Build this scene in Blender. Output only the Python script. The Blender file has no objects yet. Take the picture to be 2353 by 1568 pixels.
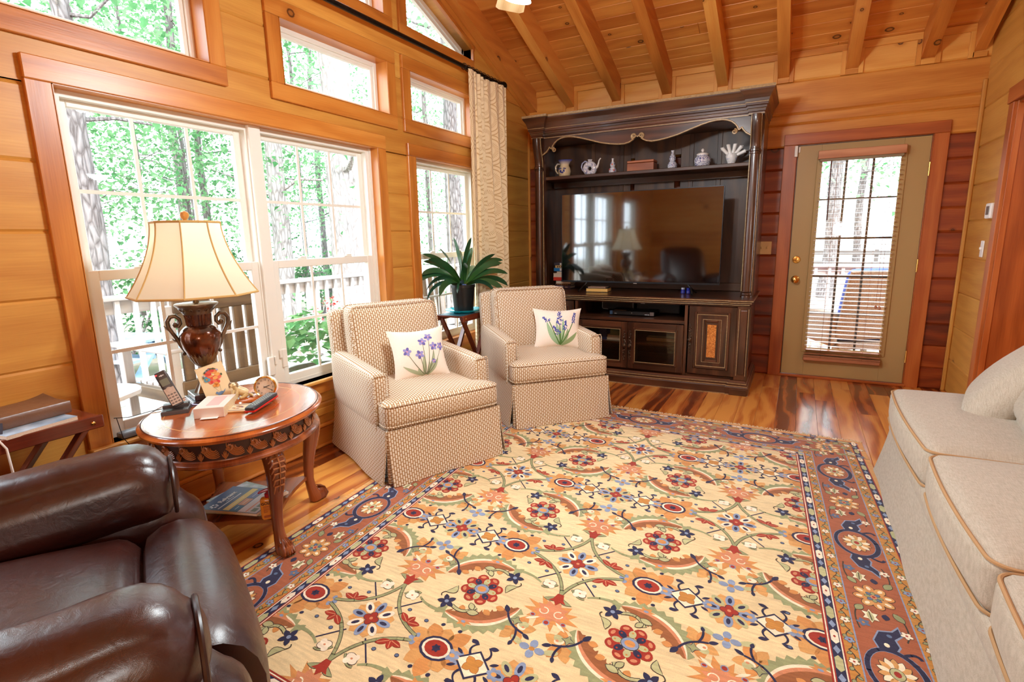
import bpy, bmesh, math, random
from mathutils import Vector, Matrix, noise
random.seed(7)
SC = bpy.context.scene
COL = SC.collection
PI = math.pi
R = math.radians

# ------------------------------------------------------------------ colour + node helpers
def lin(c):
    return tuple(((x / 12.92) if x <= 0.04045 else ((x + 0.055) / 1.055) ** 2.4) for x in c)
def rgb(r, g, b):
    return lin((r / 255, g / 255, b / 255)) + (1.0,)

class NT:
    def __init__(s, name):
        s.m = bpy.data.materials.new(name); s.m.use_nodes = True
        s.t = s.m.node_tree; s.t.nodes.clear()
        s.out = s.t.nodes.new('ShaderNodeOutputMaterial')
    def n(s, typ, props=None, **ins):
        nd = s.t.nodes.new('ShaderNode' + typ)
        for k, v in (props or {}).items(): setattr(nd, k, v)
        for k, v in ins.items():
            if k.startswith('i') and k[1:].isdigit(): key = int(k[1:])
            else:
                key = k.replace('_', ' ')
            s.set(nd.inputs[key], v)
        return nd
    def set(s, sock, v):
        if isinstance(v, bpy.types.NodeSocket): s.t.links.new(v, sock)
        elif isinstance(v, bpy.types.Node): s.t.links.new(v.outputs[0], sock)
        else: sock.default_value = v
    def math(s, op, a, b=0.0, c=0.0):
        return s.n('Math', {'operation': op}, i0=a, i1=b, i2=c).outputs[0]
    def ramp(s, fac, stops, interp='LINEAR'):
        nd = s.n('ValToRGB', None, Fac=fac)
        cr = nd.color_ramp; cr.interpolation = interp
        while len(cr.elements) > 1: cr.elements.remove(cr.elements[-1])
        cr.elements[0].position = stops[0][0]; cr.elements[0].color = stops[0][1]
        for p, c in stops[1:]:
            e = cr.elements.new(p); e.color = c
        return nd.outputs[0]
    def mix(s, fac, a, b, mode='MIX'):
        nd = s.n('Mix', {'data_type': 'RGBA', 'blend_type': mode})
        s.set(nd.inputs[0], fac); s.set(nd.inputs[6], a); s.set(nd.inputs[7], b)
        return nd.outputs[2]
    def bsdf(s, **ins):
        b = s.n('BsdfPrincipled', None)
        for k, v in ins.items(): s.set(b.inputs[k.replace('_', ' ')], v)
        s.t.links.new(b.outputs[0], s.out.inputs[0])
        return b
    def bump(s, h, strength=0.3, dist=0.01):
        return s.n('Bump', None, Strength=strength, Distance=dist, Height=h).outputs[0]

def plain(name, col, rough=0.5, metal=0.0, spec=0.5, coat=0.0, **kw):
    t = NT(name)
    t.bsdf(Base_Color=col, Roughness=rough, Metallic=metal, Coat_Weight=coat, **{'Specular_IOR_Level': spec}, **kw)
    return t.m

def noisy(name, col, col2, scale=30, rough=0.5, metal=0.0, bump=0.0, bscale=200, coat=0.0, spec=0.5, detail=3):
    t = NT(name)
    co = t.n('TexCoord').outputs['Object']
    nz = t.n('TexNoise', None, Vector=co, Scale=scale, Detail=detail).outputs[0]
    c = t.ramp(nz, [(0.3, col), (0.7, col2)])
    kw = {}
    if bump:
        nb = t.n('TexNoise', None, Vector=co, Scale=bscale, Detail=2).outputs[0]
        kw['Normal'] = t.bump(nb, bump, 0.004)
    t.bsdf(Base_Color=c, Roughness=rough, Metallic=metal, Coat_Weight=coat, Specular_IOR_Level=spec, **kw)
    return t.m

def wood(name, light, mid, dark, knot=None, kdens=0.35, kscale=3.0, rough=0.35, coat=0.0, vary=0.35, grain=1.0, fine=0.35, ringw=0.35, huev=0.0, spec=0.5, knotr=0.024):
    """wood driven by the UV map: u runs along the grain in metres, v across it"""
    t = NT(name)
    uv = t.n('UVMap').outputs[0]
    sx = t.n('SeparateXYZ', None, Vector=uv)
    u, v = sx.outputs[0], sx.outputs[1]
    rnd = t.n('Attribute', {'attribute_name': 'rnd'}).outputs['Fac']
    def vec(a, b): return t.n('CombineXYZ', None, X=a, Y=b, Z=t.math('MULTIPLY', rnd, 37.0)).outputs[0]
    warp = t.n('TexNoise', None, Vector=vec(t.math('MULTIPLY', u, 1.3), t.math('MULTIPLY', v, 5.0)), Scale=1.0, Detail=2.0).outputs[0]
    ph = t.math('ADD', t.math('MULTIPLY', v, 55.0 * grain), t.math('MULTIPLY', warp, 16.0))
    ring = t.math('MULTIPLY_ADD', t.math('SINE', ph), 0.5, 0.5)
    fn = t.n('TexNoise', None, Vector=vec(t.math('MULTIPLY', u, 6.0), t.math('MULTIPLY', v, 160.0)), Scale=1.0, Detail=3.0).outputs[0]
    bl = t.n('TexNoise', None, Vector=vec(t.math('MULTIPLY', u, 0.8), t.math('MULTIPLY', v, 3.0)), Scale=1.0, Detail=2.0).outputs[0]
    f = t.math('ADD', t.math('MULTIPLY', ring, ringw), t.math('MULTIPLY', fn, fine))
    f = t.math('ADD', f, t.math('MULTIPLY', bl, 0.45))
    f = t.math('ADD', f, t.math('MULTIPLY', t.math('SUBTRACT', rnd, 0.5), vary))
    c = t.ramp(f, [(0.18, dark), (0.5, mid), (0.85, light)])
    if huev:
        hs = t.n('HueSaturation', None, Hue=t.math('MULTIPLY_ADD', rnd, huev, 0.5 - huev / 2), Saturation=1.0, Value=1.0, Color=c)
        c = hs.outputs[0]
    if knot:
        vo = t.n('TexVoronoi', {'voronoi_dimensions': '2D'}, Vector=vec(t.math('MULTIPLY', u, 0.8), v), Scale=kscale, Randomness=1.0)
        sc = t.n('SeparateColor', None, Color=vo.outputs['Color'])
        on = t.math('LESS_THAN', sc.outputs[0], kdens)
        rad = t.math('MULTIPLY', t.math('MULTIPLY_ADD', sc.outputs[1], knotr, knotr * 0.35), kscale)
        dist = t.math('ADD', vo.outputs['Distance'], t.math('MULTIPLY', t.math('SUBTRACT', fn, 0.5), 0.02))
        q = t.math('DIVIDE', dist, rad)
        core = t.n('MapRange', {'interpolation_type': 'SMOOTHSTEP'}, Value=q, i1=0.75, i2=1.05, i3=1.0, i4=0.0).outputs[0]
        halo = t.n('MapRange', {'interpolation_type': 'SMOOTHSTEP'}, Value=q, i1=0.9, i2=2.6, i3=0.5, i4=0.0).outputs[0]
        inner = t.n('MapRange', {'interpolation_type': 'SMOOTHSTEP'}, Value=q, i1=0.35, i2=0.75, i3=0.55, i4=0.0).outputs[0]
        k2 = t.mix(inner, knot, mid)
        c = t.mix(t.math('MULTIPLY', halo, on), c, dark)
        c = t.mix(t.math('MULTIPLY', core, on), c, k2)
    nb = t.bump(fn, 0.08, 0.003)
    t.bsdf(Base_Color=c, Roughness=rough, Coat_Weight=coat, Coat_Roughness=0.12, Normal=nb, Specular_IOR_Level=spec)
    return t.m

def glassmat(name, tint=(1, 1, 1, 1), refl=1.0):
    t = NT(name)
    tr = t.n('BsdfTransparent', None, Color=tint)
    gl = t.n('BsdfGlossy', None, Color=(1, 1, 1, 1), Roughness=0.02)
    fc = t.n('LayerWeight', None, Blend=0.5).outputs['Facing']
    fr = t.math('MULTIPLY_ADD', t.math('POWER', fc, 5.0), 0.96 * refl * 0.6, 0.022 * refl)
    mx = t.n('MixShader', None, i0=fr, i1=tr.outputs[0], i2=gl.outputs[0])
    t.t.links.new(mx.outputs[0], t.out.inputs[0])
    return t.m

def emit(name, col, strength):
    t = NT(name)
    e = t.n('Emission', None, Color=col, Strength=strength)
    t.t.links.new(e.outputs[0], t.out.inputs[0])
    return t.m

def vcol(name, rough=0.8, bump=0.0, bscale=300, sheen=0.0, spec=0.3, coat=0.0, vary=0.0):
    t = NT(name)
    c = t.n('Attribute', {'attribute_name': 'col'}).outputs['Color']
    kw = {}
    co = t.n('TexCoord').outputs['Object']
    if vary:
        nz = t.n('TexNoise', None, Vector=co, Scale=14.0, Detail=5.0).outputs[0]
        mp = t.n('MapRange', None, Value=nz, i1=0.3, i2=0.7, i3=1.0 - vary, i4=1.0 + vary).outputs[0]
        hs = t.n('HueSaturation', None, Value=mp, Color=c); c = hs.outputs[0]
    if bump:
        nb = t.n('TexNoise', None, Vector=co, Scale=bscale, Detail=2.0).outputs[0]
        kw['Normal'] = t.bump(nb, bump, 0.003)
    t.bsdf(Base_Color=c, Roughness=rough, Sheen_Weight=sheen, Specular_IOR_Level=spec, Coat_Weight=coat, **kw)
    return t.m

# ------------------------------------------------------------------ mesh builder
def T(x=0, y=0, z=0, rx=0, ry=0, rz=0, s=1.0):
    m = Matrix.Translation((x, y, z)) @ Matrix.Rotation(rz, 4, 'Z') @ Matrix.Rotation(ry, 4, 'Y') @ Matrix.Rotation(rx, 4, 'X')
    if s != 1.0: m = m @ Matrix.Scale(s, 4)
    return m
def frame(o, ex, ey):
    ex = Vector(ex).normalized(); ey = Vector(ey); ez = ex.cross(ey).normalized(); ey = ez.cross(ex)
    m = Matrix((ex, ey, ez)).transposed().to_4x4(); m.translation = Vector(o); return m
I4 = Matrix.Identity(4)

class MB:
    def __init__(s):
        s.bm = bmesh.new()
        s.uv = s.bm.loops.layers.uv.new('UVMap')
        s.cl = s.bm.loops.layers.float_color.new('col')
        s.rl = s.bm.loops.layers.float_color.new('rnd')
        s.color = (1, 1, 1, 1); s.mi = 0; s.M = I4; s.smooth = False
    def face(s, pts, uvs=None, rnd=0.5, smooth=None, raw=False):
        vs = pts if raw else [s.bm.verts.new(s.M @ Vector(p)) for p in pts]
        try: f = s.bm.faces.new(vs)
        except ValueError: return None
        f.material_index = s.mi; f.smooth = s.smooth if smooth is None else smooth
        for i, l in enumerate(f.loops):
            l[s.cl] = s.color; l[s.rl] = (rnd, rnd, rnd, 1)
            if uvs: l[s.uv].uv = uvs[i]
        return f
    def grid(s, rows, closed_u=False, closed_v=False, rnd=None, uvs=None, smooth=True, flip=False):
        """rows: list of point lists -> surface"""
        rnd = random.random() if rnd is None else rnd
        vs = [[s.bm.verts.new(s.M @ Vector(p)) for p in r] for r in rows]
        n, m = len(rows), len(rows[0])
        if uvs is None:
            uo, vo = random.random() * 9, random.random() * 9
            ul = [0.0]
            for i in range(1, n): ul.append(ul[-1] + (Vector(rows[i][0]) - Vector(rows[i - 1][0])).length)
            vl = [0.0]; k = n // 2
            for j in range(1, m + 1): vl.append(vl[-1] + (Vector(rows[k][j % m]) - Vector(rows[k][j - 1])).length)
            if closed_u: ul.append(ul[-1] + (Vector(rows[0][0]) - Vector(rows[-1][0])).length)
            uf = lambda i, j: (uo + ul[i], vo + vl[j])
        else: uf = uvs
        for i in range(n if closed_u else n - 1):
            for j in range(m if closed_v else m - 1):
                i2, j2 = (i + 1) % n, (j + 1) % m
                q = [vs[i][j], vs[i][j2], vs[i2][j2], vs[i2][j]]
                u = [uf(i, j), uf(i, j + 1), uf(i + 1, j + 1), uf(i + 1, j)]
                if flip: q.reverse(); u.reverse()
                if len(set(q)) < 3: continue
                s.face(q, u, rnd, smooth, raw=True)
        return vs
    def cap(s, ring, rnd=None, flip=False, smooth=False):
        q = list(ring)
        if flip: q.reverse()
        c = q[0].co
        f = s.face(q, [(v.co.x, v.co.y) for v in q], 0.5 if rnd is None else rnd, smooth, raw=True)
        return f
    def box(s, c, d, M=None, bev=0.0, grain=None, rnd=None, seg=1):
        """centre, full size; wood UVs along the longest (or given) axis"""
        rnd = random.random() if rnd is None else rnd
        M = I4 if M is None else M
        hx, hy, hz = d[0] / 2, d[1] / 2, d[2] / 2
        g = grain if grain is not None else max(range(3), key=lambda i: d[i])
        t = bmesh.new(); bmesh.ops.create_cube(t, size=1.0)
        for v in t.verts: v.co = Vector((v.co.x * d[0], v.co.y * d[1], v.co.z * d[2]))
        if bev > 0:
            bmesh.ops.bevel(t, geom=list(t.edges), offset=min(bev, hx * .9, hy * .9, hz * .9), segments=seg, affect='EDGES', profile=0.5)
        o = (random.random() * 20, random.random() * 20)
        t.normal_update()
        mp = {v: s.bm.verts.new(s.M @ M @ (v.co + Vector(c))) for v in t.verts}
        for f in t.faces:
            n = [abs(k) for k in f.normal]; ax = n.index(max(n))
            rest = [i for i in range(3) if i != ax]
            ua = g if g in rest else rest[0]; va = [i for i in rest if i != ua][0]
            k = 1.0 if g in rest else 0.3
            s.face([mp[v] for v in f.verts], [(o[0] + v.co[ua] * k, o[1] + v.co[va] + (0.37 * ax)) for v in f.verts], rnd, raw=True)
        t.free()
    def b2(s, lo, hi, **k):
        lo, hi = Vector(lo), Vector(hi)
        s.box((lo + hi) / 2, hi - lo, **k)
    def bar(s, a, b, w, h, up=(0, 0, 1), bev=0.0, rnd=None, seg=1):
        """rectangular bar from a to b; w across, h along up"""
        a, b = Vector(a), Vector(b); d = b - a
        ex = d.normalized(); ey = Vector(up).cross(ex)
        if ey.length < 1e-5: ey = Vector((1, 0, 0)).cross(ex)
        ey.normalize(); ez = ex.cross(ey)
        m = Matrix((ex, ey, ez)).transposed().to_4x4(); m.translation = (a + b) / 2
        s.box((0, 0, 0), (d.length, w, h), M=m, bev=bev, grain=0, rnd=rnd, seg=seg)
    def tube(s, pts, rad, seg=8, closed=False, caps=True, prof=None, rnd=None, up=None, smooth=True):
        pts = [Vector(p) for p in pts]; n = len(pts)
        rr = rad if isinstance(rad, (list, tuple)) else [rad] * n
        tang = []
        for i in range(n):
            a = pts[(i - 1) % n] if (closed or i > 0) else pts[i]
            b = pts[(i + 1) % n] if (closed or i < n - 1) else pts[i]
            d = (b - a); tang.append(d.normalized() if d.length > 1e-9 else Vector((0, 0, 1)))
        nrm = Vector(up) if up is not None else (Vector((0, 0, 1)) if abs(tang[0].z) < 0.9 else Vector((1, 0, 0)))
        rows = []
        for i in range(n):
            nrm = nrm - tang[i] * nrm.dot(tang[i])
            if nrm.length < 1e-6: nrm = tang[i].orthogonal()
            nrm.normalize(); bi = tang[i].cross(nrm)
            if prof: rows.append([pts[i] + (nrm * q[1] + bi * q[0]) * rr[i] for q in prof])
            else: rows.append([pts[i] + (nrm * math.cos(2 * PI * j / seg) + bi * math.sin(2 * PI * j / seg)) * rr[i] for j in range(seg)])
        vs = s.grid(rows, closed_u=closed, closed_v=True, rnd=rnd, smooth=smooth, flip=True)
        if caps and not closed:
            s.cap(vs[0], flip=False); s.cap(vs[-1], flip=True)
    def lathe(s, prof, seg=32, M=None, mod=None, caps=True, rnd=None, smooth=True):
        """prof [(r,z)] bottom to top"""
        M = I4 if M is None else M
        rows = []
        for r, z in prof:
            row = []
            for j in range(seg):
                a = 2 * PI * j / seg; k = mod(a, r, z) if mod else 1.0
                row.append(M @ Vector((r * k * math.cos(a), r * k * math.sin(a), z)))
            rows.append(row)
        vs = s.grid(rows, closed_v=True, rnd=rnd, smooth=smooth)
        if caps:
            if prof[0][0] > 1e-4: s.cap(vs[0], flip=True)
            if prof[-1][0] > 1e-4: s.cap(vs[-1])
    def prism(s, poly, z0, z1, M=None, rnd=None, bev=0.0, gx=True):
        """poly CCW in local xy, extruded z0..z1"""
        M = I4 if M is None else M; rnd = random.random() if rnd is None else rnd
        o = (random.random() * 20, random.random() * 20)
        t = bmesh.new()
        b = [t.verts.new((p[0], p[1], z0)) for p in poly]; u = [t.verts.new((p[0], p[1], z1)) for p in poly]
        t.faces.new(list(reversed(b))); top = t.faces.new(u)
        n = len(poly)
        for i in range(n): t.faces.new([b[i], b[(i + 1) % n], u[(i + 1) % n], u[i]])
        if bev: bmesh.ops.bevel(t, geom=list(top.edges), offset=bev, segments=2, affect='EDGES', profile=0.5)
        t.normal_update()
        mp = {v: s.bm.verts.new(s.M @ M @ v.co) for v in t.verts}
        for f in t.faces:
            if abs(f.normal.z) > 0.5: uv = [((o[0] + v.co.x, o[1] + v.co.y) if gx else (o[0] + v.co.y, o[1] + v.co.x)) for v in f.verts]
            elif abs(f.normal.x) > abs(f.normal.y): uv = [((o[0] + v.co.y, o[1] + v.co.z)) for v in f.verts]
            else: uv = [((o[0] + v.co.x, o[1] + v.co.z)) for v in f.verts]
            s.face([mp[v] for v in f.verts], uv, rnd, raw=True)
        t.free()
    def flat(s, poly, z, M=None):
        M = I4 if M is None else M
        s.face([M @ Vector((p[0], p[1], z)) for p in poly])
    def sweep(s, path, prof, closed=False, M=None, rnd=None, caps=True, smooth=False):
        """profile (out, z) swept along a planar xy path with mitred corners; 'out' is to the right of travel"""
        M = I4 if M is None else M
        P = [Vector((p[0], p[1])) for p in path]; n = len(P); rows = []
        for i in range(n):
            a = P[(i - 1) % n] if (closed or i > 0) else None
            b = P[(i + 1) % n] if (closed or i < n - 1) else None
            d1 = (P[i] - a).normalized() if a is not None else (b - P[i]).normalized()
            d2 = (b - P[i]).normalized() if b is not None else d1
            n1 = Vector((d1.y, -d1.x)); n2 = Vector((d2.y, -d2.x))
            m = (n1 + n2)
            if m.length < 1e-4: m = n1.copy()
            m.normalize(); k = 1.0 / max(0.35, m.dot(n1))
            rows.append([M @ Vector((P[i].x + m.x * k * q[0], P[i].y + m.y * k * q[0], q[1] + (path[i][2] if len(path[i]) > 2 else 0))) for q in prof])
        rnd = random.random() if rnd is None else rnd
        rows2 = rows
        vs = s.grid(rows2, closed_u=closed, closed_v=True, rnd=rnd, smooth=smooth)
        if caps and not closed: s.cap(vs[0], flip=True); s.cap(vs[-1])
    def rbox(s, d, r=0.04, bulge=(0, 0, 0), n=10, M=None, uvk=1.0, fn=None, rnd=None):
        """soft cushion: rounded box of full size d with crowned faces; fn(p)->p warps it"""
        M = I4 if M is None else M; rnd = random.random() if rnd is None else rnd
        h = Vector(d) / 2; r = min(r, *h)
        t = bmesh.new(); bmesh.ops.create_cube(t, size=2.0)
        bmesh.ops.subdivide_edges(t, edges=list(t.edges), cuts=n - 1, use_grid_fill=True)
        t.normal_update()
        info = {}
        def warp(x, hh):          # denser samples near the edges
            return math.copysign(abs(x) ** 0.72, x) if True else x
        for f in t.faces: info[f] = f.normal.copy()
        pos = {}
        for v in t.verts:
            c = Vector((warp(v.co.x, h.x), warp(v.co.y, h.y), warp(v.co.z, h.z)))
            p = Vector((c.x * h.x, c.y * h.y, c.z * h.z))
            q = Vector([max(-(h[i] - r), min(h[i] - r, p[i])) for i in range(3)])
            dd = p - q
            if dd.length > 1e-9: p = q + dd.normalized() * r if dd.length > r * 0.5 or True else p
            w = [1 - c[i] * c[i] for i in range(3)]
            p.x += math.copysign(bulge[0], c.x) * max(0, w[1] * w[2]) * abs(c.x) ** 3
            p.y += math.copysign(bulge[1], c.y) * max(0, w[0] * w[2]) * abs(c.y) ** 3
            p.z += math.copysign(bulge[2], c.z) * max(0, w[0] * w[1]) ** 0.7 * abs(c.z) ** 3
            if fn: p = fn(p, c)
            pos[v] = p
        mp = {v: s.bm.verts.new(s.M @ M @ pos[v]) for v in t.verts}
        for f in t.faces:
            nn = info[f]; ax = max(range(3), key=lambda i: abs(nn[i]))
            if ax == 2: uv = [(pos[v].x * uvk, pos[v].y * uvk) for v in f.verts]
            elif ax == 0: uv = [(pos[v].y * uvk, pos[v].z * uvk) for v in f.verts]
            else: uv = [(pos[v].x * uvk, pos[v].z * uvk) for v in f.verts]
            s.face([mp[v] for v in f.verts], uv, rnd, True, raw=True)
        t.free()
    def build(s, name, mats, parent=None, auto=38, weld=False):
        if weld: bmesh.ops.remove_doubles(s.bm, verts=list(s.bm.verts), dist=1e-5)
        if auto:
            ca = math.cos(R(auto))
            s.bm.normal_update()
            for e in s.bm.edges:
                if len(e.link_faces) == 2:
                    if e.link_faces[0].normal.dot(e.link_faces[1].normal) < ca: e.smooth = False
        me = bpy.data.meshes.new(name); s.bm.to_mesh(me); s.bm.free()
        for m in (mats if isinstance(mats, (list, tuple)) else [mats]): me.materials.append(m)
        o = bpy.data.objects.new(name, me); COL.objects.link(o)
        if parent is not None: o.parent = parent
        return o

def thing(name, label, cat, loc=(0, 0, 0), rz=0.0, group=None):
    o = bpy.data.objects.new(name, None); COL.objects.link(o)
    o.empty_display_size = 0.05
    o.location = loc; o.rotation_euler = (0, 0, rz)
    o['label'] = label; o['category'] = cat
    if group: o['group'] = group
    return o
def tag(o, label, cat, group=None, kind=None):
    o['label'] = label; o['category'] = cat
    if group: o['group'] = group
    if kind: o['kind'] = kind
    return o
def struct(o, label=None, cat=None):
    o['kind'] = 'structure'
    if label: o['label'] = label
    if cat: o['category'] = cat
    return o
def sempty(name, label, cat):
    o = bpy.data.objects.new(name, None); COL.objects.link(o); o.empty_display_size = 0.05
    return struct(o, label, cat)
def copy_tree(o, parent=None):
    c = o.copy(); COL.objects.link(c); c.parent = parent
    for ch in list(o.children): copy_tree(ch, c)
    return c
# ------------------------------------------------------------------ materials of the house
M_PINE = wood('honey_pine', rgb(238, 184, 98), rgb(220, 154, 70), rgb(188, 116, 44), knot=rgb(84, 44, 20), kdens=0.2, kscale=2.6, rough=0.38, vary=0.32, ringw=0.16, fine=0.3)
M_PINE_CLEAR = wood('pale_pine', rgb(230, 182, 96), rgb(212, 156, 72), rgb(184, 120, 48), knot=rgb(90, 50, 24), kdens=0.1, kscale=2.2, rough=0.42, vary=0.22, ringw=0.12, fine=0.25)
M_LOG = wood('log_pine', rgb(176, 92, 40), rgb(138, 58, 22), rgb(88, 32, 11), knot=rgb(60, 30, 14), kdens=0.3, kscale=3.0, rough=0.4, vary=0.4, ringw=0.2, fine=0.3)
M_TRIM = wood('trim_pine', rgb(214, 148, 70), rgb(194, 120, 48), rgb(160, 88, 32), knot=rgb(80, 40, 20), kdens=0.12, kscale=2.6, rough=0.34, vary=0.2, ringw=0.2, fine=0.3)
M_DTRIM = wood('door_trim_pine', rgb(200, 118, 58), rgb(174, 90, 38), rgb(138, 64, 24), knot=rgb(66, 32, 16), kdens=0.22, kscale=2.8, rough=0.36, vary=0.2, ringw=0.2, fine=0.3)
M_CEIL = wood('ceiling_pine', rgb(240, 180, 94), rgb(224, 150, 70), rgb(190, 112, 46), knot=rgb(70, 34, 18), kdens=0.34, kscale=3.2, rough=0.36, vary=0.4, ringw=0.14, fine=0.28)
M_FLOOR = wood('heart_pine', rgb(220, 150, 70), rgb(180, 98, 42), rgb(106, 46, 20), knot=rgb(44, 18, 10), kdens=0.18, kscale=2.4, rough=0.2, coat=0.3, vary=0.75, fine=0.3)
M_VINYL = plain('white_vinyl', rgb(226, 222, 212), 0.4)
M_GLASS = glassmat('window_glass')
M_DARKGAP = plain('shadow_gap_filler', rgb(60, 34, 18), 0.9)
M_BRASS = plain('polished_brass', rgb(226, 178, 96), 0.2, 1.0)
M_WHITE = plain('white_plastic', rgb(238, 236, 230), 0.4)
M_IVORY = plain('ivory_plastic', rgb(222, 196, 140), 0.4)
M_BLACK = plain('black_plastic', rgb(18, 17, 18), 0.35)
M_IRON = noisy('oiled_iron', rgb(26, 22, 20), rgb(44, 36, 30), 40, 0.35, 0.7)

XR, YB, YF = 3.80, 5.42, -1.30
YC = (YB + YF) / 2 + 0.01
SL = 0.379
ZE = 2.79                                   # ceiling height at the eaves
def zc(y): return ZE + SL * (YB - y) if y > 2.06 else ZE + SL * (y - YF)
ZR = ZE + SL * (YB - 2.06)

# ------------------------------------------------------------------ board walls
def board_wall(mb, zs, a0, a1, holes, place, d0, d1, topfn=None, groove=0.007, extra=(), lap=0.0, mi2z=99):
    """boards between the heights zs from a0 to a1; holes (z0,z1,f0,f1); place(a,d,z)->xyz; d0 back, d1 face"""
    cuts = sorted(set([round(z, 4) for z in zs] + [round(h[i], 4) for h in holes for i in (0, 1)] + [round(e, 4) for e in extra]))
    zset = set(round(z, 4) for z in zs); mi2 = mi2z
    rn = {}
    for z0, z1 in zip(cuts[:-1], cuts[1:]):
        if z1 - z0 < 1e-4 or z0 < zs[0] - 1e-4 or z1 > zs[-1] + 1e-4: continue
        lims = (a0, a1, a0, a1)
        if topfn:
            l0 = topfn(z0); l1 = topfn(z1)
            if l0 is None: continue
            if l1 is None: l1 = ((l0[0] + l0[1]) / 2,) * 2
            lims = (max(a0, l0[0]), min(a1, l0[1]), max(a0, l1[0]), min(a1, l1[1]))
        segs = [lims]
        for h0, h1, f0, f1 in holes:
            if h0 <= z0 + 1e-4 and h1 >= z1 - 1e-4:
                p0, q0, p1, q1 = f0(z0), f1(z0), f0(z1), f1(z1)
                ns = []
                for (s0, e0, s1, e1) in segs:
                    if q0 <= s0 or p0 >= e0: ns.append((s0, e0, s1, e1)); continue
                    if p0 > s0: ns.append((s0, p0, s1, p1))
                    if q0 < e0: ns.append((q0, e0, q1, e1))
                segs = ns
        bi = max(i for i, z in enumerate(zs) if z <= z0 + 1e-3)
        mb.mi = 1 if z0 > mi2 else 0
        for k, (s0, e0, s1, e1) in enumerate(segs):
            key = (bi,)
            if key not in rn: rn[key] = (random.random(), random.random() * 20, random.random() * 20)
            rnd, uo, vo = rn[key]
            g0 = groove if round(z0, 4) in zset else 0.0
            g1 = groove if round(z1, 4) in zset else 0.0
            dd = d1 - (lap if bi % 2 else 0)
            prof = [(d0, z0), (dd - g0, z0)] + ([(dd, z0 + g0 * 1.3)] if g0 else []) + ([(dd, z1 - g1 * 1.3)] if g1 else []) + [(dd - g1, z1), (d0, z1)]
            A = []; B = []
            for d, z in prof:
                t = (z - z0) / (z1 - z0)
                A.append(mb.bm.verts.new(Vector(place(s0 + (s1 - s0) * t, d, z)))); B.append(mb.bm.verts.new(Vector(place(e0 + (e1 - e0) * t, d, z))))
            n = len(prof)
            for i in range(n):
                j = (i + 1) % n
                uv = [(uo + s0, vo + prof[i][1] + prof[i][0]), (uo + e0, vo + prof[i][1] + prof[i][0]), (uo + e0, vo + prof[j][1] + prof[j][0]), (uo + s0, vo + prof[j][1] + prof[j][0])]
                mb.face([A[i], B[i], B[j], A[j]], uv, rnd, False, raw=True)
            mb.face(list(reversed(A)), [(uo + p[0], vo + p[1]) for p in reversed(prof)], rnd, False, raw=True)
            mb.face(B, [(uo + p[0], vo + p[1]) for p in prof], rnd, False, raw=True)

kf = lambda v: (lambda z: v)
TRI = lambda z: 4.30 - (z - 2.92) / SL if z > 2.92 else 4.30      # slanted side of the gable light
hole_list = [(0.44, 1.937, kf(1.14), kf(2.997)), (0.44, 1.925, kf(3.42), kf(4.36)), (0.44, 1.925, kf(-0.24), kf(0.70)),
             (2.18, 2.53, kf(0.93), kf(1.82)), (2.18, 2.53, kf(2.26), kf(3.147)), (2.18, 2.53, kf(3.40), kf(4.29)),
             (2.83, 3.70, kf(2.26), kf(3.147)), (2.83, 3.70, kf(0.93), kf(1.82)), (2.83, 3.262, kf(3.40), TRI)]
def gab(z):
    if z <= ZE: return (YF, YB)
    y1 = YB - (z - ZE) / SL + 0.02; y0 = YF + (z - ZE) / SL - 0.02
    return (y0, y1) if y1 > y0 else None
mb = MB()
zs = [0.0, 0.28, 0.56, 0.827, 1.10, 1.367, 1.637, 1.92, 2.19, 2.46, 2.73, 3.0, 3.27, 3.54, 3.81, 4.08]
board_wall(mb, zs, YF - .1, YB, hole_list, lambda a, d, z: (d, a, z), -0.16, 0.0, topfn=gab, extra=[2.92, 3.0, 3.1, 3.2])
W = mb.build('wall_left', M_PINE_CLEAR)
struct(W, 'tall gabled wall of wide honey pine boards holding the big windows', 'wall')

mb = MB()
zs = [0.0] + [round(0.175 + 0.1855 * i, 4) for i in range(15)]
zs = [z for z in zs if z < 2.22] + [2.30, 2.56, 2.95]
board_wall(mb, zs, -0.16, XR + 0.16, [(0.0, 2.045, kf(2.565), kf(3.530))], lambda a, d, z: (a, -d, z), -(YB + 0.16), -YB, groove=0.009, mi2z=2.0)
W = mb.build('wall_back', [M_LOG, M_PINE]); struct(W, 'log-sided end wall behind the media cabinet and the glazed door', 'wall')

mb = MB()
zs = [0.0, 0.265, 0.533, 0.808, 1.085, 1.366, 1.633, 1.911, 2.19, 2.46, 2.73, 3.0, 3.27, 3.54, 3.81, 4.08]
board_wall(mb, zs, YF - .1, YB, [(0.0, 2.09, kf(0.4), kf(4.64))], lambda a, d, z: (-d, a, z), -(XR + 0.24), -XR, topfn=gab)
W = mb.build('wall_right', M_PINE_CLEAR); struct(W, 'pine board wall with the thermostat and a wide doorway', 'wall')

mb = MB()                                   # front wall behind the camera, with two window openings
board_wall(mb, [0, 0.27, 0.54, 0.81, 1.08, 1.35, 1.62, 1.89, 2.16, 2.43, 2.95], -0.16, XR + 0.2, [], lambda a, d, z: (a, d, z), YF - 0.16, YF)
W = mb.build('wall_front', M_PINE); struct(W, 'pine wall behind the photographer', 'wall')

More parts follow.
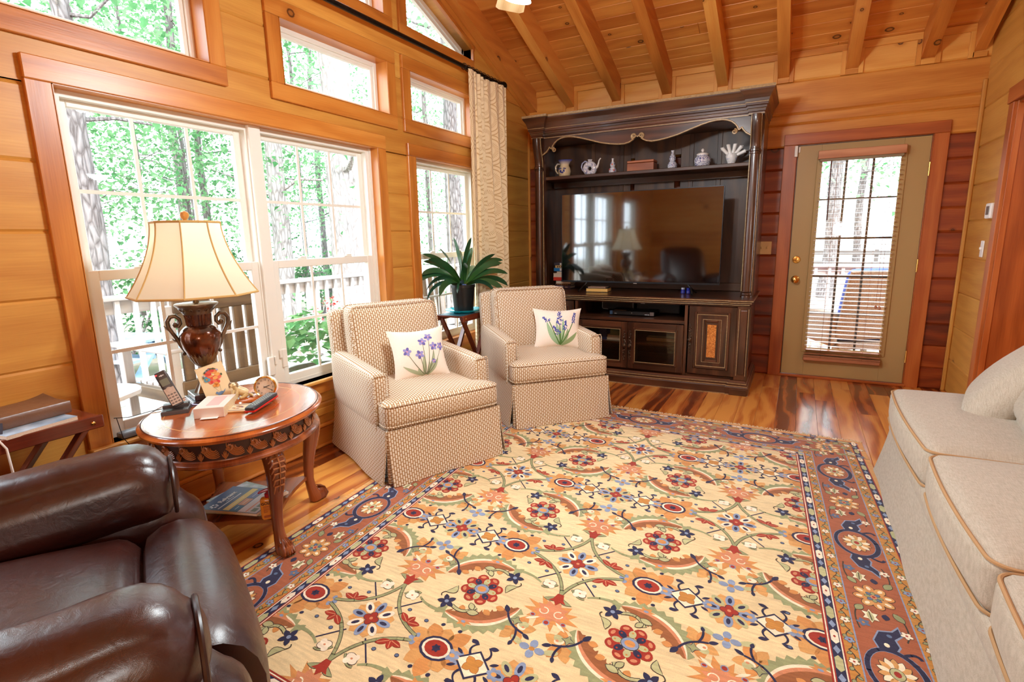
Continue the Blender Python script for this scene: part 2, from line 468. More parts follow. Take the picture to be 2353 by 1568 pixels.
# floor planks
mb = MB(); x = -0.16; k = 0
rs = random.Random(21)
while x < 6.0:
    w = 0.131
    y = YF - 0.2 - rs.random() * 1.5
    while y < YB + 0.2:
        L = 0.9 + rs.random() * 1.9
        r_ = rs.choice([0.03, 0.15, 0.3, 0.6, 0.75, 0.9, 0.98, 0.85])
        mb.box((x + w / 2, y + L / 2, -0.015), (w - 0.0012, L - 0.0012, 0.03), grain=1, rnd=r_, bev=0.0007)
        y += L
    x += w
F = mb.build('floor', M_FLOOR); struct(F, 'glossy heart pine plank floor', 'floor')

# ceiling boards, both slopes
mb = MB(); rc = random.Random(4)
cs = math.sqrt(1 + SL * SL)
for side in (1, -1):
    n = 30; wy = (YB + 0.2 - 2.06) / n
    for i in range(n):
        y0 = 2.06 + side * wy * i; y1 = 2.06 + side * wy * (i + 1)
        yc_ = (y0 + y1) / 2; ye = YB if side == 1 else YF
        z = ZE + SL * abs(ye - yc_) * (1 if side * (ye - yc_) > 0 else -1)
        M = Matrix.Translation((0, yc_, z + 0.012)) @ Matrix.Rotation(-side * math.atan(SL), 4, 'X')
        xs = -0.16 - rc.random() * 0.6
        while xs < XR + 0.3:
            L = 1.6 + rc.random() * 2.4; a0 = max(xs, -0.2); a1 = min(xs + L, XR + 0.3)
            if a1 > a0 + .02: mb.box(((a0 + a1) / 2, 0, 0), (a1 - a0 - 0.001, wy * cs - 0.0012, 0.024), M=M, grain=0, bev=0.0035, rnd=rc.random())
            xs += L
    # roof deck over the boards keeps daylight out
    ym = (2.06 + (YB if side == 1 else YF) + side * 0.2) / 2
    zm = ZE + SL * abs((YB if side == 1 else YF) - ym)
    M = Matrix.Translation((XR / 2, ym, zm + 0.07)) @ Matrix.Rotation(-side * math.atan(SL), 4, 'X')
    mb.box((0, 0, 0), (XR + 0.8, (YB + 0.25 - 2.06) * cs, 0.08), M=M)
CE = mb.build('ceiling', M_CEIL); struct(CE, 'sloping tongue and groove pine ceiling', 'ceiling')

# rafters under the near-back slope
BX = [0.063, 0.485, 0.97, 1.455, 1.945, 2.43, 2.925, 3.42, 3.73]
names = ['against the window wall', 'second from the window wall, ending at the cabinet cornice', 'third from the window wall, above the cabinet', 'fourth from the window wall, above the cabinet',
         'fifth from the window wall, above the right side of the cabinet', 'above the left edge of the glazed door', 'above the middle of the glazed door', 'above the right edge of the glazed door', 'in the corner against the thermostat wall']
for i, (bx, nm) in enumerate(zip(BX, names)):
    mb = MB(); w = 0.088 if i < 8 else 0.07
    y0, y1 = 2.06, YB + 0.02
    dp = 0.19
    z0, z1 = zc(y0), ZE - SL * 0.02
    poly = [(y1, z1 - dp), (y1, z1), (y0, z0), (y0, z0 - dp)]
    M = Matrix(((0, 0, 1, bx), (1, 0, 0, 0), (0, 1, 0, 0), (0, 0, 0, 1)))
    mb.prism(poly, -w / 2, w / 2, M=M, bev=0.0)
    o = mb.build('ceiling_beam', M_CEIL)
    tag(o, 'exposed pine rafter ' + nm, 'beam', 'exposed pine rafters')
    # far slope half (behind the camera) belongs to the same line of framing
mb = MB(); mb.box((XR / 2, 2.06, ZR - 0.12), (XR, 0.09, 0.24), grain=0)
o = mb.build('trim_1', M_CEIL); struct(o, 'ridge board along the ceiling peak', 'trim')

# small frieze mouldings between and under the rafters on the back wall
mb = MB(); yw = YB - 0.012
for i in range(len(BX) - 1):
    a = BX[i] + 0.044; b = BX[i + 1] - (0.044 if i < 7 else 0.035)
    mb.b2((a, YB - 0.022, ZE - 0.052), (b, YB, ZE + 0.0), bev=0.003, grain=0)
    if i > 0: mb.b2((a, YB - 0.018, ZE - 0.235), (a + 0.034, YB, ZE - 0.05), bev=0.002, grain=2)
    mb.b2((b - 0.034, YB - 0.018, ZE - 0.235), (b, YB, ZE - 0.05), bev=0.002, grain=2)
    mb.b2((BX[i + 1] - 0.044, YB - 0.018, ZE - 0.235), (BX[i + 1] + 0.044, YB, ZE - 0.198), bev=0.002, grain=0)
o = mb.build('trim_2', M_PINE); struct(o, 'light pine frieze blocks framing the rafter ends', 'trim')

# gable trim along the slope on the window wall
mb = MB()
mb.bar((0.009, YB, ZE - 0.215), (0.009, 2.06, ZR - 0.215), 0.018, 0.045, up=(0, 0, 1))
o = mb.build('trim_3', M_PINE); struct(o, 'narrow pine strip under the wall rafter', 'trim')

# corner strips
mb = MB(); mb.b2((0, YB - 0.022, 0), (0.022, YB, 2.58), grain=2, bev=0.003)
o = mb.build('trim_4', M_PINE); struct(o, 'pine corner strip behind the media cabinet', 'trim')
mb = MB(); mb.b2((XR - 0.028, YB - 0.028, 0), (XR, YB, 2.40), grain=2, bev=0.008)
o = mb.build('trim_5', M_PINE_CLEAR); struct(o, 'pale corner strip beside the door wall', 'trim')

# casings of the window wall
def casing(name, label, y0, y1, z0, z1, w=0.088, head=0.09, sill=True, mat=None, ear=0.0, fx=0.0, foot=None):
    mb = MB(); x1 = 0.022
    mb.b2((fx, y0 - w, z1), (x1 + 0.003, y1 + w, z1 + head), grain=1, bev=0.004)
    zb = z0 if foot is None else foot
    mb.b2((fx, y0 - w, zb), (x1, y0, z1), grain=2, bev=0.003)
    mb.b2((fx, y1, zb), (x1, y1 + w, z1), grain=2, bev=0.003)
    if sill: mb.b2((fx, y0 - w, z0 - w), (x1, y1 + w, z0), grain=1, bev=0.003)
    # jamb lining
    d = -0.13
    e_ = 0.004
    mb.b2((d, y0 + 0.001, z0 + .001), (0.0215, y0 + e_, z1 - .001), grain=2); mb.b2((d, y1 - e_, z0 + .001), (0.0215, y1 - .001, z1 - .001), grain=2)
    mb.b2((d, y0 + .001, z1 - e_), (0.0215, y1 - .001, z1 - .001), grain=1); mb.b2((d, y0 + .001, z0 + .001), (0.0215, y1 - .001, z0 + e_), grain=1)
    o = mb.build(name, mat or M_TRIM); struct(o, label, 'trim'); return o
casing('trim_6', 'pine casing around the big twin window behind the lamp', 1.14, 2.997, 0.44, 1.937)
casing('trim_7', 'pine casing around the narrow window behind the plant', 3.42, 4.36, 0.44, 1.925)
casing('trim_8', 'pine casing around the left transom window', 0.93, 1.82, 2.18, 2.53)
casing('trim_9', 'pine casing around the middle transom window', 2.26, 3.147, 2.18, 2.53)
casing('trim_10', 'pine casing around the right transom window by the curtain', 3.40, 4.29, 2.18, 2.53)
casing('trim_11', 'pine casing around the window beyond the armchair, out of frame', -0.24, 0.70, 0.44, 1.925)
casing('trim_12', 'pine casing around the upper middle gable window', 2.26, 3.147, 2.83, 3.70)
casing('trim_13', 'pine casing around the upper left gable window', 0.93, 1.82, 2.83, 3.70)
# slanted casing of the triangular light
mb = MB()
yA, yB_ = 3.40, 4.30
def slab(p, q, off0, off1, x0, x1):
    """strip along p->q in the wall plane, between perpendicular offsets"""
    p, q = Vector(p), Vector(q); d = (q - p).normalized(); nn = Vector((-d.y, d.x))
    pl = [p + nn * off0, q + nn * off0, q + nn * off1, p + nn * off1]
    M = Matrix(((0, 0, 1, 0), (1, 0, 0, 0), (0, 1, 0, 0), (0, 0, 0, 1)))
    mb.prism([(a.x, a.y) for a in pl], x0, x1, M=M)
mb.b2((0, yA - 0.088, 2.742), (0.022, yB_ + 0.02, 2.83), grain=1, bev=0.003)
mb.b2((0, yA - 0.088, 2.83), (0.022, yA, 3.34), grain=2, bev=0.003)
slab((4.30, 2.92), (3.40, 2.92 + 0.9 * SL), -0.02, 0.0, -0.13, 0.024)
slab((4.30, 2.92), (3.40, 2.92 + 0.9 * SL), -0.022, -0.001, 0.0, 0.03)
slab((4.34, 2.90), (3.312, 2.90 + 1.03 * SL), -0.095, -0.018, 0.0, 0.012)
mb.b2((-0.13, 4.30, 2.82), (0.024, 4.318, 2.925), grain=2)
mb.b2((-0.13, yA - 0.018, 2.83), (0.004, yA, 3.30), grain=2)
mb.b2((-0.13, yA, 2.812), (0.004, 4.30, 2.83), grain=1)
o = mb.build('trim_14', M_TRIM); struct(o, 'pine casing around the slanted gable window above the curtain rod', 'trim')

# long horizontal bands between the window rows, stool and base
mb = MB()
mb.b2((0, YF, 2.625), (0.012, YB, 2.735), grain=1, bev=0.003)
o = mb.build('trim_15', M_PINE); struct(o, 'pine band behind the curtain rod', 'trim')
mb = MB()
mb.b2((-0.06, 1.05, 0.425), (0.05, 3.09, 0.444), grain=1, bev=0.004)
mb.b2((0, YF, 0.205), (0.014, YB, 0.25), grain=1, bev=0.003)
o = mb.build('trim_16', M_PINE_CLEAR); struct(o, 'pine window stool behind the side table', 'trim')
mb = MB(); mb.b2((0, YF, 0), (0.02, YB, 0.125), grain=1, bev=0.004); mb.b2((0, YF, 0.125), (0.028, YB, 0.15), grain=1, bev=0.008); mb.b2((0, YF, 0), (0.036, YB, 0.022), grain=1, bev=0.008)
o = mb.build('baseboard_left', M_TRIM); struct(o, 'pine baseboard under the windows', 'baseboard')

# windows
def sash(mb, y0, y1, z0, z1, x0, x1, st=0.045, rt=0.045, rb=0.045):
    mb.b2((x0, y0, z0), (x1, y0 + st, z1), bev=0.003); mb.b2((x0, y1 - st, z0), (x1, y1, z1), bev=0.003)
    mb.b2((x0, y0 + st, z1 - rt), (x1, y1 - st, z1), bev=0.003); mb.b2((x0, y0 + st, z0), (x1, y1 - st, z0 + rb), bev=0.003)
def glaze(mb, y0, y1, z0, z1, x):
    mb.b2((x - 0.003, y0, z0), (x + 0.003, y1, z1))
def bars(mb, y0, y1, z0, z1, x, cols, rows, w=0.016):
    for i in range(1, cols): mb.box((x, y0 + (y1 - y0) * i / cols, (z0 + z1) / 2), (0.008, w, z1 - z0))
    for j in range(1, rows): mb.box((x, (y0 + y1) / 2, z0 + (z1 - z0) * j / rows), (0.0086, y1 - y0, w))
def double_hung(name, label, y0, y1, z0, z1, zm, latch=True):
    e = sempty(name, label, 'window')
    mb = MB()
    fr = 0.048
    mb.b2((-0.145, y0, z0), (-0.05, y0 + fr, z1)); mb.b2((-0.145, y1 - fr, z0), (-0.05, y1, z1)); mb.b2((-0.145, y0 + fr, z1 - 0.03), (-0.05, y1 - fr, z1)); mb.b2((-0.145, y0 + fr, z0), (-0.05, y1 - fr, z0 + 0.025))
    mb.b2((-0.05, y0, z0), (-0.04, y0 + 0.02, z1)); mb.b2((-0.05, y1 - 0.02, z0), (-0.04, y1, z1))
    mb.build('window_frame', M_VINYL, e)
    a, b = y0 + fr - 0.004, y1 - fr + 0.004
    u = MB(); sash(u, a, b, zm - 0.018, z1 - 0.028, -0.125, -0.092, 0.042, 0.03, 0.04); us = u.build('upper_sash', M_VINYL, e)
    l = MB(); sash(l, a, b, z0 + 0.02, zm + 0.026, -0.09, -0.055, 0.045, 0.046, 0.05); ls = l.build('lower_sash', M_VINYL, e)
    g = MB(); glaze(g, a + 0.038, b - 0.038, zm + 0.02, z1 - 0.055, -0.108); g.build('glass_pane', M_GLASS, us)
    g = MB(); glaze(g, a + 0.04, b - 0.04, z0 + 0.065, zm - 0.016, -0.072); g.build('glass_pane', M_GLASS, ls)
    g = MB(); bars(g, a + 0.04, b - 0.04, zm + 0.02, z1 - 0.055, -0.101, 3, 2); g.build('muntin_grid', M_VINYL, us)
    g = MB(); bars(g, a + 0.043, b - 0.043, z0 + 0.068, zm - 0.018, -0.065, 3, 2); g.build('muntin_grid', M_VINYL, ls)
    for k in (0.27, 0.73):
        g = MB(); yy = a + (b - a) * k
        g.b2((-0.088, yy - 0.035, zm + 0.026), (-0.058, yy + 0.035, zm + 0.034), bev=0.003); g.b2((-0.083, yy - 0.012, zm + 0.034), (-0.063, yy + 0.04, zm + 0.045), bev=0.004)
        g.build('sash_lock', M_VINYL, ls)
    return e
w1 = double_hung('window_1', 'left double-hung half of the big window, behind the table lamp', 1.14, 2.068, 0.44, 1.937, 1.175)
w2 = double_hung('window_2', 'right double-hung half of the big window, behind the nearer armchair', 2.068, 2.997, 0.44, 1.937, 1.175)
w3 = double_hung('window_3', 'narrow double-hung window behind the potted plant and curtain', 3.42, 4.36, 0.44, 1.925, 1.165)
w4 = double_hung('window_4', 'double-hung window left of the big window, out of frame', -0.24, 0.70, 0.44, 1.925, 1.165)
mb = MB(); mb.b2((-0.06, 2.03, 0.44), (-0.028, 2.106, 1.937), bev=0.004)
o = mb.build('trim_17', M_VINYL); struct(o, 'white mullion post between the twin windows', 'trim')
def fixed(name, label, y0, y1, z0, z1):
    e = sempty(name, label, 'window')
    mb = MB(); sash(mb, y0, y1, z0, z1, -0.135, -0.075, 0.03, 0.03, 0.03); sash(mb, y0 + .028, y1 - .028, z0 + .028, z1 - .028, -0.125, -0.09, 0.022, 0.022, 0.022)
    mb.build('window_frame', M_VINYL, e)
    g = MB(); glaze(g, y0 + 0.045, y1 - 0.045, z0 + 0.045, z1 - 0.045, -0.108); g.build('glass_pane', M_GLASS, e)
fixed('window_5', 'left fixed transom window in the upper left of the photo', 0.93, 1.82, 2.18, 2.53)
fixed('window_6', 'middle fixed transom window above the twin windows', 2.26, 3.147, 2.18, 2.53)
fixed('window_7', 'right fixed transom window beside the curtain top', 3.40, 4.29, 2.18, 2.53)
fixed('window_8', 'upper gable window behind the curtain rod', 2.26, 3.147, 2.83, 3.70)
fixed('window_9', 'upper left gable window above the frame', 0.93, 1.82, 2.83, 3.70)
e = sempty('window_10', 'slanted gable window above the curtain rod', 'window')
mb = MB()
mb.b2((-0.135, 3.40, 2.83), (-0.075, 4.30, 2.865)); mb.b2((-0.135, 3.40, 2.865), (-0.075, 3.435, 3.25)); mb.b2((-0.135, 4.27, 2.83), (-0.075, 4.30, 2.93))
slab((4.30, 2.925), (3.40, 2.925 + 0.9 * SL), 0.0, 0.04, -0.135, -0.075)
slab((4.27, 2.895), (3.43, 2.895 + 0.84 * SL), 0.0, 0.026, -0.12, -0.09)
mb.build('window_frame', M_VINYL, e)
mb = MB(); M = Matrix(((0, 0, 1, 0), (1, 0, 0, 0), (0, 1, 0, 0), (0, 0, 0, 1)))
mb.prism([(3.42, 2.85), (4.28, 2.85), (4.28, 2.9), (3.42, 2.9 + 0.86 * SL)], -0.111, -0.105, M=M); mb.build('glass_pane', M_GLASS, e)

# doorway casing on the right wall
mb = MB()
mb.b2((XR - 0.022, 4.64, 0), (XR, 4.732, 2.09), grain=2, bev=0.003)
mb.b2((XR - 0.028, 0.30, 2.09), (XR, 4.75, 2.19), grain=1, bev=0.003)
mb.b2((XR - 0.022, 0.31, 0), (XR, 0.4, 2.09), grain=2, bev=0.003)
mb.b2((XR - 0.004, 4.62, 0), (XR + 0.03, 4.64, 2.09), grain=2, bev=0.002)
mb.b2((XR + 0.03, 4.628, 0), (XR + 0.24, 4.64, 2.09), grain=2, bev=0.002)
mb.b2((XR, 0.4, 2.075), (XR + 0.24, 4.62, 2.09), grain=1)
mb.b2((XR, 0.4, 0), (XR + 0.24, 0.418, 2.075), grain=2)
o = mb.build('trim_18', M_DTRIM); struct(o, 'reddish pine doorway casing behind the sofa', 'trim')
mb = MB(); mb.b2((5.7, -0.5, 0), (5.8, 5.1, 2.6)); mb.b2((XR + .24, 5.0, 0), (5.8, 5.1, 2.6)); mb.b2((XR + .24, -0.5, 0), (5.8, -0.4, 2.6)); mb.b2((XR + .24, -0.5, 2.5), (5.8, 5.1, 2.6))
o = mb.build('wall_hall', M_PINE); struct(o, 'hallway beyond the doorway', 'wall')

# ------------------------------------------------------------------ the glazed door
YD = YB - 0.006
M_DOOR = NT('sage_tan_paint')
co = M_DOOR.n('TexCoord').outputs['Object']
mpp = M_DOOR.n('Mapping', None, Vector=co); mpp.inputs['Scale'].default_value = (160, 160, 5)
gr = M_DOOR.n('TexNoise', None, Vector=mpp, Scale=1.0, Detail=3.0).outputs[0]
M_DOOR.bsdf(Base_Color=rgb(176, 146, 92), Roughness=0.45, Normal=M_DOOR.bump(gr, 0.15, 0.003)); M_DOOR = M_DOOR.m
mb = MB()
mb.b2((2.475, YB - 0.022, 0), (2.578, YB, 2.04), grain=2, bev=0.003)
mb.b2((3.518, YB - 0.022, 0), (3.616, YB, 2.04), grain=2, bev=0.003)
mb.b2((2.475, YB - 0.026, 2.04), (3.616, YB, 2.13), grain=0, bev=0.003)
mb.b2((2.565, YB, 0), (2.583, YB + 0.16, 2.045), grain=2); mb.b2((3.512, YB, 0), (3.53, YB + 0.16, 2.045), grain=2); mb.b2((2.583, YB, 2.03), (3.512, YB + 0.16, 2.045), grain=0)
mb.b2((2.565, YB - 0.03, 0), (3.53, YB + 0.16, 0.022), grain=0, bev=0.004)
o = mb.build('trim_19', M_DTRIM); struct(o, 'reddish pine casing around the glazed door', 'trim')
dr = sempty('door_1', 'tan painted exterior door with a full glass light and wooden blind', 'door')
x0, x1, gz0, gz1 = 2.586, 3.51, 0.27, 1.90
gx0, gx1 = 2.765, 3.335
mb = MB()
mb.b2((x0, YD, 0.026), (gx0, YD + 0.044, 2.03), bev=0.002); mb.b2((gx1, YD, 0.026), (x1, YD + 0.044, 2.03), bev=0.002)
mb.b2((gx0, YD, gz1), (gx1, YD + 0.044, 2.03)); mb.b2((gx0, YD, 0.026), (gx1, YD + 0.044, gz0))
mb.build('door_slab', M_DOOR, dr)
mb = MB()
for (a, b, c, d) in ((gx0 - .03, gx0 + .012, gz0 - .03, gz1 + .03), (gx1 - .012, gx1 + .03, gz0 - .03, gz1 + .03)): mb.b2((a, YD - 0.01, c), (b, YD + 0.003, d), bev=0.004)
mb.b2((gx0 + .012, YD - 0.01, gz1 - .012), (gx1 - .012, YD + 0.003, gz1 + .03), bev=0.004); mb.b2((gx0 + .012, YD - 0.01, gz0 - .03), (gx1 - .012, YD + 0.003, gz0 + .012), bev=0.004)
mb.build('glass_stop', M_DOOR, dr)
mb = MB(); mb.b2((gx0, YD + 0.019, gz0), (gx1, YD + 0.025, gz1)); mb.build('glass_pane', M_GLASS, dr)
mb = MB(); M_MUNT = plain('dark_muntin_paint', rgb(70, 58, 46), 0.5)
for i in (1, 2): mb.box((gx0 + (gx1 - gx0) * i / 3, YD + 0.03, (gz0 + gz1) / 2), (0.018, 0.008, gz1 - gz0))
for j in range(1, 5): mb.box(((gx0 + gx1) / 2, YD + 0.03, gz0 + (gz1 - gz0) * j / 5), (gx1 - gx0, 0.0084, 0.018))
mb.build('muntin_grid', M_MUNT, dr)
def knob(name, z, r, parent):
    mb = MB(); M = frame((2.643, YD, z), (1, 0, 0), (0, 0, 1))
    mb.lathe([(r * 1.0, 0.0), (r * 1.05, 0.004), (r * 0.8, 0.01), (r * 0.4, 0.014), (r * 0.38, 0.03), (r * 0.75, 0.036), (r * 0.86, 0.046), (r * 0.78, 0.058), (r * 0.4, 0.064), (0, 0.065)], 24, M=M)
    mb.build(name, M_BRASS, parent)
knob('door_knob', 0.89, 0.033, dr)
mb = MB(); M = frame((2.640, YD, 1.066), (1, 0, 0), (0, 0, 1)); mb.lathe([(0.032, 0), (0.033, 0.004), (0.028, 0.012), (0.016, 0.014), (0, 0.015)], 24, M=M); mb.box((0, 0, 0.022), (0.010, 0.036, 0.016), M=M, bev=0.004)
mb.build('deadbolt', M_BRASS, dr)
for z in (1.776, 1.02, 0.26):
    mb = MB(); mb.b2((3.507, YD - 0.006, z - 0.05), (3.519, YD + 0.002, z + 0.05), bev=0.002); mb.tube([(3.513, YD - 0.008, z - 0.052), (3.513, YD - 0.008, z + 0.052)], 0.006, 8); mb.build('hinge', M_BRASS, dr)
mb = MB(); mb.b2((2.583, YD - 0.004, 0.026), (2.5865, YD + 0.04, 2.03)); mb.b2((2.583, YD - 0.004, 2.029), (3.512, YD + 0.04, 2.034)); mb.build('weather_strip', M_BLACK, dr)
mb = MB(); mb.b2((2.560, YB - 0.045, 1.94), (2.584, YB - 0.02, 2.03), bev=0.003); o = mb.build('door_sensor', M_WHITE)
tag(o, 'small white alarm sensor block on the casing at the door top corner', 'sensor')
mb = MB(); mb.b2((2.59, YD - 0.014, 1.975), (2.603, YD, 2.022), bev=0.003); mb.build('sensor_magnet', M_WHITE, dr)

# wooden blind on the door
M_SLAT = wood('blind_slat_wood', rgb(214, 160, 122), rgb(190, 130, 94), rgb(160, 100, 66), rough=0.3, vary=0.1, fine=0.2)
bl = thing('window_blind', 'half-lowered wooden slat blind with copper valance hanging on the door glass', 'blind', (3.045, YD, 0))
M_ = plain('slat_paint', rgb(196, 176, 160), 0.25)
mb = MB(); mb.b2((-0.305, -0.062, 1.905), (0.305, -0.052, 1.972), bev=0.004, grain=0); mb.b2((-0.305, -0.052, 1.905), (-0.297, -0.0, 1.972)); mb.b2((0.297, -0.052, 1.905), (0.305, -0.0, 1.972)); mb.build('valance', M_SLAT, bl)
mb = MB(); mb.b2((-0.29, -0.05, 1.885), (0.29, -0.008, 1.925), bev=0.002); mb.build('headrail', plain('headrail_paint', rgb(140, 120, 90), 0.5), bl)
nsl = 45
for i in range(nsl):
    z = 1.86 - i * (1.86 - 0.235) / (nsl - 1)
    mb = MB(); tilt = R(4 if i < nsl - 5 else 2)
    M = Matrix.Translation((0, -0.034, z)) @ Matrix.Rotation(tilt, 4, 'X')
    rows = []
    for k in range(5):
        t = -1 + k / 2; rows.append((t * 0.0235, 0.0022 * (1 - t * t)))
    prof = [(y, zz + 0.0011) for y, zz in rows] + [(y, zz - 0.0011) for y, zz in reversed(rows)]
    mb.prism([(p[0], p[1]) for p in prof], -0.285, 0.285, M=M @ Matrix(((0, 0, 1, 0), (1, 0, 0, 0), (0, 1, 0, 0), (0, 0, 0, 1))))
    mb.build('slat', M_SLAT if i > nsl - 3 else M_, bl)
mb = MB()
for k in range(4): mb.b2((-0.288, -0.058, 0.205 + k * 0.0035), (0.288, -0.010, 0.2072 + k * 0.0035))
mb.b2((-0.29, -0.060, 0.172), (0.29, -0.008, 0.202), bev=0.006, grain=0); mb.build('bottom_rail', M_SLAT, bl)
mb = MB()
for xx in (-0.155, 0.155):
    for yy in (-0.061, -0.008): mb.tube([(xx, yy, 0.19), (xx, yy, 1.89)], 0.0009, 5)
mb.build('ladder_cord', plain('cord_tan', rgb(170, 120, 90), 0.8), bl)
mb = MB(); mb.tube([(-0.205, -0.062, 1.885), (-0.2, -0.066, 1.40)], 0.0045, 6); mb.build('tilt_wand', plain('wand_wood', rgb(96, 52, 40), 0.4), bl)
mb = MB()
for xx in (0.20, 0.225): mb.tube([(xx, -0.062, 1.885), (xx + .012, -0.064, 0.69)], 0.0012, 5)
mb.build('pull_cord', plain('cord_red', rgb(150, 84, 64), 0.8), bl)
mb = MB(); mb.lathe([(0.004, 0), (0.011, 0.004), (0.012, 0.018), (0.005, 0.03)], 12, M=T(0.212, -0.064, 0.66)); mb.lathe([(0.004, 0), (0.011, 0.004), (0.012, 0.018), (0.005, 0.03)], 12, M=T(0.237, -0.064, 0.655)); mb.build('cord_tassel', M_SLAT, bl)

# switches, thermostat
sw = thing('light_switch', 'ivory double toggle switch plate on the log wall left of the door', 'switch', (2.375, YB, 1.17))
mb = MB(); mb.b2((-0.058, -0.008, -0.058), (0.058, 0, 0.058), bev=0.004); mb.build('plate', M_IVORY, sw)
for xx in (-0.023, 0.023):
    mb = MB(); mb.box((xx, -0.014, 0.004), (0.009, 0.014, 0.02), M=None, bev=0.002); mb.build('toggle', M_IVORY, sw)
sw = thing('light_switch', 'white single toggle switch on the pale wall below the thermostat', 'switch', (XR, 4.93, 1.165))
mb = MB(); mb.b2((-0.008, -0.036, -0.058), (0, 0.036, 0.058), bev=0.004); mb.build('plate', M_WHITE, sw)
mb = MB(); mb.b2((-0.02, -0.005, -0.004), (-0.007, 0.005, 0.014), bev=0.002); mb.build('toggle', M_WHITE, sw)
th = thing('thermostat', 'white square thermostat with grey screen on the pale pine wall', 'thermostat', (XR, 4.84, 1.425))
mb = MB(); mb.b2((-0.026, -0.06, -0.052), (0, 0.06, 0.052), bev=0.008, seg=2); mb.build('case', M_WHITE, th)
mb = MB(); mb.b2((-0.0275, -0.032, -0.026), (-0.0255, 0.034, 0.032), bev=0.001); mb.build('screen', plain('lcd_grey', rgb(104, 104, 98), 0.25), th)

# ------------------------------------------------------------------ camera
cam = bpy.data.cameras.new('Camera'); co_ = bpy.data.objects.new('Camera', cam); COL.objects.link(co_)
CAMP = (2.65, 0.0, 1.31); YAW, PIT, ROL = -0.49073418, -0.19258545, 0.01918621
fw = Vector((math.sin(YAW) * math.cos(PIT), math.cos(YAW) * math.cos(PIT), math.sin(PIT)))
rt = Vector((math.cos(YAW), -math.sin(YAW), 0)); dn = fw.cross(rt)
r2 = math.cos(ROL) * rt + math.sin(ROL) * dn; d2 = -math.sin(ROL) * rt + math.cos(ROL) * dn
mt = Matrix((r2, -d2, -fw)).transposed().to_4x4(); mt.translation = Vector(CAMP)
co_.matrix_world = mt
cam.sensor_width = 36.0; cam.sensor_fit = 'HORIZONTAL'; cam.lens = 36.0 * 1224.14 / 2353
cam.clip_start = 0.05; cam.clip_end = 400
SC.camera = co_
# ------------------------------------------------------------------ text helper
def text_mesh(name, s, size, M, mat, parent, ext=0.0004, bold=0.0, align='CENTER', width=None):
    cu = bpy.data.curves.new('txt', 'FONT'); cu.body = s; cu.size = size; cu.extrude = ext; cu.offset = bold; cu.align_x = align; cu.align_y = 'CENTER'
    o = bpy.data.objects.new('txt', cu); COL.objects.link(o)
    dg = bpy.context.evaluated_depsgraph_get(); me = bpy.data.meshes.new_from_object(o.evaluated_get(dg))
    bpy.data.objects.remove(o); bpy.data.curves.remove(cu)
    me.name = name; me.transform(M); me.materials.clear(); me.materials.append(mat)
    ob = bpy.data.objects.new(name, me); COL.objects.link(ob)
    if parent is not None: ob.parent = parent
    return ob

# ------------------------------------------------------------------ media cabinet
M_WAL = wood('dark_walnut', rgb(94, 56, 36), rgb(60, 33, 20), rgb(30, 16, 10), rough=0.28, coat=0.35, vary=0.15, grain=0.7)
M_WALB = wood('walnut_back_panel', rgb(92, 60, 36), rgb(66, 38, 22), rgb(40, 22, 13), rough=0.45, vary=0.2, grain=0.6)
M_GOLD = noisy('worn_gilt_edge', rgb(176, 152, 112), rgb(146, 118, 80), 60, 0.35, 0.1)
M_BURL = NT('burl_veneer'); _c = M_BURL.n('TexCoord').outputs['Object']
_n = M_BURL.n('TexNoise', None, Vector=_c, Scale=55.0, Detail=6.0, Distortion=2.5).outputs[0]
M_BURL.bsdf(Base_Color=M_BURL.ramp(_n, [(0.3, rgb(96, 48, 18)), (0.5, rgb(196, 116, 46)), (0.7, rgb(224, 154, 72))]), Roughness=0.25, Coat_Weight=0.4); M_BURL = M_BURL.m
M_BRONZE = plain('antique_bronze', rgb(90, 76, 64), 0.35, 0.9)
CX, CY = 1.347, 4.97
cab = thing('media_cabinet', 'dark carved walnut entertainment cabinet with arched hutch holding the television', 'cabinet', (CX, CY, 0))
YBK = 5.375 - CY
def bow(x, y0, b, hw): return y0 - b * max(0.0, 1 - (x / hw) ** 2)
def bpath(hw, yf, brk=0.11, step=0.018, b=0.03, n=14, back=YBK):
    p = [(-hw, back), (-hw, yf - step), (-hw + brk, yf - step), (-hw + brk, yf)]
    iw = hw - brk
    for i in range(1, n): 
        x = -iw + 2 * iw * i / n; p.append((x, bow(x, yf, b, iw)))
    p += [(hw - brk, yf), (hw - brk, yf - step), (hw, yf - step), (hw, back)]
    return p
yf = 4.612 - CY
# base carcass
mb = MB()
mb.b2((-0.985, yf + 0.01, 0.02), (-0.965, YBK, 0.74), grain=2); mb.b2((0.965, yf + 0.01, 0.02), (0.985, YBK, 0.74), grain=2)
mb.b2((-0.965, YBK - 0.012, 0.02), (0.965, YBK, 0.74), grain=0)
mb.b2((-0.965, yf + 0.02, 0.1), (0.965, YBK - 0.012, 0.13), grain=0)
for x in (-0.48, 0.507): mb.b2((x - 0.012, yf + 0.005, 0.1), (x + 0.012, YBK - 0.012, 0.74), grain=2)
mb.b2((-0.47, yf + 0.004, 0.558), (0.497, YBK - 0.012, 0.585), grain=0)
mb.b2((0.006, yf + 0.03, 0.13), (0.026, yf + 0.3, 0.558), grain=2)
mb.b2((-0.965, yf + 0.004, 0.722), (0.965, YBK - 0.012, 0.745), grain=0)
mb.b2((-0.468, yf + 0.06, 0.34), (0.495, YBK - 0.02, 0.356), grain=0)
mb.build('base_case', M_WAL, cab)
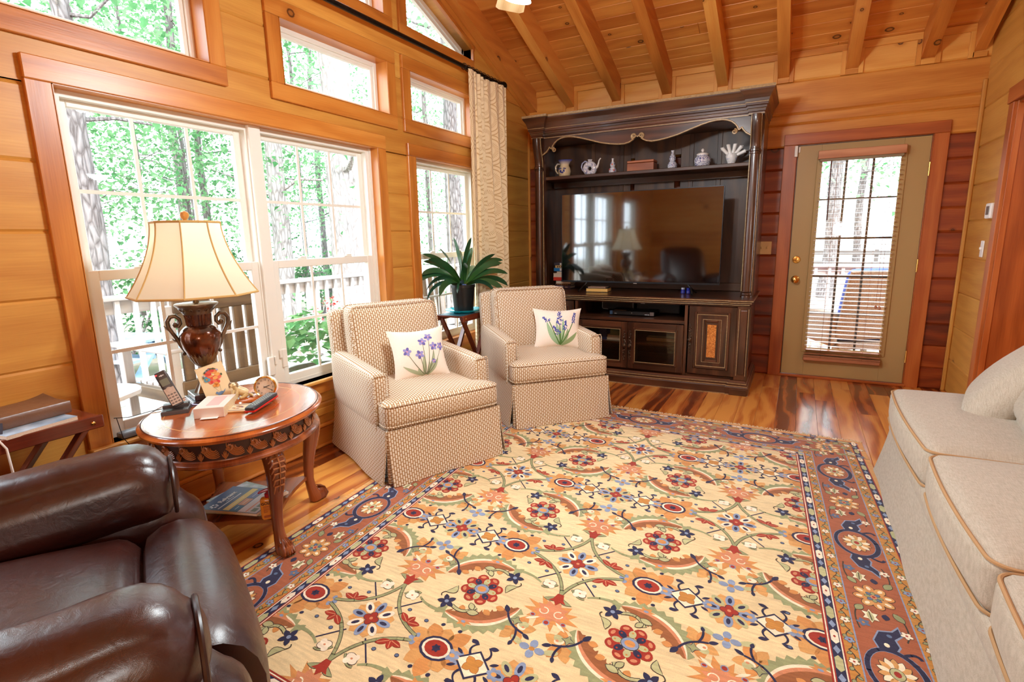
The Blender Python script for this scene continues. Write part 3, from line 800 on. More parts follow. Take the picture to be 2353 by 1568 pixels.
for sx in (-1, 1):
    mb = MB(); mb.b2((sx * 0.957 - 0.052, yf - 0.022, 0.12), (sx * 0.957 + 0.052, yf + 0.02, 0.735), bev=0.004, grain=2)
    mb.b2((sx * 0.957 - 0.026, yf - 0.03, 0.17), (sx * 0.957 + 0.026, yf - 0.02, 0.70), bev=0.006, grain=2, seg=2)
    mb.mi = 1
    for k in (-0.034, 0.034): mb.b2((sx * 0.957 + k - 0.002, yf - 0.0245, 0.16), (sx * 0.957 + k + 0.002, yf - 0.0215, 0.71))
    mb.build('pilaster', [M_WAL, M_GOLD], cab)
mb = MB()      # plinth
prof = [(0, 0), (0.032, 0), (0.032, 0.062), (0.026, 0.07), (0.026, 0.082), (0.016, 0.09), (0.016, 0.1), (0.006, 0.112), (0.0, 0.118)]
mb.sweep(bpath(0.99, yf), prof); mb.mi = 1
for o_, z_ in ((0.034, 0.004), (0.0275, 0.076), (0.0175, 0.095)): mb.sweep(bpath(0.99, yf), [(o_ - .004, z_ - 0.003), (o_, z_ - 0.003), (o_, z_ + 0.003), (o_ - .004, z_ + 0.003)])
for sx in (-1, 1): mb.mi = 0; mb.b2((sx * 0.955 - 0.075, yf - 0.056, 0), (sx * 0.955 + 0.062, yf, 0.052), bev=0.004, grain=0)
mb.build('plinth', [M_WAL, M_GOLD], cab)
mb = MB()      # base top
pth = bpath(0.985, yf)
mb.prism([(p[0], p[1] ) for p in pth], 0.745, 0.784)
prof = [(0, 0.738), (0.008, 0.738), (0.012, 0.748), (0.022, 0.752), (0.022, 0.764), (0.034, 0.768), (0.036, 0.78), (0.03, 0.785), (0.0, 0.785)]
mb.sweep(pth, prof); mb.mi = 1
for o_, z_ in ((0.0375, 0.776), (0.0235, 0.758), (0.0105, 0.741)): mb.sweep(pth, [(o_ - .004, z_ - 0.0024), (o_, z_ - 0.0024), (o_, z_ + 0.0024), (o_ - .004, z_ + 0.0024)])
mb.build('base_top', [M_WAL, M_GOLD], cab)
# doors
def pull(x, y, z, parent):
    mb = MB()
    M = frame((x, y, z), (1, 0, 0), (0, 0, 1))
    for sg in (1, -1):
        pts = []
        for i in range(34):
            t = i / 33; a = t * 4.2 * PI
            pts.append(M @ Vector((math.sin(a) * 0.012 * (1 - 0.55 * t), sg * (0.018 + t * 0.105), 0.004 + 0.002 * math.cos(a))))
        mb.tube(pts, [0.0034 * (1 - 0.4 * i / 33) for i in range(34)], 6)
        for t in (0.25, 0.52, 0.8): mb.lathe([(0.0, -.004), (0.005, -.002), (0.005, 0.003), (0, 0.006)], 8, M=M @ T(0.006 * (1 if t != 0.52 else -1), sg * (0.018 + t * 0.105), 0.004))
        mb.lathe([(0, -.004), (0.005, 0), (0.004, 0.004), (0, 0.006)], 8, M=M @ T(0, sg * 0.13, 0.003))
    mb.lathe([(0.016, 0), (0.014, 0.006), (0.006, 0.009), (0.006, 0.018), (0.015, 0.024), (0.016, 0.03), (0.01, 0.037), (0, 0.039)], 16, M=M)
    mb.build('door_pull', M_BRONZE, parent)
def rect_frame(mb, x0, x1, z0, z1, w, y0, y1, bev=0.003):
    mb.b2((x0, y0, z0), (x0 + w, y1, z1), grain=2, bev=bev); mb.b2((x1 - w, y0, z0), (x1, y1, z1), grain=2, bev=bev)
    mb.b2((x0 + w, y0, z1 - w), (x1 - w, y1, z1), grain=0, bev=bev); mb.b2((x0 + w, y0, z0), (x1 - w, y1, z0 + w), grain=0, bev=bev)
yd = yf - 0.004
def bd(x): return -0.030 * max(0, 1 - (x / 0.875) ** 2)
M_CGLASS = glassmat('cabinet_glass', (0.8, 0.78, 0.74, 1), 1.4)
def glass_door(x0, x1, label, px):
    by = bd((x0 + x1) / 2) * 0.8
    mb = MB(); rect_frame(mb, x0, x1, 0.135, 0.553, 0.055, yd + by, yd + by + 0.022)
    rect_frame(mb, x0 + 0.046, x1 - 0.046, 0.181, 0.507, 0.018, yd + by - 0.006, yd + by + 0.01, 0.004); mb.mi = 1
    rect_frame(mb, x0 + 0.064, x1 - 0.064, 0.199, 0.489, 0.004, yd + by - 0.003, yd + by + 0.004, 0)
    d = mb.build('cabinet_door', [M_WAL, M_GOLD], cab)
    if label: d['label'] = label
    g = MB(); g.b2((x0 + 0.05, yd + by + 0.008, 0.19), (x1 - 0.05, yd + by + 0.012, 0.5)); g.build('glass_pane', M_CGLASS, d)
    pull(px, yd + by - 0.002, 0.345, d)
glass_door(-0.466, 0.014, 'left glass-fronted door', -0.012)
glass_door(0.018, 0.494, 'right glass-fronted door', 0.040)
def panel_door(x0, x1, px):
    by = bd((x0 + x1) / 2) * 0.6
    mb = MB(); mb.b2((x0, yd + by + 0.004, 0.14), (x1, yd + by + 0.026, 0.718), grain=2, bev=0.003)
    xa, xb = x0 + 0.046, x1 - 0.046
    rect_frame(mb, xa, xb, 0.19, 0.675, 0.022, yd + by - 0.008, yd + by + 0.006, 0.005)
    rect_frame(mb, xa + 0.07, xb - 0.07, 0.25, 0.61, 0.022, yd + by - 0.006, yd + by + 0.006, 0.006)
    mb.mi = 1
    rect_frame(mb, xa + 0.022, xb - 0.022, 0.212, 0.653, 0.005, yd + by - 0.0035, yd + by + 0.005, 0)
    rect_frame(mb, xa + 0.068, xb - 0.068, 0.248, 0.612, 0.0035, yd + by - 0.002, yd + by + 0.005, 0)
    mb.mi = 2; mb.b2(((xa + xb) / 2 - 0.035, yd + by - 0.002, 0.292), ((xa + xb) / 2 + 0.035, yd + by + 0.006, 0.568))
    d = mb.build('cabinet_door', [M_WAL, M_GOLD, M_BURL], cab); d['label'] = 'panelled door with a burl wood inset'
    pull(px, yd + by - 0.004, 0.435, d)
panel_door(0.532, 0.905, 0.548); panel_door(-0.905, -0.505, -0.522)

# hutch
yh = 4.84 - CY
mb = MB()
for sx in (-1, 1):
    mb.b2((sx * 0.945 - 0.045, yh, 0.785), (sx * 0.945 + 0.045, yh + 0.045, 2.23), grain=2)
    mb.b2((sx * 0.985 - 0.012, yh + 0.02, 0.785), (sx * 0.985 + 0.012, YBK, 2.23), grain=2)
mb.b2((-0.985, yh + 0.02, 2.2), (0.985, YBK, 2.23), grain=0)
mb.build('hutch_case', M_WAL, cab)
mb = MB()      # back with two cable slots
yb0, yb1 = YBK - 0.10, YBK - 0.085
xs = [-0.975, -0.56, -0.27, -0.18, -0.145, 0.235, 0.285, 0.38, 0.62, 0.975]
for a, b in zip(xs[:-1], xs[1:]):
    if (a, b) in ((-0.18, -0.145), (0.235, 0.285)):
        mb.b2((a, yb0, 0.785), (b, yb1, 1.0), grain=2); mb.b2((a, yb0, 2.03), (b, yb1, 2.2), grain=2)
    else:
        mb.b2((a + 0.001, yb0, 0.785), (b - 0.001, yb1, 2.2), grain=2, bev=0.002)
for x in (-0.56, -0.27, 0.38, 0.62): mb.b2((x - 0.02, yb0 - 0.008, 0.785), (x + 0.02, yb0, 2.2), grain=2, bev=0.003)
mb.b2((-0.975, yb0 - 0.01, 0.785), (0.975, yb0, 0.86), grain=0, bev=0.004)
mb.build('back_panel', M_WALB, cab)
mb = MB(); mb.b2((-0.972, yh + 0.045, 1.842), (0.972, yb0 - 0.012, 1.872), grain=0, bev=0.004)
mb.build('display_shelf', M_WALB, cab)
mb = MB(); mb.b2((-0.96, yb0 - 0.06, 1.79), (0.96, yb0 - 0.03, 1.842), grain=0); mb.build('shelf_rail', M_WAL, cab)
for sx in (-1, 1):
    mb = MB(); x = sx * 0.943; yc_ = yh - 0.03
    pts = []; 
    for i in range(15):
        t = i / 14; pts.append((x, yc_ - 0.052 * (0.5 - 0.5 * math.cos(PI * min(1, t * 1.05))), 1.955 + 0.255 * t))
    pr = [(math.copysign(abs(math.cos(a)) ** 0.7, math.cos(a)) * 0.033, math.copysign(abs(math.sin(a)) ** 0.7, math.sin(a)) * 0.03) for a in [2 * PI * k / 16 for k in range(16)]]
    mb.tube(pts, 1.0, prof=pr, up=(0, -1, 0))
    mb.tube([(x, yc_, 0.83), (x, yc_, 1.0), (x, yc_, 1.92)], [0.97, 1.03, 0.97], prof=pr, up=(0, -1, 0))
    for z, h, r in ((1.93, 0.02, 1.12), (1.95, 0.024, 1.22), (1.97, 0.016, 1.06), (0.79, 0.022, 1.3), (0.812, 0.02, 1.15)):
        mb.tube([(x, yc_, z - h / 2), (x, yc_, z - h / 3), (x, yc_, z + h / 3), (x, yc_, z + h / 2)], [r * .86, r, r, r * .86], prof=pr, up=(0, -1, 0))
    mb.mi = 1
    for k in (-1, 1):
        mb.tube([(x + k * 0.038, yh - 0.012, 0.83), (x + k * 0.038, yh - 0.012, 1.92)], 0.0045, 6)
        mb.tube([(x + k * 0.036, p[1] - 0.0 + 0.018, p[2]) for p in pts], 0.0045, 6)
    mb.build('column', [M_WAL, M_GOLD], cab)
# valance
half = [(0.92, 2.058), (0.90, 2.066), (0.868, 2.086), (0.845, 2.112), (0.834, 2.13), (0.822, 2.118), (0.812, 2.112), (0.80, 2.14), (0.782, 2.162), (0.755, 2.183), (0.72, 2.197), (0.68, 2.204), (0.64, 2.204), (0.59, 2.198), (0.53, 2.184), (0.44, 2.157), (0.34, 2.125), (0.25, 2.106), (0.18, 2.096), (0.12, 2.093), (0.075, 2.102), (0.045, 2.118), (0.024, 2.14), (0.012, 2.15)]
curve = [(-x, z) for x, z in half] + [(0, 2.142)] + [(x, z) for x, z in reversed(half)]
mb = MB(); poly = [(0.92, 2.225), (-0.92, 2.225)] + curve
MV = frame((0, yh + 0.012, 0), (1, 0, 0), (0, 0, 1))
mb.prism(list(reversed(poly))[::-1], 0.0, 0.03, M=MV)
mb.mi = 1
yv = yh - 0.021
sm = []
for i in range(len(curve) - 1):
    for k in range(3):
        t = k / 3; sm.append((curve[i][0] * (1 - t) + curve[i + 1][0] * t, yv, curve[i][1] * (1 - t) + curve[i + 1][1] * t + 0.004))
mb.tube(sm, 0.0065, 6)
def spiral(cx, cz, r0, a0, turns, sgn, rad=0.007):
    pts = []
    for i in range(28):
        t = i / 27; a = a0 + sgn * turns * 2 * PI * t; r = r0 * (1 - 0.86 * t)
        pts.append((cx + r * math.cos(a), yv - 0.003 - 0.006 * t, cz + r * math.sin(a)))
    mb.tube(pts, [rad * (1 - 0.3 * i / 27) for i in range(28)], 7)
for s_ in (-1, 1):
    spiral(s_ * 0.032, 2.152, 0.024, -PI / 2 if s_ > 0 else -PI / 2, 1.6, 1 if s_ > 0 else -1, 0.0085)
    spiral(s_ * 0.782, 2.105, 0.021, PI / 2 if s_ > 0 else PI / 2, 1.5, -1 if s_ > 0 else 1, 0.007)
mb.build('carved_valance', [M_WAL, M_GOLD], cab)
# cornice
hp = [(-0.99, YBK), (-0.99, yh - 0.062), (-0.89, yh - 0.062), (-0.89, yh - 0.022), (0.89, yh - 0.022), (0.89, yh - 0.062), (0.99, yh - 0.062), (0.99, YBK)]
mb = MB()
prof = [(0, 2.212), (0.006, 2.212), (0.006, 2.228), (0.013, 2.233), (0.013, 2.25), (0.021, 2.255), (0.021, 2.272), (0.03, 2.277), (0.03, 2.294), (0.034, 2.302), (0.038, 2.322), (0.047, 2.345), (0.06, 2.365), (0.07, 2.38), (0.07, 2.388), (0, 2.388)]
mb.sweep(hp, prof)
mb.prism(hp, 2.21, 2.386)
mb.mi = 1
mb.sweep(hp, [(0.0, 2.388), (0.074, 2.388), (0.076, 2.394), (0.074, 2.408), (0, 2.408)])
mb.sweep(hp, [(0.02, 2.2945), (0.0325, 2.2945), (0.0325, 2.3005), (0.02, 2.3005)]); mb.sweep(hp, [(0.0, 2.2135), (0.0085, 2.2135), (0.0085, 2.219), (0.0, 2.219)])
mb.sweep(hp, [(0.0, 2.2495), (0.0145, 2.2495), (0.0145, 2.253), (0.0, 2.253)])
mb.build('crown_moulding', [M_WAL, M_GOLD], cab)
mb = MB(); mb.prism(hp, 2.396, 2.404); mb.build('top_panel', M_WALB, cab)

# ------------------------------------------------------------------ television
M_SCREEN = plain('tv_screen', rgb(3, 3, 4), 0.08, spec=0.5, coat=1.0, Coat_IOR=2.1, Coat_Roughness=0.05)
tv = thing('television', 'large flat black television standing in the dark walnut cabinet', 'television', (1.347, 4.87, 0.785))
mb = MB(); mb.b2((-0.727, -0.012, 0.088), (0.727, 0.022, 0.912), bev=0.004); mb.b2((-0.5, 0.022, 0.15), (0.5, 0.06, 0.6), bev=0.02); mb.build('housing', M_BLACK, tv)
mb = MB(); mb.b2((-0.722, -0.0135, 0.103), (0.722, -0.0118, 0.907)); mb.build('screen', M_SCREEN, tv)
mb = MB(); rect_frame(mb, -0.728, 0.728, 0.087, 0.913, 0.006, -0.016, 0.0, 0.001); mb.b2((-0.72, -0.0155, 0.090), (0.72, -0.013, 0.101)); mb.build('bezel', plain('tv_bezel', rgb(44, 46, 50), 0.3, 0.6), tv)
mb = MB(); mb.b2((-0.016, -0.018, 0.084), (0.016, -0.012, 0.09)); mb.build('logo_bar', plain('silver', rgb(190, 190, 190), 0.3, 0.8), tv)
for sx in (-1, 1):
    mb = MB(); mb.tube([(sx * 0.46, 0.0, 0.1), (sx * 0.49, -0.01, 0.06), (sx * 0.52, -0.10, 0.008)], 0.008, 6); mb.tube([(sx * 0.49, -0.005, 0.06), (sx * 0.52, 0.11, 0.008)], 0.008, 6); mb.build('foot', M_BLACK, tv)

# ------------------------------------------------------------------ books and boxes in the cabinet
def book(name, label, w, d, h, loc, rz, cover, page, cat='book', group=None, soft=False, spine_front=True):
    """w along x (spine length), d along y, h thick; spine towards -y"""
    b = thing(name, label, cat, loc, rz, group)
    mb = MB(); t = 0.0016 if soft else 0.0028
    mb.b2((-w / 2, -d / 2, 0), (w / 2, d / 2, t)); mb.b2((-w / 2, -d / 2, h - t), (w / 2, d / 2, h)); mb.b2((-w / 2, -d / 2 - 0.001, 0), (w / 2, -d / 2 + t, h), bev=0.001)
    mb.build('cover', cover, b)
    mb = MB(); e = 0.0 if soft else 0.003; mb.b2((-w / 2 + e, -d / 2 + t, t), (w / 2 - e, d / 2 - e, h - t)); mb.build('pages', page, b)
    return b
M_PAGE = noisy('book_pages', rgb(228, 208, 170), rgb(206, 180, 138), 300, 0.8)
M_PAGEW = noisy('pale_pages', rgb(224, 206, 186), rgb(206, 184, 160), 300, 0.8)
stack = [('purple-grey hardback at the bottom of the stack left of the television', 0.18, 0.027, rgb(96, 88, 118), 0.0, 1), ('black book with speckled gold spine, second from the bottom of the stack', 0.172, 0.018, rgb(66, 40, 30), 0.004, 1),
         ('dull tan paperback under the red book in the stack', 0.165, 0.032, rgb(196, 160, 124), 0.012, 0), ('bright red hardback in the middle of the stack left of the television', 0.175, 0.034, rgb(206, 52, 34), -0.012, 1), ('thick cream-paged book on top of the red one', 0.178, 0.04, rgb(206, 176, 140), -0.014, 0),
         ('thin white book below the blue one', 0.15, 0.02, rgb(222, 212, 196), 0.02, 0), ('blue hardback with white lettering marks high in the stack', 0.172, 0.033, rgb(30, 110, 168), -0.005, 1), ('tan book with dark dashes on its spine near the top of the stack', 0.16, 0.025, rgb(208, 166, 104), 0.008, 1), ('dark grey book with a pale spine band on top of the stack', 0.168, 0.028, rgb(58, 54, 64), -0.004, 1)]
z = 0.786
for i, (lb, w, h, c, dx, sp) in enumerate(stack):
    bk = book('book', lb, w, 0.125, h, (0.545 + dx + w / 2 - 0.09, 5.12 + (i % 3) * 0.004, z), R((-2, 3, -1, 2, -3, 1, 0, 2, -2)[i]) + (0 if sp else PI), plain('book_cover', c, 0.5), M_PAGEW, group='books stacked beside the television')
    if i in (0, 6, 8):
        mb = MB(); mb.b2((-0.02, -0.0645, 0.004), (0.01, -0.0633, h - 0.004)); mb.b2((0.03, -0.0645, h * .35), (0.06, -0.0633, h * .65)); mb.build('spine_mark', plain('spine_mark', rgb(214, 206, 196), 0.5), bk)
    if i in (1, 7):
        mb = MB()
        for k in range(6): mb.b2((-0.06 + k * 0.02, -0.0645, 0.006), (-0.048 + k * 0.02, -0.0633, h - 0.006))
        mb.build('spine_mark', plain('spine_gold', rgb(60, 44, 34) if i == 7 else rgb(180, 120, 60), 0.5), bk)
    z += h + 0.0004
book('book', 'thick yellow-paged book lying under the television screen edge', 0.21, 0.145, 0.036, (0.99, 4.885, 0.786), R(4) + PI, plain('black_cover', rgb(26, 22, 20), 0.5), noisy('yellow_pages', rgb(224, 184, 104), rgb(206, 158, 80), 300, 0.8))
book('book', 'slim grey book on the yellow-paged book below the screen', 0.17, 0.12, 0.01, (0.985, 4.89, 0.8224), R(3), plain('slim_cover', rgb(150, 120, 100), 0.5), M_PAGEW)
M_BLUEGL = plain('cobalt_glass', rgb(28, 38, 130), 0.1, spec=0.6)
for i, (jx, lb) in enumerate(((1.763, 'left of the two small cobalt jars under the television'), (1.808, 'right of the two small cobalt jars under the television'))):
    j = thing('small_jar', lb, 'jar', (jx, 4.93, 0.785), group='blue jars under the screen')
    mb = MB(); mb.lathe([(0.015, 0), (0.019, 0.004), (0.019, 0.03), (0.014, 0.036), (0.014, 0.04)], 20); mb.build('jar_body', M_BLUEGL, j)
    mb = MB(); mb.lathe([(0.0165, 0.038), (0.0165, 0.052), (0.015, 0.053)], 20); mb.build('lid', plain('jar_lid', rgb(176, 186, 204), 0.3, 0.5) if i == 0 else M_BLUEGL, j)
# receivers in the open bay
M_RTXT = plain('logo_grey', rgb(200, 200, 200), 0.4)
rc = thing('satellite_receiver', 'black satellite receiver with grey end cap in the open cabinet bay', 'receiver', (1.352, 4.80, 0.587))
mb = MB(); mb.b2((-0.205, -0.05, 0.004), (0.205, 0.16, 0.042), bev=0.004); mb.build('case', M_BLACK, rc)
mb = MB(); mb.b2((0.165, -0.0515, 0.006), (0.2, -0.049, 0.04), bev=0.001); mb.build('end_cap', plain('brushed_grey', rgb(120, 104, 98), 0.4, 0.5), rc)
mb = MB(); mb.b2((-0.206, -0.0515, 0.006), (-0.18, -0.049, 0.04), bev=0.001); mb.build('end_cap', plain('blue_grey_cap', rgb(66, 92, 122), 0.3, 0.3), rc)
text_mesh('logo', 'dish', 0.014, frame((-0.15, -0.0512, 0.016), (1, 0, 0), (0, 0, 1)), M_RTXT, rc)
mb = MB(); mb.b2((0.118, -0.0512, 0.012), (0.145, -0.05, 0.017)); mb.b2((0.148, -0.0512, 0.011), (0.158, -0.05, 0.018)); mb.b2((-0.002, -0.0512, 0.022), (0.002, -0.05, 0.028)); mb.build('front_mark', M_RTXT, rc)
mb = MB(); mb.b2((-0.17, -0.03, 0.042), (-0.06, 0.0, 0.0436)); mb.build('top_strip', plain('strip', rgb(176, 140, 118), 0.3, 0.4), rc)
rb = thing('receiver_box', 'rounded black dish box standing at the back left of the cabinet bay', 'receiver', (1.15, 5.06, 0.587))
mb = MB(); mb.b2((-0.17, -0.06, 0), (0.16, 0.06, 0.128), bev=0.02, seg=3); mb.build('case', M_BLACK, rb)
text_mesh('logo', 'dish', 0.026, frame((-0.075, -0.0612, 0.1), (1, 0, 0), (0, 0, 1)), M_RTXT, rb)
mb = MB(); mb.tube([(-0.158, -0.061, 0.09), (-0.158, -0.061, 0.03), (-0.15, -0.061, 0.02), (-0.10, -0.061, 0.018)], 0.003, 6); mb.build('trim_line', M_RTXT, rb)
sb = thing('media_box', 'wide flat black box behind the satellite receiver', 'speaker', (1.53, 5.05, 0.587))
mb = MB(); mb.b2((-0.2, -0.06, 0), (0.2, 0.06, 0.1), bev=0.008); mb.build('case', plain('speaker_black', rgb(24, 22, 22), 0.6), sb)
mb = MB(); mb.b2((-0.16, -0.0615, 0.083), (-0.12, -0.06, 0.09)); mb.build('logo_bar', M_RTXT, sb)
# behind the glass doors
bks = [('cream paperback lowest behind the left glass door', 0.2, 0.022, rgb(214, 196, 172)), ('ivory book second from the bottom behind the left glass door', 0.19, 0.02, rgb(226, 208, 184))]
z = 0.3565
for lb, w, h, c in bks:
    book('book', lb, w, 0.14, h, (1.225, 4.80, z), PI + 0.03, plain('cream_cover', c, 0.6), M_PAGEW, group='books behind the left glass door'); z += h + .0004
book('book', 'green book lying on cream books behind the left glass door', 0.17, 0.13, 0.05, (1.24, 4.80, z), PI - 0.02, plain('green_cover', rgb(108, 128, 92), 0.5), plain('green_edge', rgb(120, 138, 100), 0.6), group='books behind the left glass door')
mb = MB(); mb.b2((-0.035, -0.09, 0), (0.035, 0.09, 0.12)); o = mb.build('storage_box', plain('blue_card', rgb(36, 58, 110), 0.5)); o.location = (1.09, 4.82, 0.3565); tag(o, 'blue box beside the green book behind the left glass door', 'box')
mb = MB(); mb.b2((-0.17, -0.05, 0), (0.17, 0.05, 0.035), bev=0.003); o = mb.build('reflection_box', plain('reflection_tan', rgb(176, 142, 96), 0.4, 0.3)); o.location = (1.65, 4.84, 0.3565); tag(o, 'flat tan box standing in for beige reflections in the right glass door', 'player')  # plain tan box added in place of beige reflections on the door glass

# ------------------------------------------------------------------ ceramics on the display shelf
def china(name, base, blue, scale, lo, hi):
    t = NT(name); co = t.n('TexCoord').outputs['Object']
    v = t.n('TexNoise', None, Vector=co, Scale=scale, Detail=2.0, Distortion=1.6).outputs[0]
    m = t.n('MapRange', None, Value=v, i1=lo, i2=hi, i3=0.0, i4=1.0).outputs[0]
    t.bsdf(Base_Color=t.mix(m, base, blue), Roughness=0.15, Coat_Weight=0.5); return t.m
M_CHI = china('blue_white_china', rgb(226, 226, 232), rgb(44, 62, 138), 60, 0.54, 0.62)
M_CHI2 = china('dense_blue_white_china', rgb(220, 222, 230), rgb(36, 50, 124), 90, 0.50, 0.58)
M_CHIP = plain('plain_white_china', rgb(232, 230, 226), 0.15, coat=0.5)
M_BLUEP = plain('cobalt_paint', rgb(40, 52, 128), 0.2, coat=0.4)
ZS = 1.8726
def gradz(name, stops):
    t = NT(name); co = t.n('TexCoord').outputs['Object']; z = t.n('SeparateXYZ', None, Vector=co).outputs[2]
    t.bsdf(Base_Color=t.ramp(t.math('MULTIPLY', z, 5.0), stops), Roughness=0.18, Coat_Weight=0.4); return t.m
M_PITCH = gradz('salt_glaze_pitcher', [(0.0, rgb(110, 120, 176)), (0.06, rgb(214, 196, 156)), (0.58, rgb(216, 200, 166)), (0.8, rgb(66, 78, 160))])
p = thing('pitcher', 'cream pitcher with blue rim and berry motif, leftmost on the display shelf', 'pitcher', (0.575, 5.04, ZS))
mb = MB(); prof = [(0.046, 0), (0.05, 0.004), (0.058, 0.03), (0.062, 0.055), (0.056, 0.085), (0.045, 0.105), (0.042, 0.115), (0.048, 0.135), (0.06, 0.155), (0.064, 0.162), (0.06, 0.161), (0.046, 0.14), (0.04, 0.12)]
def lip(a, r, z): return 1 + (0.28 * max(0, math.cos(a)) ** 6 * max(0, (z - 0.11) / 0.05) if z > 0.11 else 0)
mb.lathe(prof, 32, mod=lip, caps=False); mb.build('pitcher_body', M_PITCH, p)
mb = MB(); mb.tube([(-0.048, 0, 0.128), (-0.075, 0, 0.132), (-0.094, 0, 0.108), (-0.092, 0, 0.07), (-0.075, 0, 0.045), (-0.056, 0, 0.042)], [0.006, 0.008, 0.008, 0.0075, 0.007, 0.006], 8); mb.build('handle', M_PITCH, p)
mb = MB()
for bx, bz, rr in ((-0.014, 0.055, 0.0135), (0.014, 0.058, 0.0135), (0.001, 0.045, 0.011)):
    M = frame((bx, -0.0605 + abs(bx) * 0.15, bz), (1, 0, 0), (0, 0, 1)); mb.lathe([(rr, 0), (rr * .7, 0.002), (0, 0.0026)], 12, M=M)
for sx in (-1, 1):
    for k in range(2):
        M = frame((sx * (0.016 + 0.014 * k), -0.058, 0.082 - .004 * k), (1, 0, sx * 0.3), (0, 0, 1)); mb.lathe([(0.009, 0), (0.006, 0.0015), (0, 0.002)], 10, M=M @ Matrix.Diagonal((1.2, 0.5, 1, 1)))
mb.build('berry_motif', M_BLUEP, p)
tp = thing('teapot', 'blue and white ring-shaped teapot on the display shelf', 'teapot', (0.832, 5.05, ZS))
mb = MB(); pts = [(0.043 * math.cos(a), 0, 0.066 + 0.043 * math.sin(a)) for a in [2 * PI * i / 36 for i in range(36)]]
mb.tube(pts, 0.027, 14, closed=True, up=(0, 1, 0)); mb.lathe([(0.034, 0), (0.036, 0.004), (0.026, 0.012), (0.03, 0.02)], 20); mb.build('teapot_body', M_CHI, tp)
mb = MB(); mb.lathe([(0.02, 0.128), (0.017, 0.136), (0.021, 0.146), (0.023, 0.149), (0.0, 0.15)], 20); mb.build('neck', M_CHI, tp)
mb = MB(); mb.tube([(0.05, 0, 0.06), (0.075, 0, 0.08), (0.085, 0, 0.11), (0.09, 0, 0.135), (0.106, 0, 0.155)], [0.016, 0.011, 0.008, 0.0065, 0.006], 10); mb.build('spout', M_CHIP, tp)
mb = MB(); mb.tube([(-0.02, 0, 0.126), (-0.05, 0, 0.136), (-0.078, 0, 0.118), (-0.086, 0, 0.085), (-0.075, 0, 0.055), (-0.062, 0, 0.045)], [0.006, 0.007, 0.006, 0.0055, 0.005, 0.005], 8); mb.build('handle', plain('pale_blue_glaze', rgb(176, 186, 222), 0.2, coat=0.4), tp)
def gourd(x, y, lb, s, mat):
    g = thing('gourd_vase', lb, 'vase', (x, y, ZS))
    mb = MB(); mb.lathe([(0.03 * s, 0), (0.034 * s, 0.004 * s), (0.041 * s, 0.025 * s), (0.041 * s, 0.045 * s), (0.03 * s, 0.066 * s), (0.021 * s, 0.074 * s), (0.026 * s, 0.086 * s), (0.0285 * s, 0.1 * s), (0.024 * s, 0.116 * s), (0.014 * s, 0.13 * s), (0.0105 * s, 0.14 * s), (0.0125 * s, 0.158 * s), (0.0145 * s, 0.166 * s), (0.009 * s, 0.166 * s), (0.008 * s, 0.15 * s)], 28, mod=(lambda a, r, z: 1 + 0.03 * math.cos(8 * a)), caps=False)
    mb.build('vase_body', mat, g); return g
g = gourd(1.052, 5.06, 'small double-gourd vase with orange flower spots, left of the wooden box', 0.86, M_CHI)
mb = MB()
for a, z, r in ((-1.5, 0.088, 0.008), (-0.9, 0.035, 0.008), (-2.3, 0.042, 0.009)):
    M = frame((0.0 + (0.0245 if z > .06 else 0.0352) * math.cos(a), (0.0245 if z > .06 else 0.0352) * math.sin(a), z), (-math.sin(a), math.cos(a), 0), (0, 0, 1)); mb.lathe([(r, -0.001), (r * .6, 0.0012), (0, 0.0016)], 10, M=M)
mb.build('flower_spot', plain('orange_enamel', rgb(206, 84, 40), 0.3), g)
gourd(1.60, 5.06, 'taller blue and white double-gourd vase right of the wooden box', 1.0, M_CHI2)
wb = thing('wooden_box', 'reddish wooden box with lid on the middle of the display shelf', 'box', (1.325, 5.08, ZS))
M_BOX = wood('box_wood', rgb(176, 104, 62), rgb(150, 82, 46), rgb(116, 58, 32), rough=0.4, vary=0.1)
mb = MB(); mb.b2((-0.122, -0.07, 0), (0.122, 0.07, 0.078), bev=0.003, grain=0); mb.build('box_body', M_BOX, wb)
mb = MB(); mb.b2((-0.122, -0.071, 0.080), (0.122, 0.07, 0.102), bev=0.004, grain=0); mb.build('lid', M_BOX, wb)
gj = thing('ginger_jar', 'round blue and white lidded ginger jar on the display shelf', 'jar', (1.857, 5.05, ZS + 0.0))
mb = MB(); mb.lathe([(0.054, 0), (0.056, 0.004), (0.062, 0.025), (0.069, 0.055), (0.067, 0.075), (0.052, 0.092), (0.046, 0.096), (0.046, 0.104)], 32); mb.build('jar_body', M_CHI2, gj)
mb = MB(); mb.lathe([(0.05, 0.102), (0.051, 0.112), (0.042, 0.12), (0.016, 0.126), (0.007, 0.13), (0.012, 0.138), (0.0135, 0.147), (0.008, 0.156), (0.0, 0.16)], 28); mb.build('lid', M_CHIP, gj)
fv = thing('finger_vase', 'white five-fingered tulip vase with blue sprig at the shelf right end', 'vase', (2.09, 5.07, ZS))
mb = MB(); mb.lathe([(0.038, 0), (0.04, 0.006), (0.028, 0.014), (0.034, 0.03), (0.046, 0.058), (0.05, 0.08), (0.044, 0.098), (0.0, 0.11)], 26, mod=lambda a, r, z: 1.0 - 0.22 * abs(math.sin(a))); mb.build('vase_body', china('sprig_china', rgb(230, 228, 226), rgb(90, 104, 168), 48, 0.60, 0.68), fv)
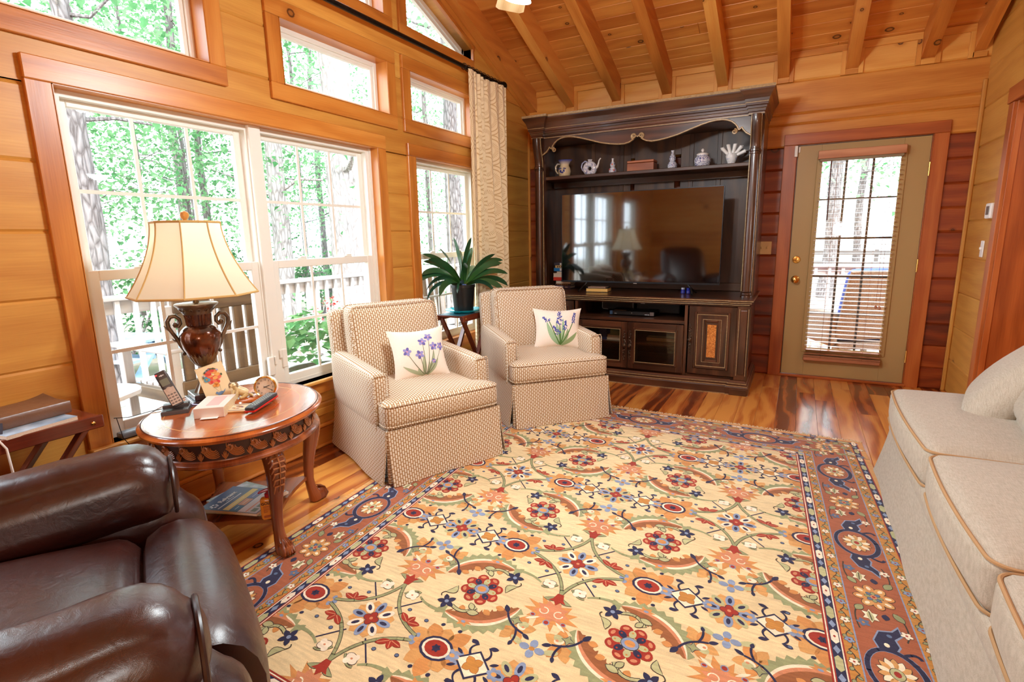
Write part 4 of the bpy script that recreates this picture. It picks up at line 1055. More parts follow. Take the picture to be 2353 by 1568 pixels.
for k in range(5):
    a = R(58 - 27 * k + 8); mb = MB()
    b0 = Vector((0.036 * math.sin(-a) * -1, 0, 0.072 + 0.02 * math.cos(a))); L = 0.082
    dirv = Vector((math.sin(a), 0, math.cos(a)))
    mb.tube([b0, b0 + dirv * L * .5, b0 + dirv * L * .85, b0 + dirv * L], [0.0135, 0.0145, 0.0165, 0.0175], 10, caps=True)
    for j in range(4): mb.lathe([(0.006, -.002), (0.005, 0.005), (0, 0.007)], 6, M=T(*(b0 + dirv * L + Vector((0.010 * math.cos(j * PI / 2), 0.010 * math.sin(j * PI / 2), 0)))))
    mb.build('finger_spout', M_CHIP, fv)
# ------------------------------------------------------------------ woven armchair fabric: staggered cream ovals on tan, driven by metre UVs
def oval_fabric(name, ground, oval, cw=0.0138, rh=0.0245):
    t = NT(name); uv = t.n('UVMap').outputs[0]; sx = t.n('SeparateXYZ', None, Vector=uv)
    u = t.math('DIVIDE', sx.outputs[0], cw); v = t.math('DIVIDE', sx.outputs[1], rh)
    col = t.math('FLOOR', u); odd = t.math('MULTIPLY', t.math('FLOORED_MODULO', col, 2.0), 0.5)
    fu = t.math('SUBTRACT', t.math('FRACT', u), 0.5); fv = t.math('SUBTRACT', t.math('FRACT', t.math('ADD', v, odd)), 0.5)
    a = t.math('POWER', t.math('ABSOLUTE', t.math('DIVIDE', fu, 0.33)), 2.4); b = t.math('POWER', t.math('ABSOLUTE', t.math('DIVIDE', fv, 0.43)), 3.2)
    d = t.math('ADD', a, b)
    m = t.n('MapRange', {'interpolation_type': 'SMOOTHSTEP'}, Value=d, i1=0.75, i2=1.15, i3=1.0, i4=0.0).outputs[0]
    nz = t.n('TexNoise', None, Vector=uv, Scale=900.0, Detail=2.0).outputs[0]
    g2 = t.mix(nz, ground, tuple(c * 0.72 for c in ground[:3]) + (1,)); o2 = t.mix(nz, oval, tuple(c * 0.86 for c in oval[:3]) + (1,))
    c = t.mix(m, g2, o2)
    h = t.math('ADD', m, t.math('MULTIPLY', nz, 0.4))
    t.bsdf(Base_Color=c, Roughness=0.85, Sheen_Weight=0.15, Specular_IOR_Level=0.2, Normal=t.bump(h, 0.35, 0.002))
    return t.m
M_FAB = oval_fabric('woven_oval_fabric', rgb(178, 138, 92), rgb(232, 222, 204))
M_FEET = plain('dark_plinth', rgb(40, 26, 18), 0.6)
def loop_pts(w, d, z, r, n=6):
    """rounded rectangle outline at height z"""
    pts = []
    for cx, cy, a0 in ((w / 2 - r, d / 2 - r, 0), (-(w / 2 - r), d / 2 - r, 90), (-(w / 2 - r), -(d / 2 - r), 180), (w / 2 - r, -(d / 2 - r), 270)):
        for i in range(n + 1):
            a = R(a0 + 90 * i / n); pts.append((cx + r * math.cos(a), cy + r * math.sin(a), z))
    return pts
def armchair(label, loc, rz):
    c = thing('armchair', label, 'armchair', loc, rz, 'pair of matching swivel armchairs')
    # skirted base: flared panels with a kick pleat at each front corner
    W_, D_ = 0.72, 0.80
    mb = MB()
    mb.b2((-0.33, -0.36, 0.02), (0.33, 0.36, 0.30)); b = mb.build('base', M_FAB, c)
    def panel(name, p0, p1, out, wav=0.006):
        mb = MB(); p0, p1, out = Vector(p0), Vector(p1), Vector(out); n = 14; L = (p1 - p0).length
        rows = []
        for i in range(9):
            t = i / 8; z = 0.012 + 0.30 * t; fl = 0.036 * (1 - t) ** 1.5
            row = []
            for j in range(n + 1):
                s_ = j / n; q = p0.lerp(p1, s_) + out * (fl + wav * math.sin(s_ * 9.0 + 1) * (1 - t)); row.append((q.x, q.y, z))
            rows.append(row)
        back = [[(p[0] - out.x * 0.006, p[1] - out.y * 0.006, p[2]) for p in r_] for r_ in rows]
        uvf = lambda i, j: (j / n * L, 0.3 * i / 8)
        mb.grid(rows, uvs=uvf); mb.grid(back, uvs=uvf)
        mb.grid([rows[0], back[0]], uvs=lambda i, j: (j / n * L, i * 0.006)); mb.grid([[r_[0] for r_ in rows], [r_[0] for r_ in back]], uvs=lambda i, j: (i * .006, j * .04)); mb.grid([[r_[-1] for r_ in rows], [r_[-1] for r_ in back]], uvs=lambda i, j: (i * .006, j * .04))
        return mb.build(name, M_FAB, c)
    panel('skirt_panel', (-0.357, -0.425, 0), (0.357, -0.425, 0), (0, -1, 0))
    panel('skirt_panel', (-0.368, 0.40, 0), (-0.368, -0.418, 0), (-1, 0, 0))
    panel('skirt_panel', (0.368, -0.418, 0), (0.368, 0.40, 0), (1, 0, 0))
    panel('skirt_panel', (0.36, 0.405, 0), (-0.36, 0.405, 0), (0, 1, 0))
    for sx in (-1, 1):
        mb = MB(); mb.b2((sx * 0.345 - 0.02, -0.425, 0.012), (sx * 0.345 + 0.02, -0.395, 0.31), bev=0.008); mb.build('pleat_insert', M_FAB, c)
    # deck + arms
    mb = MB(); mb.rbox((0.70, 0.80, 0.06), 0.02, n=6, M=T(0, -0.01, 0.30)); mb.build('seat_deck', M_FAB, c)
    for sx in (-1, 1):
        def lean(p, q, s=sx):
            if p.z > 0: p.z += 0.018 * (p.y / 0.35)
            p.x += s * 0.006 * (1 - q.z * q.z)
            return p
        mb = MB(); mb.rbox((0.092, 0.70, 0.32), 0.028, (0.006, 0.004, 0.006), n=8, M=T(sx * 0.326, 0.055, 0.45), fn=lean)
        a = mb.build('armrest', M_FAB, c)
        mb = MB(); ring = [(sx * 0.326 + (p[0]), -0.297, 0.45 + p[1] - 0.009) for p in [(0.043 * k[0], 0.155 * k[1]) for k in [(-1, -1), (-1, 0.86), (-0.84, 0.985), (0.84, 0.985), (1, 0.86), (1, -1)]]]
        mb.tube(ring, 0.0035, 6); mb.build('piping', M_FAB, a)
    # back frame and loose cushions
    def rake(p, q):
        p.y += 0.05 * (p.z / 0.3); return p
    mb = MB(); mb.rbox((0.735, 0.105, 0.60), 0.03, (0.0, 0.01, 0.012), n=10, M=T(0, 0.36, 0.575), fn=rake); mb.build('back_frame', M_FAB, c)
    def rk2(p, q):
        p.y += 0.045 * (p.z / 0.22)
        p.z += 0.012 * max(0, q.z) * (q.x * q.x) - 0.006 * max(0, q.z)
        return p
    mb = MB(); mb.rbox((0.59, 0.155, 0.47), 0.045, (0.01, 0.028, 0.018), n=14, M=T(0.0, 0.235, 0.665), fn=rk2); bc = mb.build('back_cushion', M_FAB, c)
    mb = MB()
    for yy in (-0.068, 0.068):
        pts = [(p[0], 0.235 + yy + 0.045 * (p[1] / 0.22), 0.665 + p[1] + (0.012 * (p[0] / 0.29) ** 2 if p[1] > 0.15 else 0)) for p in [(q[0], q[1]) for q in loop_pts(0.585, 0.468, 0, 0.05)]]
        mb.tube(pts, 0.0042, 6, closed=True)
    mb.build('piping', M_FAB, bc)
    # T-shaped seat cushion
    def tee(p, q):
        k = max(0.0, min(1.0, (-(p.y) - 0.20) / 0.05)); k = k * k * (3 - 2 * k)
        p.x *= 0.80 + 0.20 * k
        return p
    mb = MB(); mb.rbox((0.725, 0.70, 0.135), 0.036, (0.0, 0.012, 0.03), n=18, M=T(0, -0.075, 0.385), fn=tee); sc = mb.build('seat_cushion', M_FAB, c)
    mb = MB()
    def tl(z):
        pts = []
        for p in loop_pts(0.722, 0.70, 0, 0.045, 8):
            pts.append(p)
        # subdivide the sides so the T shoulder follows the cushion
        out = []
        for i in range(len(pts)):
            a, b_ = Vector(pts[i]), Vector(pts[(i + 1) % len(pts)]); m = max(1, int((b_ - a).length / 0.03))
            for k in range(m): out.append(a.lerp(b_, k / m))
        res = []
        for p in out:
            q = tee(p.copy(), None); res.append((q.x, q.y - 0.075, z))
        return res
    mb.tube(tl(0.442), 0.0045, 6, closed=True); mb.tube(tl(0.330), 0.0045, 6, closed=True); mb.build('piping', M_FAB, sc)
    return c
def chair_at(A, B, xo, back):
    X = Vector((B[0] - A[0], B[1] - A[1])).normalized(); F = Vector((X.y, -X.x))
    p = Vector(A) + X * xo - F * back
    return (p.x, p.y, 0.0), math.atan2(X.y, X.x)
l1, r1 = chair_at((0.83, 2.03), (1.149, 2.688), 0.355, 0.45)
l2, r2_ = chair_at((1.05, 3.12), (1.525, 3.613), 0.312, 0.45)
armchair('nearer tan and cream woven armchair in front of the big window', l1, r1)
armchair('farther tan and cream woven armchair beside the media cabinet', l2, r2_)

# ------------------------------------------------------------------ painted throw pillows
M_LINEN = noisy('ivory_linen', rgb(238, 226, 212), rgb(230, 216, 200), 260, 0.85, bump=0.12, bscale=500)
M_PAINT = vcol('textile_paint', 0.85)
def pillow_mesh(mb, w, h, t, n=22, wr=0.004, M=I4):
    def S(u, v, s):
        x = w / 2 * u * (1 - 0.13 * (1 - v * v) * abs(u) ** 1.5); z = h / 2 * v * (1 - 0.13 * (1 - u * u) * abs(v) ** 1.5)
        k = max(0, (1 - u * u) * (1 - v * v)) ** 0.62
        y = s * t / 2 * k
        y += wr * k ** 0.5 * math.sin(5 * u + 3 * v * u + 1.3) * (1 - k)
        return Vector((x, y, z))
    for s in (-1, 1):
        rows = [[M @ S(-1 + 2 * j / n, -1 + 2 * i / n, s) for j in range(n + 1)] for i in range(n + 1)]
        mb.grid(rows, flip=(s > 0))
    return S
def paint(mb, S, poly, col, lift=0.0012, M=I4, mi=1):
    mb.mi = mi; mb.color = col
    P = [S(p[0], p[1], -1) + Vector((0, -lift, 0)) for p in poly]
    cx = sum(p[0] for p in poly) / len(poly); cy = sum(p[1] for p in poly) / len(poly)
    c = S(cx, cy, -1) + Vector((0, -lift, 0))
    for i in range(len(P)): mb.face([M @ c, M @ P[i], M @ P[(i + 1) % len(P)]])
    mb.mi = 0; mb.color = (1, 1, 1, 1)
def ell(cx, cy, a, b, ang, n=12):
    ca, sa = math.cos(ang), math.sin(ang)
    return [(cx + a * math.cos(2 * PI * i / n) * ca - b * math.sin(2 * PI * i / n) * sa, cy + a * math.cos(2 * PI * i / n) * sa + b * math.sin(2 * PI * i / n) * ca) for i in range(n)]
def strokes(mb, S, pts, w0, w1, col, lift=0.0009):
    """curved brush stroke through pts as short quads"""
    n = 10; q = []
    for i in range(n + 1):
        t = i / n; a = Vector(pts[0]).lerp(Vector(pts[1]), t); b = Vector(pts[1]).lerp(Vector(pts[2]), t); q.append(a.lerp(b, t))
    for i in range(n):
        d = (q[i + 1] - q[i]).normalized(); nn = Vector((-d.y, d.x)); wa = w0 + (w1 - w0) * i / n; wb = w0 + (w1 - w0) * (i + 1) / n
        if isinstance(w0, tuple): pass
        paint(mb, S, [q[i] - nn * wa, q[i + 1] - nn * wb, q[i + 1] + nn * wb, q[i] + nn * wa], col, lift)
def leafstroke(mb, S, a, m, b, w, col, lift=0.0008):
    n = 12; q = []
    for i in range(n + 1):
        t = i / n; p = Vector(a).lerp(Vector(m), t).lerp(Vector(m).lerp(Vector(b), t), t); q.append(p)
    for i in range(n):
        d = (q[i + 1] - q[i]).normalized(); nn = Vector((-d.y, d.x)); f = lambda t: w * math.sin(PI * min(0.98, 0.12 + 0.86 * t)) ** 0.8
        wa, wb = f(i / n), f((i + 1) / n)
        paint(mb, S, [q[i] - nn * wa, q[i + 1] - nn * wb, q[i + 1] + nn * wb, q[i] + nn * wa], col, lift)
def rotY(label, loc, rz, tilt, roll, group=None):
    p = thing('throw_pillow', label, 'pillow', loc, rz, group)
    p.rotation_euler = (tilt, roll, rz); return p
def fwd(l, r, x, y, z):
    v = Matrix.Rotation(r, 3, 'Z') @ Vector((x, y, 0)); return (l[0] + v.x, l[1] + v.y, z)
VI, VID, PK = rgb(146, 142, 196), rgb(104, 98, 164), rgb(206, 150, 172)
GRN, GRD = rgb(164, 172, 140), rgb(112, 118, 90)
p1 = rotY('ivory pillow painted with six pale violet flowers on the nearer armchair', fwd(l1, r1, 0.05, -0.01, 0.605), r1 - R(6), R(-20), R(0))
mb = MB(); S = pillow_mesh(mb, 0.375, 0.335, 0.13)
for a, m, b, w, cc in (((0.0, -0.9), (-0.3, -0.75), (-0.72, -0.42), 0.07, GRN), ((0.02, -0.9), (0.02, -0.5), (0.02, -0.1), 0.07, GRN), ((0.1, -0.9), (0.35, -0.5), (0.42, 0.02), 0.075, GRN), ((0.12, -0.9), (0.4, -0.6), (0.55, -0.25), 0.07, GRN), ((0.1, -0.9), (0.2, -0.6), (0.2, -0.35), 0.05, GRN), ((-0.05, -0.9), (-0.15, -0.75), (-0.2, -0.6), 0.06, GRN)): leafstroke(mb, S, a, m, b, w, cc)
fl = [(-0.52, 0.10), (-0.10, -0.06), (0.06, 0.42), (0.31, 0.60), (0.44, 0.20), (0.74, 0.18), (0.37, -0.36)]
for i, (fx, fz) in enumerate(fl):
    strokes(mb, S, [(0.02 + 0.02 * i, -0.88), (fx * 0.6 + 0.02, -0.45), (fx, fz - 0.05)], 0.016, 0.008, GRD, 0.0010)
    for k in range(5):
        a = k * 2 * PI / 5 + i * 0.7; r_ = 0.085 if i < 6 else 0.05
        paint(mb, S, ell(fx + r_ * math.cos(a), fz + r_ * 1.1 * math.sin(a), r_ * 0.85, r_ * 0.62, a), VID if k % 2 else VI, 0.0014 + 0.0001 * k)
    paint(mb, S, ell(fx, fz, 0.03, 0.034, 0), PK, 0.0021)
mb.build('pillow_cover', [M_LINEN, M_PAINT], p1)
p2 = rotY('white pillow painted with blue grape hyacinths on the farther armchair', fwd(l2, r2_, 0.145, 0.0, 0.605), r2_ - R(12), R(-18), R(2))
mb = MB(); S = pillow_mesh(mb, 0.385, 0.325, 0.13)
G1, G2, BL, BD = rgb(150, 180, 142), rgb(84, 120, 62), rgb(74, 92, 178), rgb(48, 56, 140)
for a, m, b, w, cc in (((0.02, -0.85), (-0.35, -0.4), (-0.5, 0.28), 0.11, G1), ((0.05, -0.85), (0.0, -0.3), (-0.12, 0.25), 0.09, rgb(160, 178, 150)), ((0.1, -0.85), (0.16, -0.2), (0.18, 0.45), 0.07, G1), ((0.1, -0.85), (0.35, -0.4), (0.36, -0.05), 0.08, rgb(150, 166, 128)), ((0.1, -0.88), (0.5, -0.62), (0.8, -0.2), 0.1, rgb(140, 160, 112))): leafstroke(mb, S, a, m, b, w, cc)
rs = random.Random(3)
for sx, sz, tx, tz, n_, wd_ in ((-0.42, 0.32, -0.66, 0.55, 22, 0.13), (0.02, 0.15, 0.06, 0.92, 42, 0.17), (0.62, 0.25, 0.72, 0.78, 30, 0.13), (0.24, -0.1, 0.28, 0.35, 26, 0.1), (-0.02, -0.3, -0.24, 0.08, 28, 0.12)):
    strokes(mb, S, [(0.06, -0.88), (0.08 + (sx - 0.08) * 0.5, -0.35), (sx, sz + 0.05)], 0.028, 0.018, G2, 0.0012)
    for k in range(n_):
        t = k / n_; w = wd_ * (1 - 0.75 * t); a = rs.uniform(-1, 1)
        dx, dz = tx - sx, tz - sz; L = math.hypot(dx, dz); nx, nz = -dz / L, dx / L
        paint(mb, S, ell(sx + dx * t + nx * a * w, sz + dz * t + nz * a * w, 0.022, 0.034, rs.uniform(-0.6, 0.6), 8), BD if k % 3 else BL, 0.0016)
mb.build('pillow_cover', [M_LINEN, M_PAINT], p2)

# ------------------------------------------------------------------ leather recliner
def leather(name, c1, c2):
    t = NT(name); co = t.n('TexCoord').outputs['Object']
    nz = t.n('TexNoise', None, Vector=co, Scale=5.0, Detail=4.0).outputs[0]
    vo = t.n('TexVoronoi', {'feature': 'DISTANCE_TO_EDGE'}, Vector=co, Scale=420.0).outputs[0]
    wr = t.n('TexNoise', None, Vector=co, Scale=28.0, Detail=6.0, Distortion=1.2).outputs[0]
    b1 = t.bump(vo, 0.12, 0.002)
    nb = t.n('Bump', None, Strength=0.16, Distance=0.012, Height=wr, Normal=b1).outputs[0]
    t.bsdf(Base_Color=t.ramp(nz, [(0.3, c2), (0.7, c1)]), Roughness=t.n('MapRange', None, Value=wr, i1=0.3, i2=0.7, i3=0.30, i4=0.42).outputs[0], Specular_IOR_Level=0.6, Coat_Weight=0.35, Coat_Roughness=0.28, Normal=nb)
    return t.m
M_LEA = leather('oxblood_brown_leather', rgb(62, 24, 17), rgb(40, 14, 10))
M_PIPE = plain('dark_leather_piping', rgb(44, 22, 18), 0.35)
rec = thing('recliner', 'dark brown leather recliner in the lower left corner of the room', 'recliner', (1.085, 0.372, 0), math.atan2(0.454, -0.891))
mb = MB(); mb.rbox((0.70, 0.80, 0.30), 0.05, n=8, M=T(0, 0.02, 0.20)); mb.build('base', M_LEA, rec)
def arm(sx):
    mb = MB()
    def f1(p, q):
        if p.z > 0: p.z -= 0.05 * max(0, -q.y) ** 2
        return p
    mb.rbox((0.19, 0.84, 0.50), 0.085, (0.012, 0.02, 0.01), n=14, M=T(sx * 0.455, -0.04, 0.29), fn=f1)
    a = mb.build('armrest', M_LEA, rec)
    mb = MB()
    def f2(p, q):
        p.x += -sx * 0.028 * max(0, -q.z)
        p.z -= 0.095 * p.y
        if q.y < 0: p.z -= 0.03 * (max(0, -q.y - 0.6) / 0.4) ** 2
        p.z += 0.01 * math.sin(q.y * 16) * max(0, q.z) * 0.18
        return p
    mb.rbox((0.235, 0.86, 0.215), 0.100, (0.01, 0.0, 0.02), n=20, M=T(sx * 0.445, 0.02, 0.532), fn=f2)
    pad = mb.build('arm_pad', M_LEA, a)
    mb = MB(); pts = []
    for i in range(25):
        t = PI * (-0.12 + 1.24 * i / 24)
        pts.append((sx * 0.445 + 0.113 * math.cos(t) - sx * 0.0, -0.392 - 0.002 * math.sin(t), 0.540 + 0.105 * math.sin(t) - 0.03))
    mb.tube(pts, 0.0065, 8)
    mb.tube([(sx * (0.445 + 0.117), y, 0.47 - 0.095 * y) for y in [-0.38 + 0.04 * k for k in range(20)]], 0.0055, 6); mb.build('piping', M_PIPE, pad)
    mb = MB(); pts = []
    for i in range(18):
        t = PI / 2 * i / 17; pts.append((sx * 0.553, -0.46 + 0.13 - 0.13 * math.sin(t), 0.30 + 0.115 * math.cos(t) + 0.03))
    mb.tube([(sx * 0.553, -0.20, 0.445)] + pts + [(sx * 0.553, -0.46, 0.1)], 0.005, 6); mb.build('stitch_welt', M_PIPE, a)
arm(1); arm(-1)
def seatw(p, q):
    if p.z > 0: p.z += 0.02 * q.y
    return p
mb = MB(); mb.rbox((0.66, 0.62, 0.17), 0.06, (0.0, 0.01, 0.035), n=18, M=T(0, 0.02, 0.385), fn=seatw); mb.build('seat_cushion', M_LEA, rec)
# foot-rest pad: rolls over the front edge
mb = MB(); n = 26; rows = []
prof = [(-0.285, 0.40), (-0.30, 0.445), (-0.34, 0.470), (-0.39, 0.478), (-0.44, 0.466), (-0.485, 0.435), (-0.515, 0.385), (-0.53, 0.325), (-0.53, 0.25), (-0.52, 0.18), (-0.50, 0.13), (-0.47, 0.11), (-0.43, 0.12)]
for (y, z) in prof:
    row = []
    for j in range(n + 1):
        s_ = -1 + 2 * j / n; e = 1 - abs(s_) ** 5
        cy, cz = -0.40, 0.30
        k = 0.86 + 0.14 * e ** 0.6
        row.append((0.335 * s_, cy + (y - cy) * k, cz + (z - cz) * k - 0.01 * s_ * s_))
    rows.append(row)
vs = mb.grid(rows); mb.cap([r_[0] for r_ in vs], flip=False); mb.cap([r_[-1] for r_ in vs], flip=True)
mb.build('footrest_pad', M_LEA, rec)
def bk(p, q):
    p.y += 0.16 * (p.z / 0.35); return p
mb = MB(); mb.rbox((0.72, 0.22, 0.72), 0.09, (0.02, 0.04, 0.03), n=14, M=T(0, 0.44, 0.70), fn=bk); mb.build('backrest', M_LEA, rec)

# ------------------------------------------------------------------ sofa
M_SOFA = NT('oatmeal_linen'); _uv = M_SOFA.n('TexCoord').outputs['Object']
_a = M_SOFA.n('Mapping', None, Vector=_uv); _a.inputs['Scale'].default_value = (40, 420, 420)
_b = M_SOFA.n('Mapping', None, Vector=_uv); _b.inputs['Scale'].default_value = (420, 40, 40)
_n1 = M_SOFA.n('TexNoise', None, Vector=_a, Scale=1.0, Detail=2.0).outputs[0]; _n2 = M_SOFA.n('TexNoise', None, Vector=_b, Scale=1.0, Detail=2.0).outputs[0]
_f = M_SOFA.math('MULTIPLY_ADD', M_SOFA.math('ADD', _n1, _n2), 0.5, 0.0)
M_SOFA.bsdf(Base_Color=M_SOFA.ramp(_f, [(0.35, rgb(164, 152, 134)), (0.65, rgb(190, 180, 163))]), Roughness=0.9, Sheen_Weight=0.2, Specular_IOR_Level=0.2, Normal=M_SOFA.bump(_f, 0.25, 0.002)); M_SOFA = M_SOFA.m
M_WELT = plain('sofa_welt', rgb(176, 138, 96), 0.9)
so_ = thing('sofa', 'long oatmeal linen sofa with tan piping along the right side of the rug', 'sofa', (3.55, 2.1, 0))
ox, oy = 3.55, 2.1
def sb2(mb, lo, hi, **k): mb.b2((lo[0] - ox, lo[1] - oy, lo[2]), (hi[0] - ox, hi[1] - oy, hi[2]), **k)
mb = MB(); sb2(mb, (3.17, 0.46, 0.03), (4.02, 3.34, 0.25)); mb.build('base_frame', M_SOFA, so_)
for (p0, p1, out) in (((3.155, 0.44), (3.155, 3.355), (-1, 0)), ((3.155, 3.355), (4.03, 3.355), (0, 1))):
    mb = MB(); n = 40; rows = []
    for i in range(9):
        t = i / 8; z = 0.012 + 0.245 * t; fl = 0.05 * (1 - t) ** 1.2
        rows.append([(p0[0] + (p1[0] - p0[0]) * j / n + out[0] * (fl + 0.004 * math.sin(j * 0.8) * (1 - t)) - ox, p0[1] + (p1[1] - p0[1]) * j / n + out[1] * fl - oy, z) for j in range(n + 1)])
    bk_ = [[(p[0] - out[0] * .006, p[1] - out[1] * .006, p[2]) for p in r_] for r_ in rows]
    mb.grid(rows); mb.grid(bk_); mb.grid([rows[0], bk_[0]])
    mb.build('skirt_panel', M_SOFA, so_)
mb = MB(); mb.rbox((0.90, 2.93, 0.10), 0.035, n=8, M=T(3.59 - ox, 1.90 - oy, 0.285)); mb.build('seat_rail', M_SOFA, so_)
for (y0, y1) in ((2.42, 3.36), (1.625, 2.405), (0.80, 1.61)):
    def cw(p, q):
        p.x -= 0.018 * max(0, -q.x) * (1 - q.y * q.y)
        return p
    mb = MB(); mb.rbox((0.72, y1 - y0, 0.165), 0.04, (0.012, 0.008, 0.032), n=20, M=T(3.50 - ox, (y0 + y1) / 2 - oy, 0.405), fn=cw)
    cu = mb.build('seat_cushion', M_SOFA, so_)
    mb = MB()
    for z in (0.474, 0.330):
        pts = []
        for p in loop_pts(0.716, y1 - y0 - 0.004, 0, 0.05, 8):
            pts.append(Vector((p[0], p[1], 0)))
        out = []
        for i in range(len(pts)):
            a, b_ = pts[i], pts[(i + 1) % len(pts)]; m = max(1, int((b_ - a).length / 0.05))
            for k in range(m): out.append(a.lerp(b_, k / m))
        res = []
        for p in out:
            qx, qy = p.x / 0.36, p.y / ((y1 - y0) / 2)
            res.append((p.x - 0.018 * max(0, -qx) * (1 - qy * qy) + 3.50 - ox, p.y + (y0 + y1) / 2 - oy, z))
        mb.tube(res, 0.0055, 6, closed=True)
    mb.build('piping', M_WELT, cu)
mb = MB(); mb.rbox((0.22, 2.88, 0.62), 0.07, n=10, M=T(3.94 - ox, 1.9 - oy, 0.50)); mb.build('back_frame', M_SOFA, so_)
def bcush(w, h, t, loc, rx, ry, rz):
    mb = MB(); m = Matrix.Translation((loc[0] - ox, loc[1] - oy, loc[2])) @ Matrix.Rotation(rz, 4, 'Z') @ Matrix.Rotation(ry, 4, 'Y') @ Matrix.Rotation(rx, 4, 'X')
    mb.rbox((t, w, h), t * 0.42, (t * 0.22, 0.012, 0.015), n=16, M=m)
    return mb.build('back_cushion', M_SOFA, so_)
bcush(0.52, 0.40, 0.17, (3.56, 3.10, 0.60), R(4), R(38), R(-14))
bcush(0.72, 0.50, 0.20, (3.67, 2.78, 0.69), R(0), R(28), R(-8))
bcush(0.80, 0.50, 0.20, (3.70, 1.98, 0.69), R(0), R(26), R(0)); bcush(0.80, 0.50, 0.20, (3.70, 1.18, 0.69), R(0), R(26), R(0))
M_WLIN = noisy('white_cotton', rgb(240, 238, 236), rgb(230, 226, 222), 200, 0.85, bump=0.1, bscale=400)
p3 = rotY('white floral pillow lying against the sofa back at the right edge', (3.66, 2.36, 0.64), R(-78), R(-36), R(14))
mb = MB(); S = pillow_mesh(mb, 0.46, 0.46, 0.14)
rs = random.Random(9)
for k in range(16):
    cx_, cz_ = rs.uniform(-0.45, 0.6), rs.uniform(-0.55, 0.6)
    paint(mb, S, ell(cx_, cz_, rs.uniform(0.1, 0.22), rs.uniform(0.08, 0.14), rs.uniform(0, 3)), rs.choice([rgb(196, 160, 160), rgb(190, 190, 160), rgb(206, 190, 176), rgb(150, 96, 120), rgb(170, 180, 150)]), 0.001 + 0.0001 * k)
for k in range(6):
    a = rs.uniform(0, 6.28); strokes(mb, S, [(0, 0), (0.3 * math.cos(a + .4), 0.3 * math.sin(a + .4)), (0.65 * math.cos(a), 0.65 * math.sin(a))], 0.014, 0.006, rgb(110, 60, 90), 0.003)
mb.build('pillow_cover', [M_WLIN, M_PAINT], p3)
# ------------------------------------------------------------------ oval side table with carved apron
M_TAB = wood('polished_mahogany', rgb(200, 112, 52), rgb(166, 82, 34), rgb(118, 52, 20), rough=0.14, coat=0.6, vary=0.1, grain=0.6, fine=0.25)
M_TABD = wood('carved_mahogany', rgb(158, 84, 42), rgb(122, 58, 26), rgb(76, 32, 14), rough=0.25, coat=0.4, vary=0.1, grain=0.6)
M_CARV = plain('carving_highlight', rgb(164, 100, 56), 0.3, coat=0.3)
M_CARVD = plain('carving_shadow_ground', rgb(60, 28, 14), 0.45)
M_INLAY = plain('pale_inlay', rgb(206, 152, 92), 0.15, coat=0.6)
TX, TY, TZ = 0.505, 1.415, 0.60
TR = R(125)
tb = thing('side_table', 'oval mahogany side table with carved apron and claw feet under the lamp', 'table', (TX, TY, 0), TR)
AX, AY = 0.405, 0.352
def EL(k=0.0): return Matrix.Diagonal((AX + k, AY + k, 1, 1))
def el_ring(mb, prof, seg=96):
    """profile of (offset from the rim, z) around the oval"""
    rows = []
    for o, z in prof: rows.append([Vector(((AX + o) * math.cos(2 * PI * j / seg), (AY + o) * math.sin(2 * PI * j / seg), z)) for j in range(seg)])
    return mb.grid(rows, closed_v=True)
mb = MB()
vs = el_ring(mb, [(-0.05, 0.572), (-0.006, 0.572), (0.0, 0.578), (0.002, 0.586), (-0.004, 0.592), (-0.012, 0.5945), (-0.014, 0.598), (-0.024, 0.6)])
n = 96
# flat top as concentric bands so the grain runs along the length
for r0, r1, mi in ((-0.024, -0.088, 0), (-0.088, -0.093, 1), (-0.093, -0.20, 0)):
    mb.mi = mi
    for j in range(n):
        a, b = 2 * PI * j / n, 2 * PI * (j + 1) / n
        q = [((AX + r0) * math.cos(a), (AY + r0) * math.sin(a), TZ), ((AX + r0) * math.cos(b), (AY + r0) * math.sin(b), TZ), ((AX + r1) * math.cos(b), (AY + r1) * math.sin(b), TZ), ((AX + r1) * math.cos(a), (AY + r1) * math.sin(a), TZ)]
        mb.face(q, [(p[0], p[1]) for p in q], 0.5)
mb.mi = 0
q = [((AX - 0.2) * math.cos(2 * PI * j / n), (AY - 0.2) * math.sin(2 * PI * j / n), TZ) for j in range(n)]; mb.face(q, [(p[0], p[1]) for p in q], 0.5)
mb.mi = 2
el_ring(mb, [(-0.0165, 0.5985), (-0.0145, 0.6005), (-0.0125, 0.5985)])
mb.build('tabletop', [M_TAB, M_INLAY, M_CARVD], tb)
mb = MB()
el_ring(mb, [(-0.06, 0.47), (-0.026, 0.468), (-0.018, 0.474), (-0.018, 0.484), (-0.026, 0.49), (-0.034, 0.493), (-0.036, 0.498)]); mb.mi = 1
el_ring(mb, [(-0.036, 0.498), (-0.036, 0.562)]); mb.mi = 0
el_ring(mb, [(-0.036, 0.562), (-0.028, 0.566), (-0.024, 0.573)])
ap = mb.build('apron', [M_TABD, M_CARVD], tb)
NR = 24
def onap(s, z, d=0.0):
    a = 2 * PI * s; return Vector(((AX - 0.036 + d) * math.cos(a), (AY - 0.036 + d) * math.sin(a), z))
mb = MB()
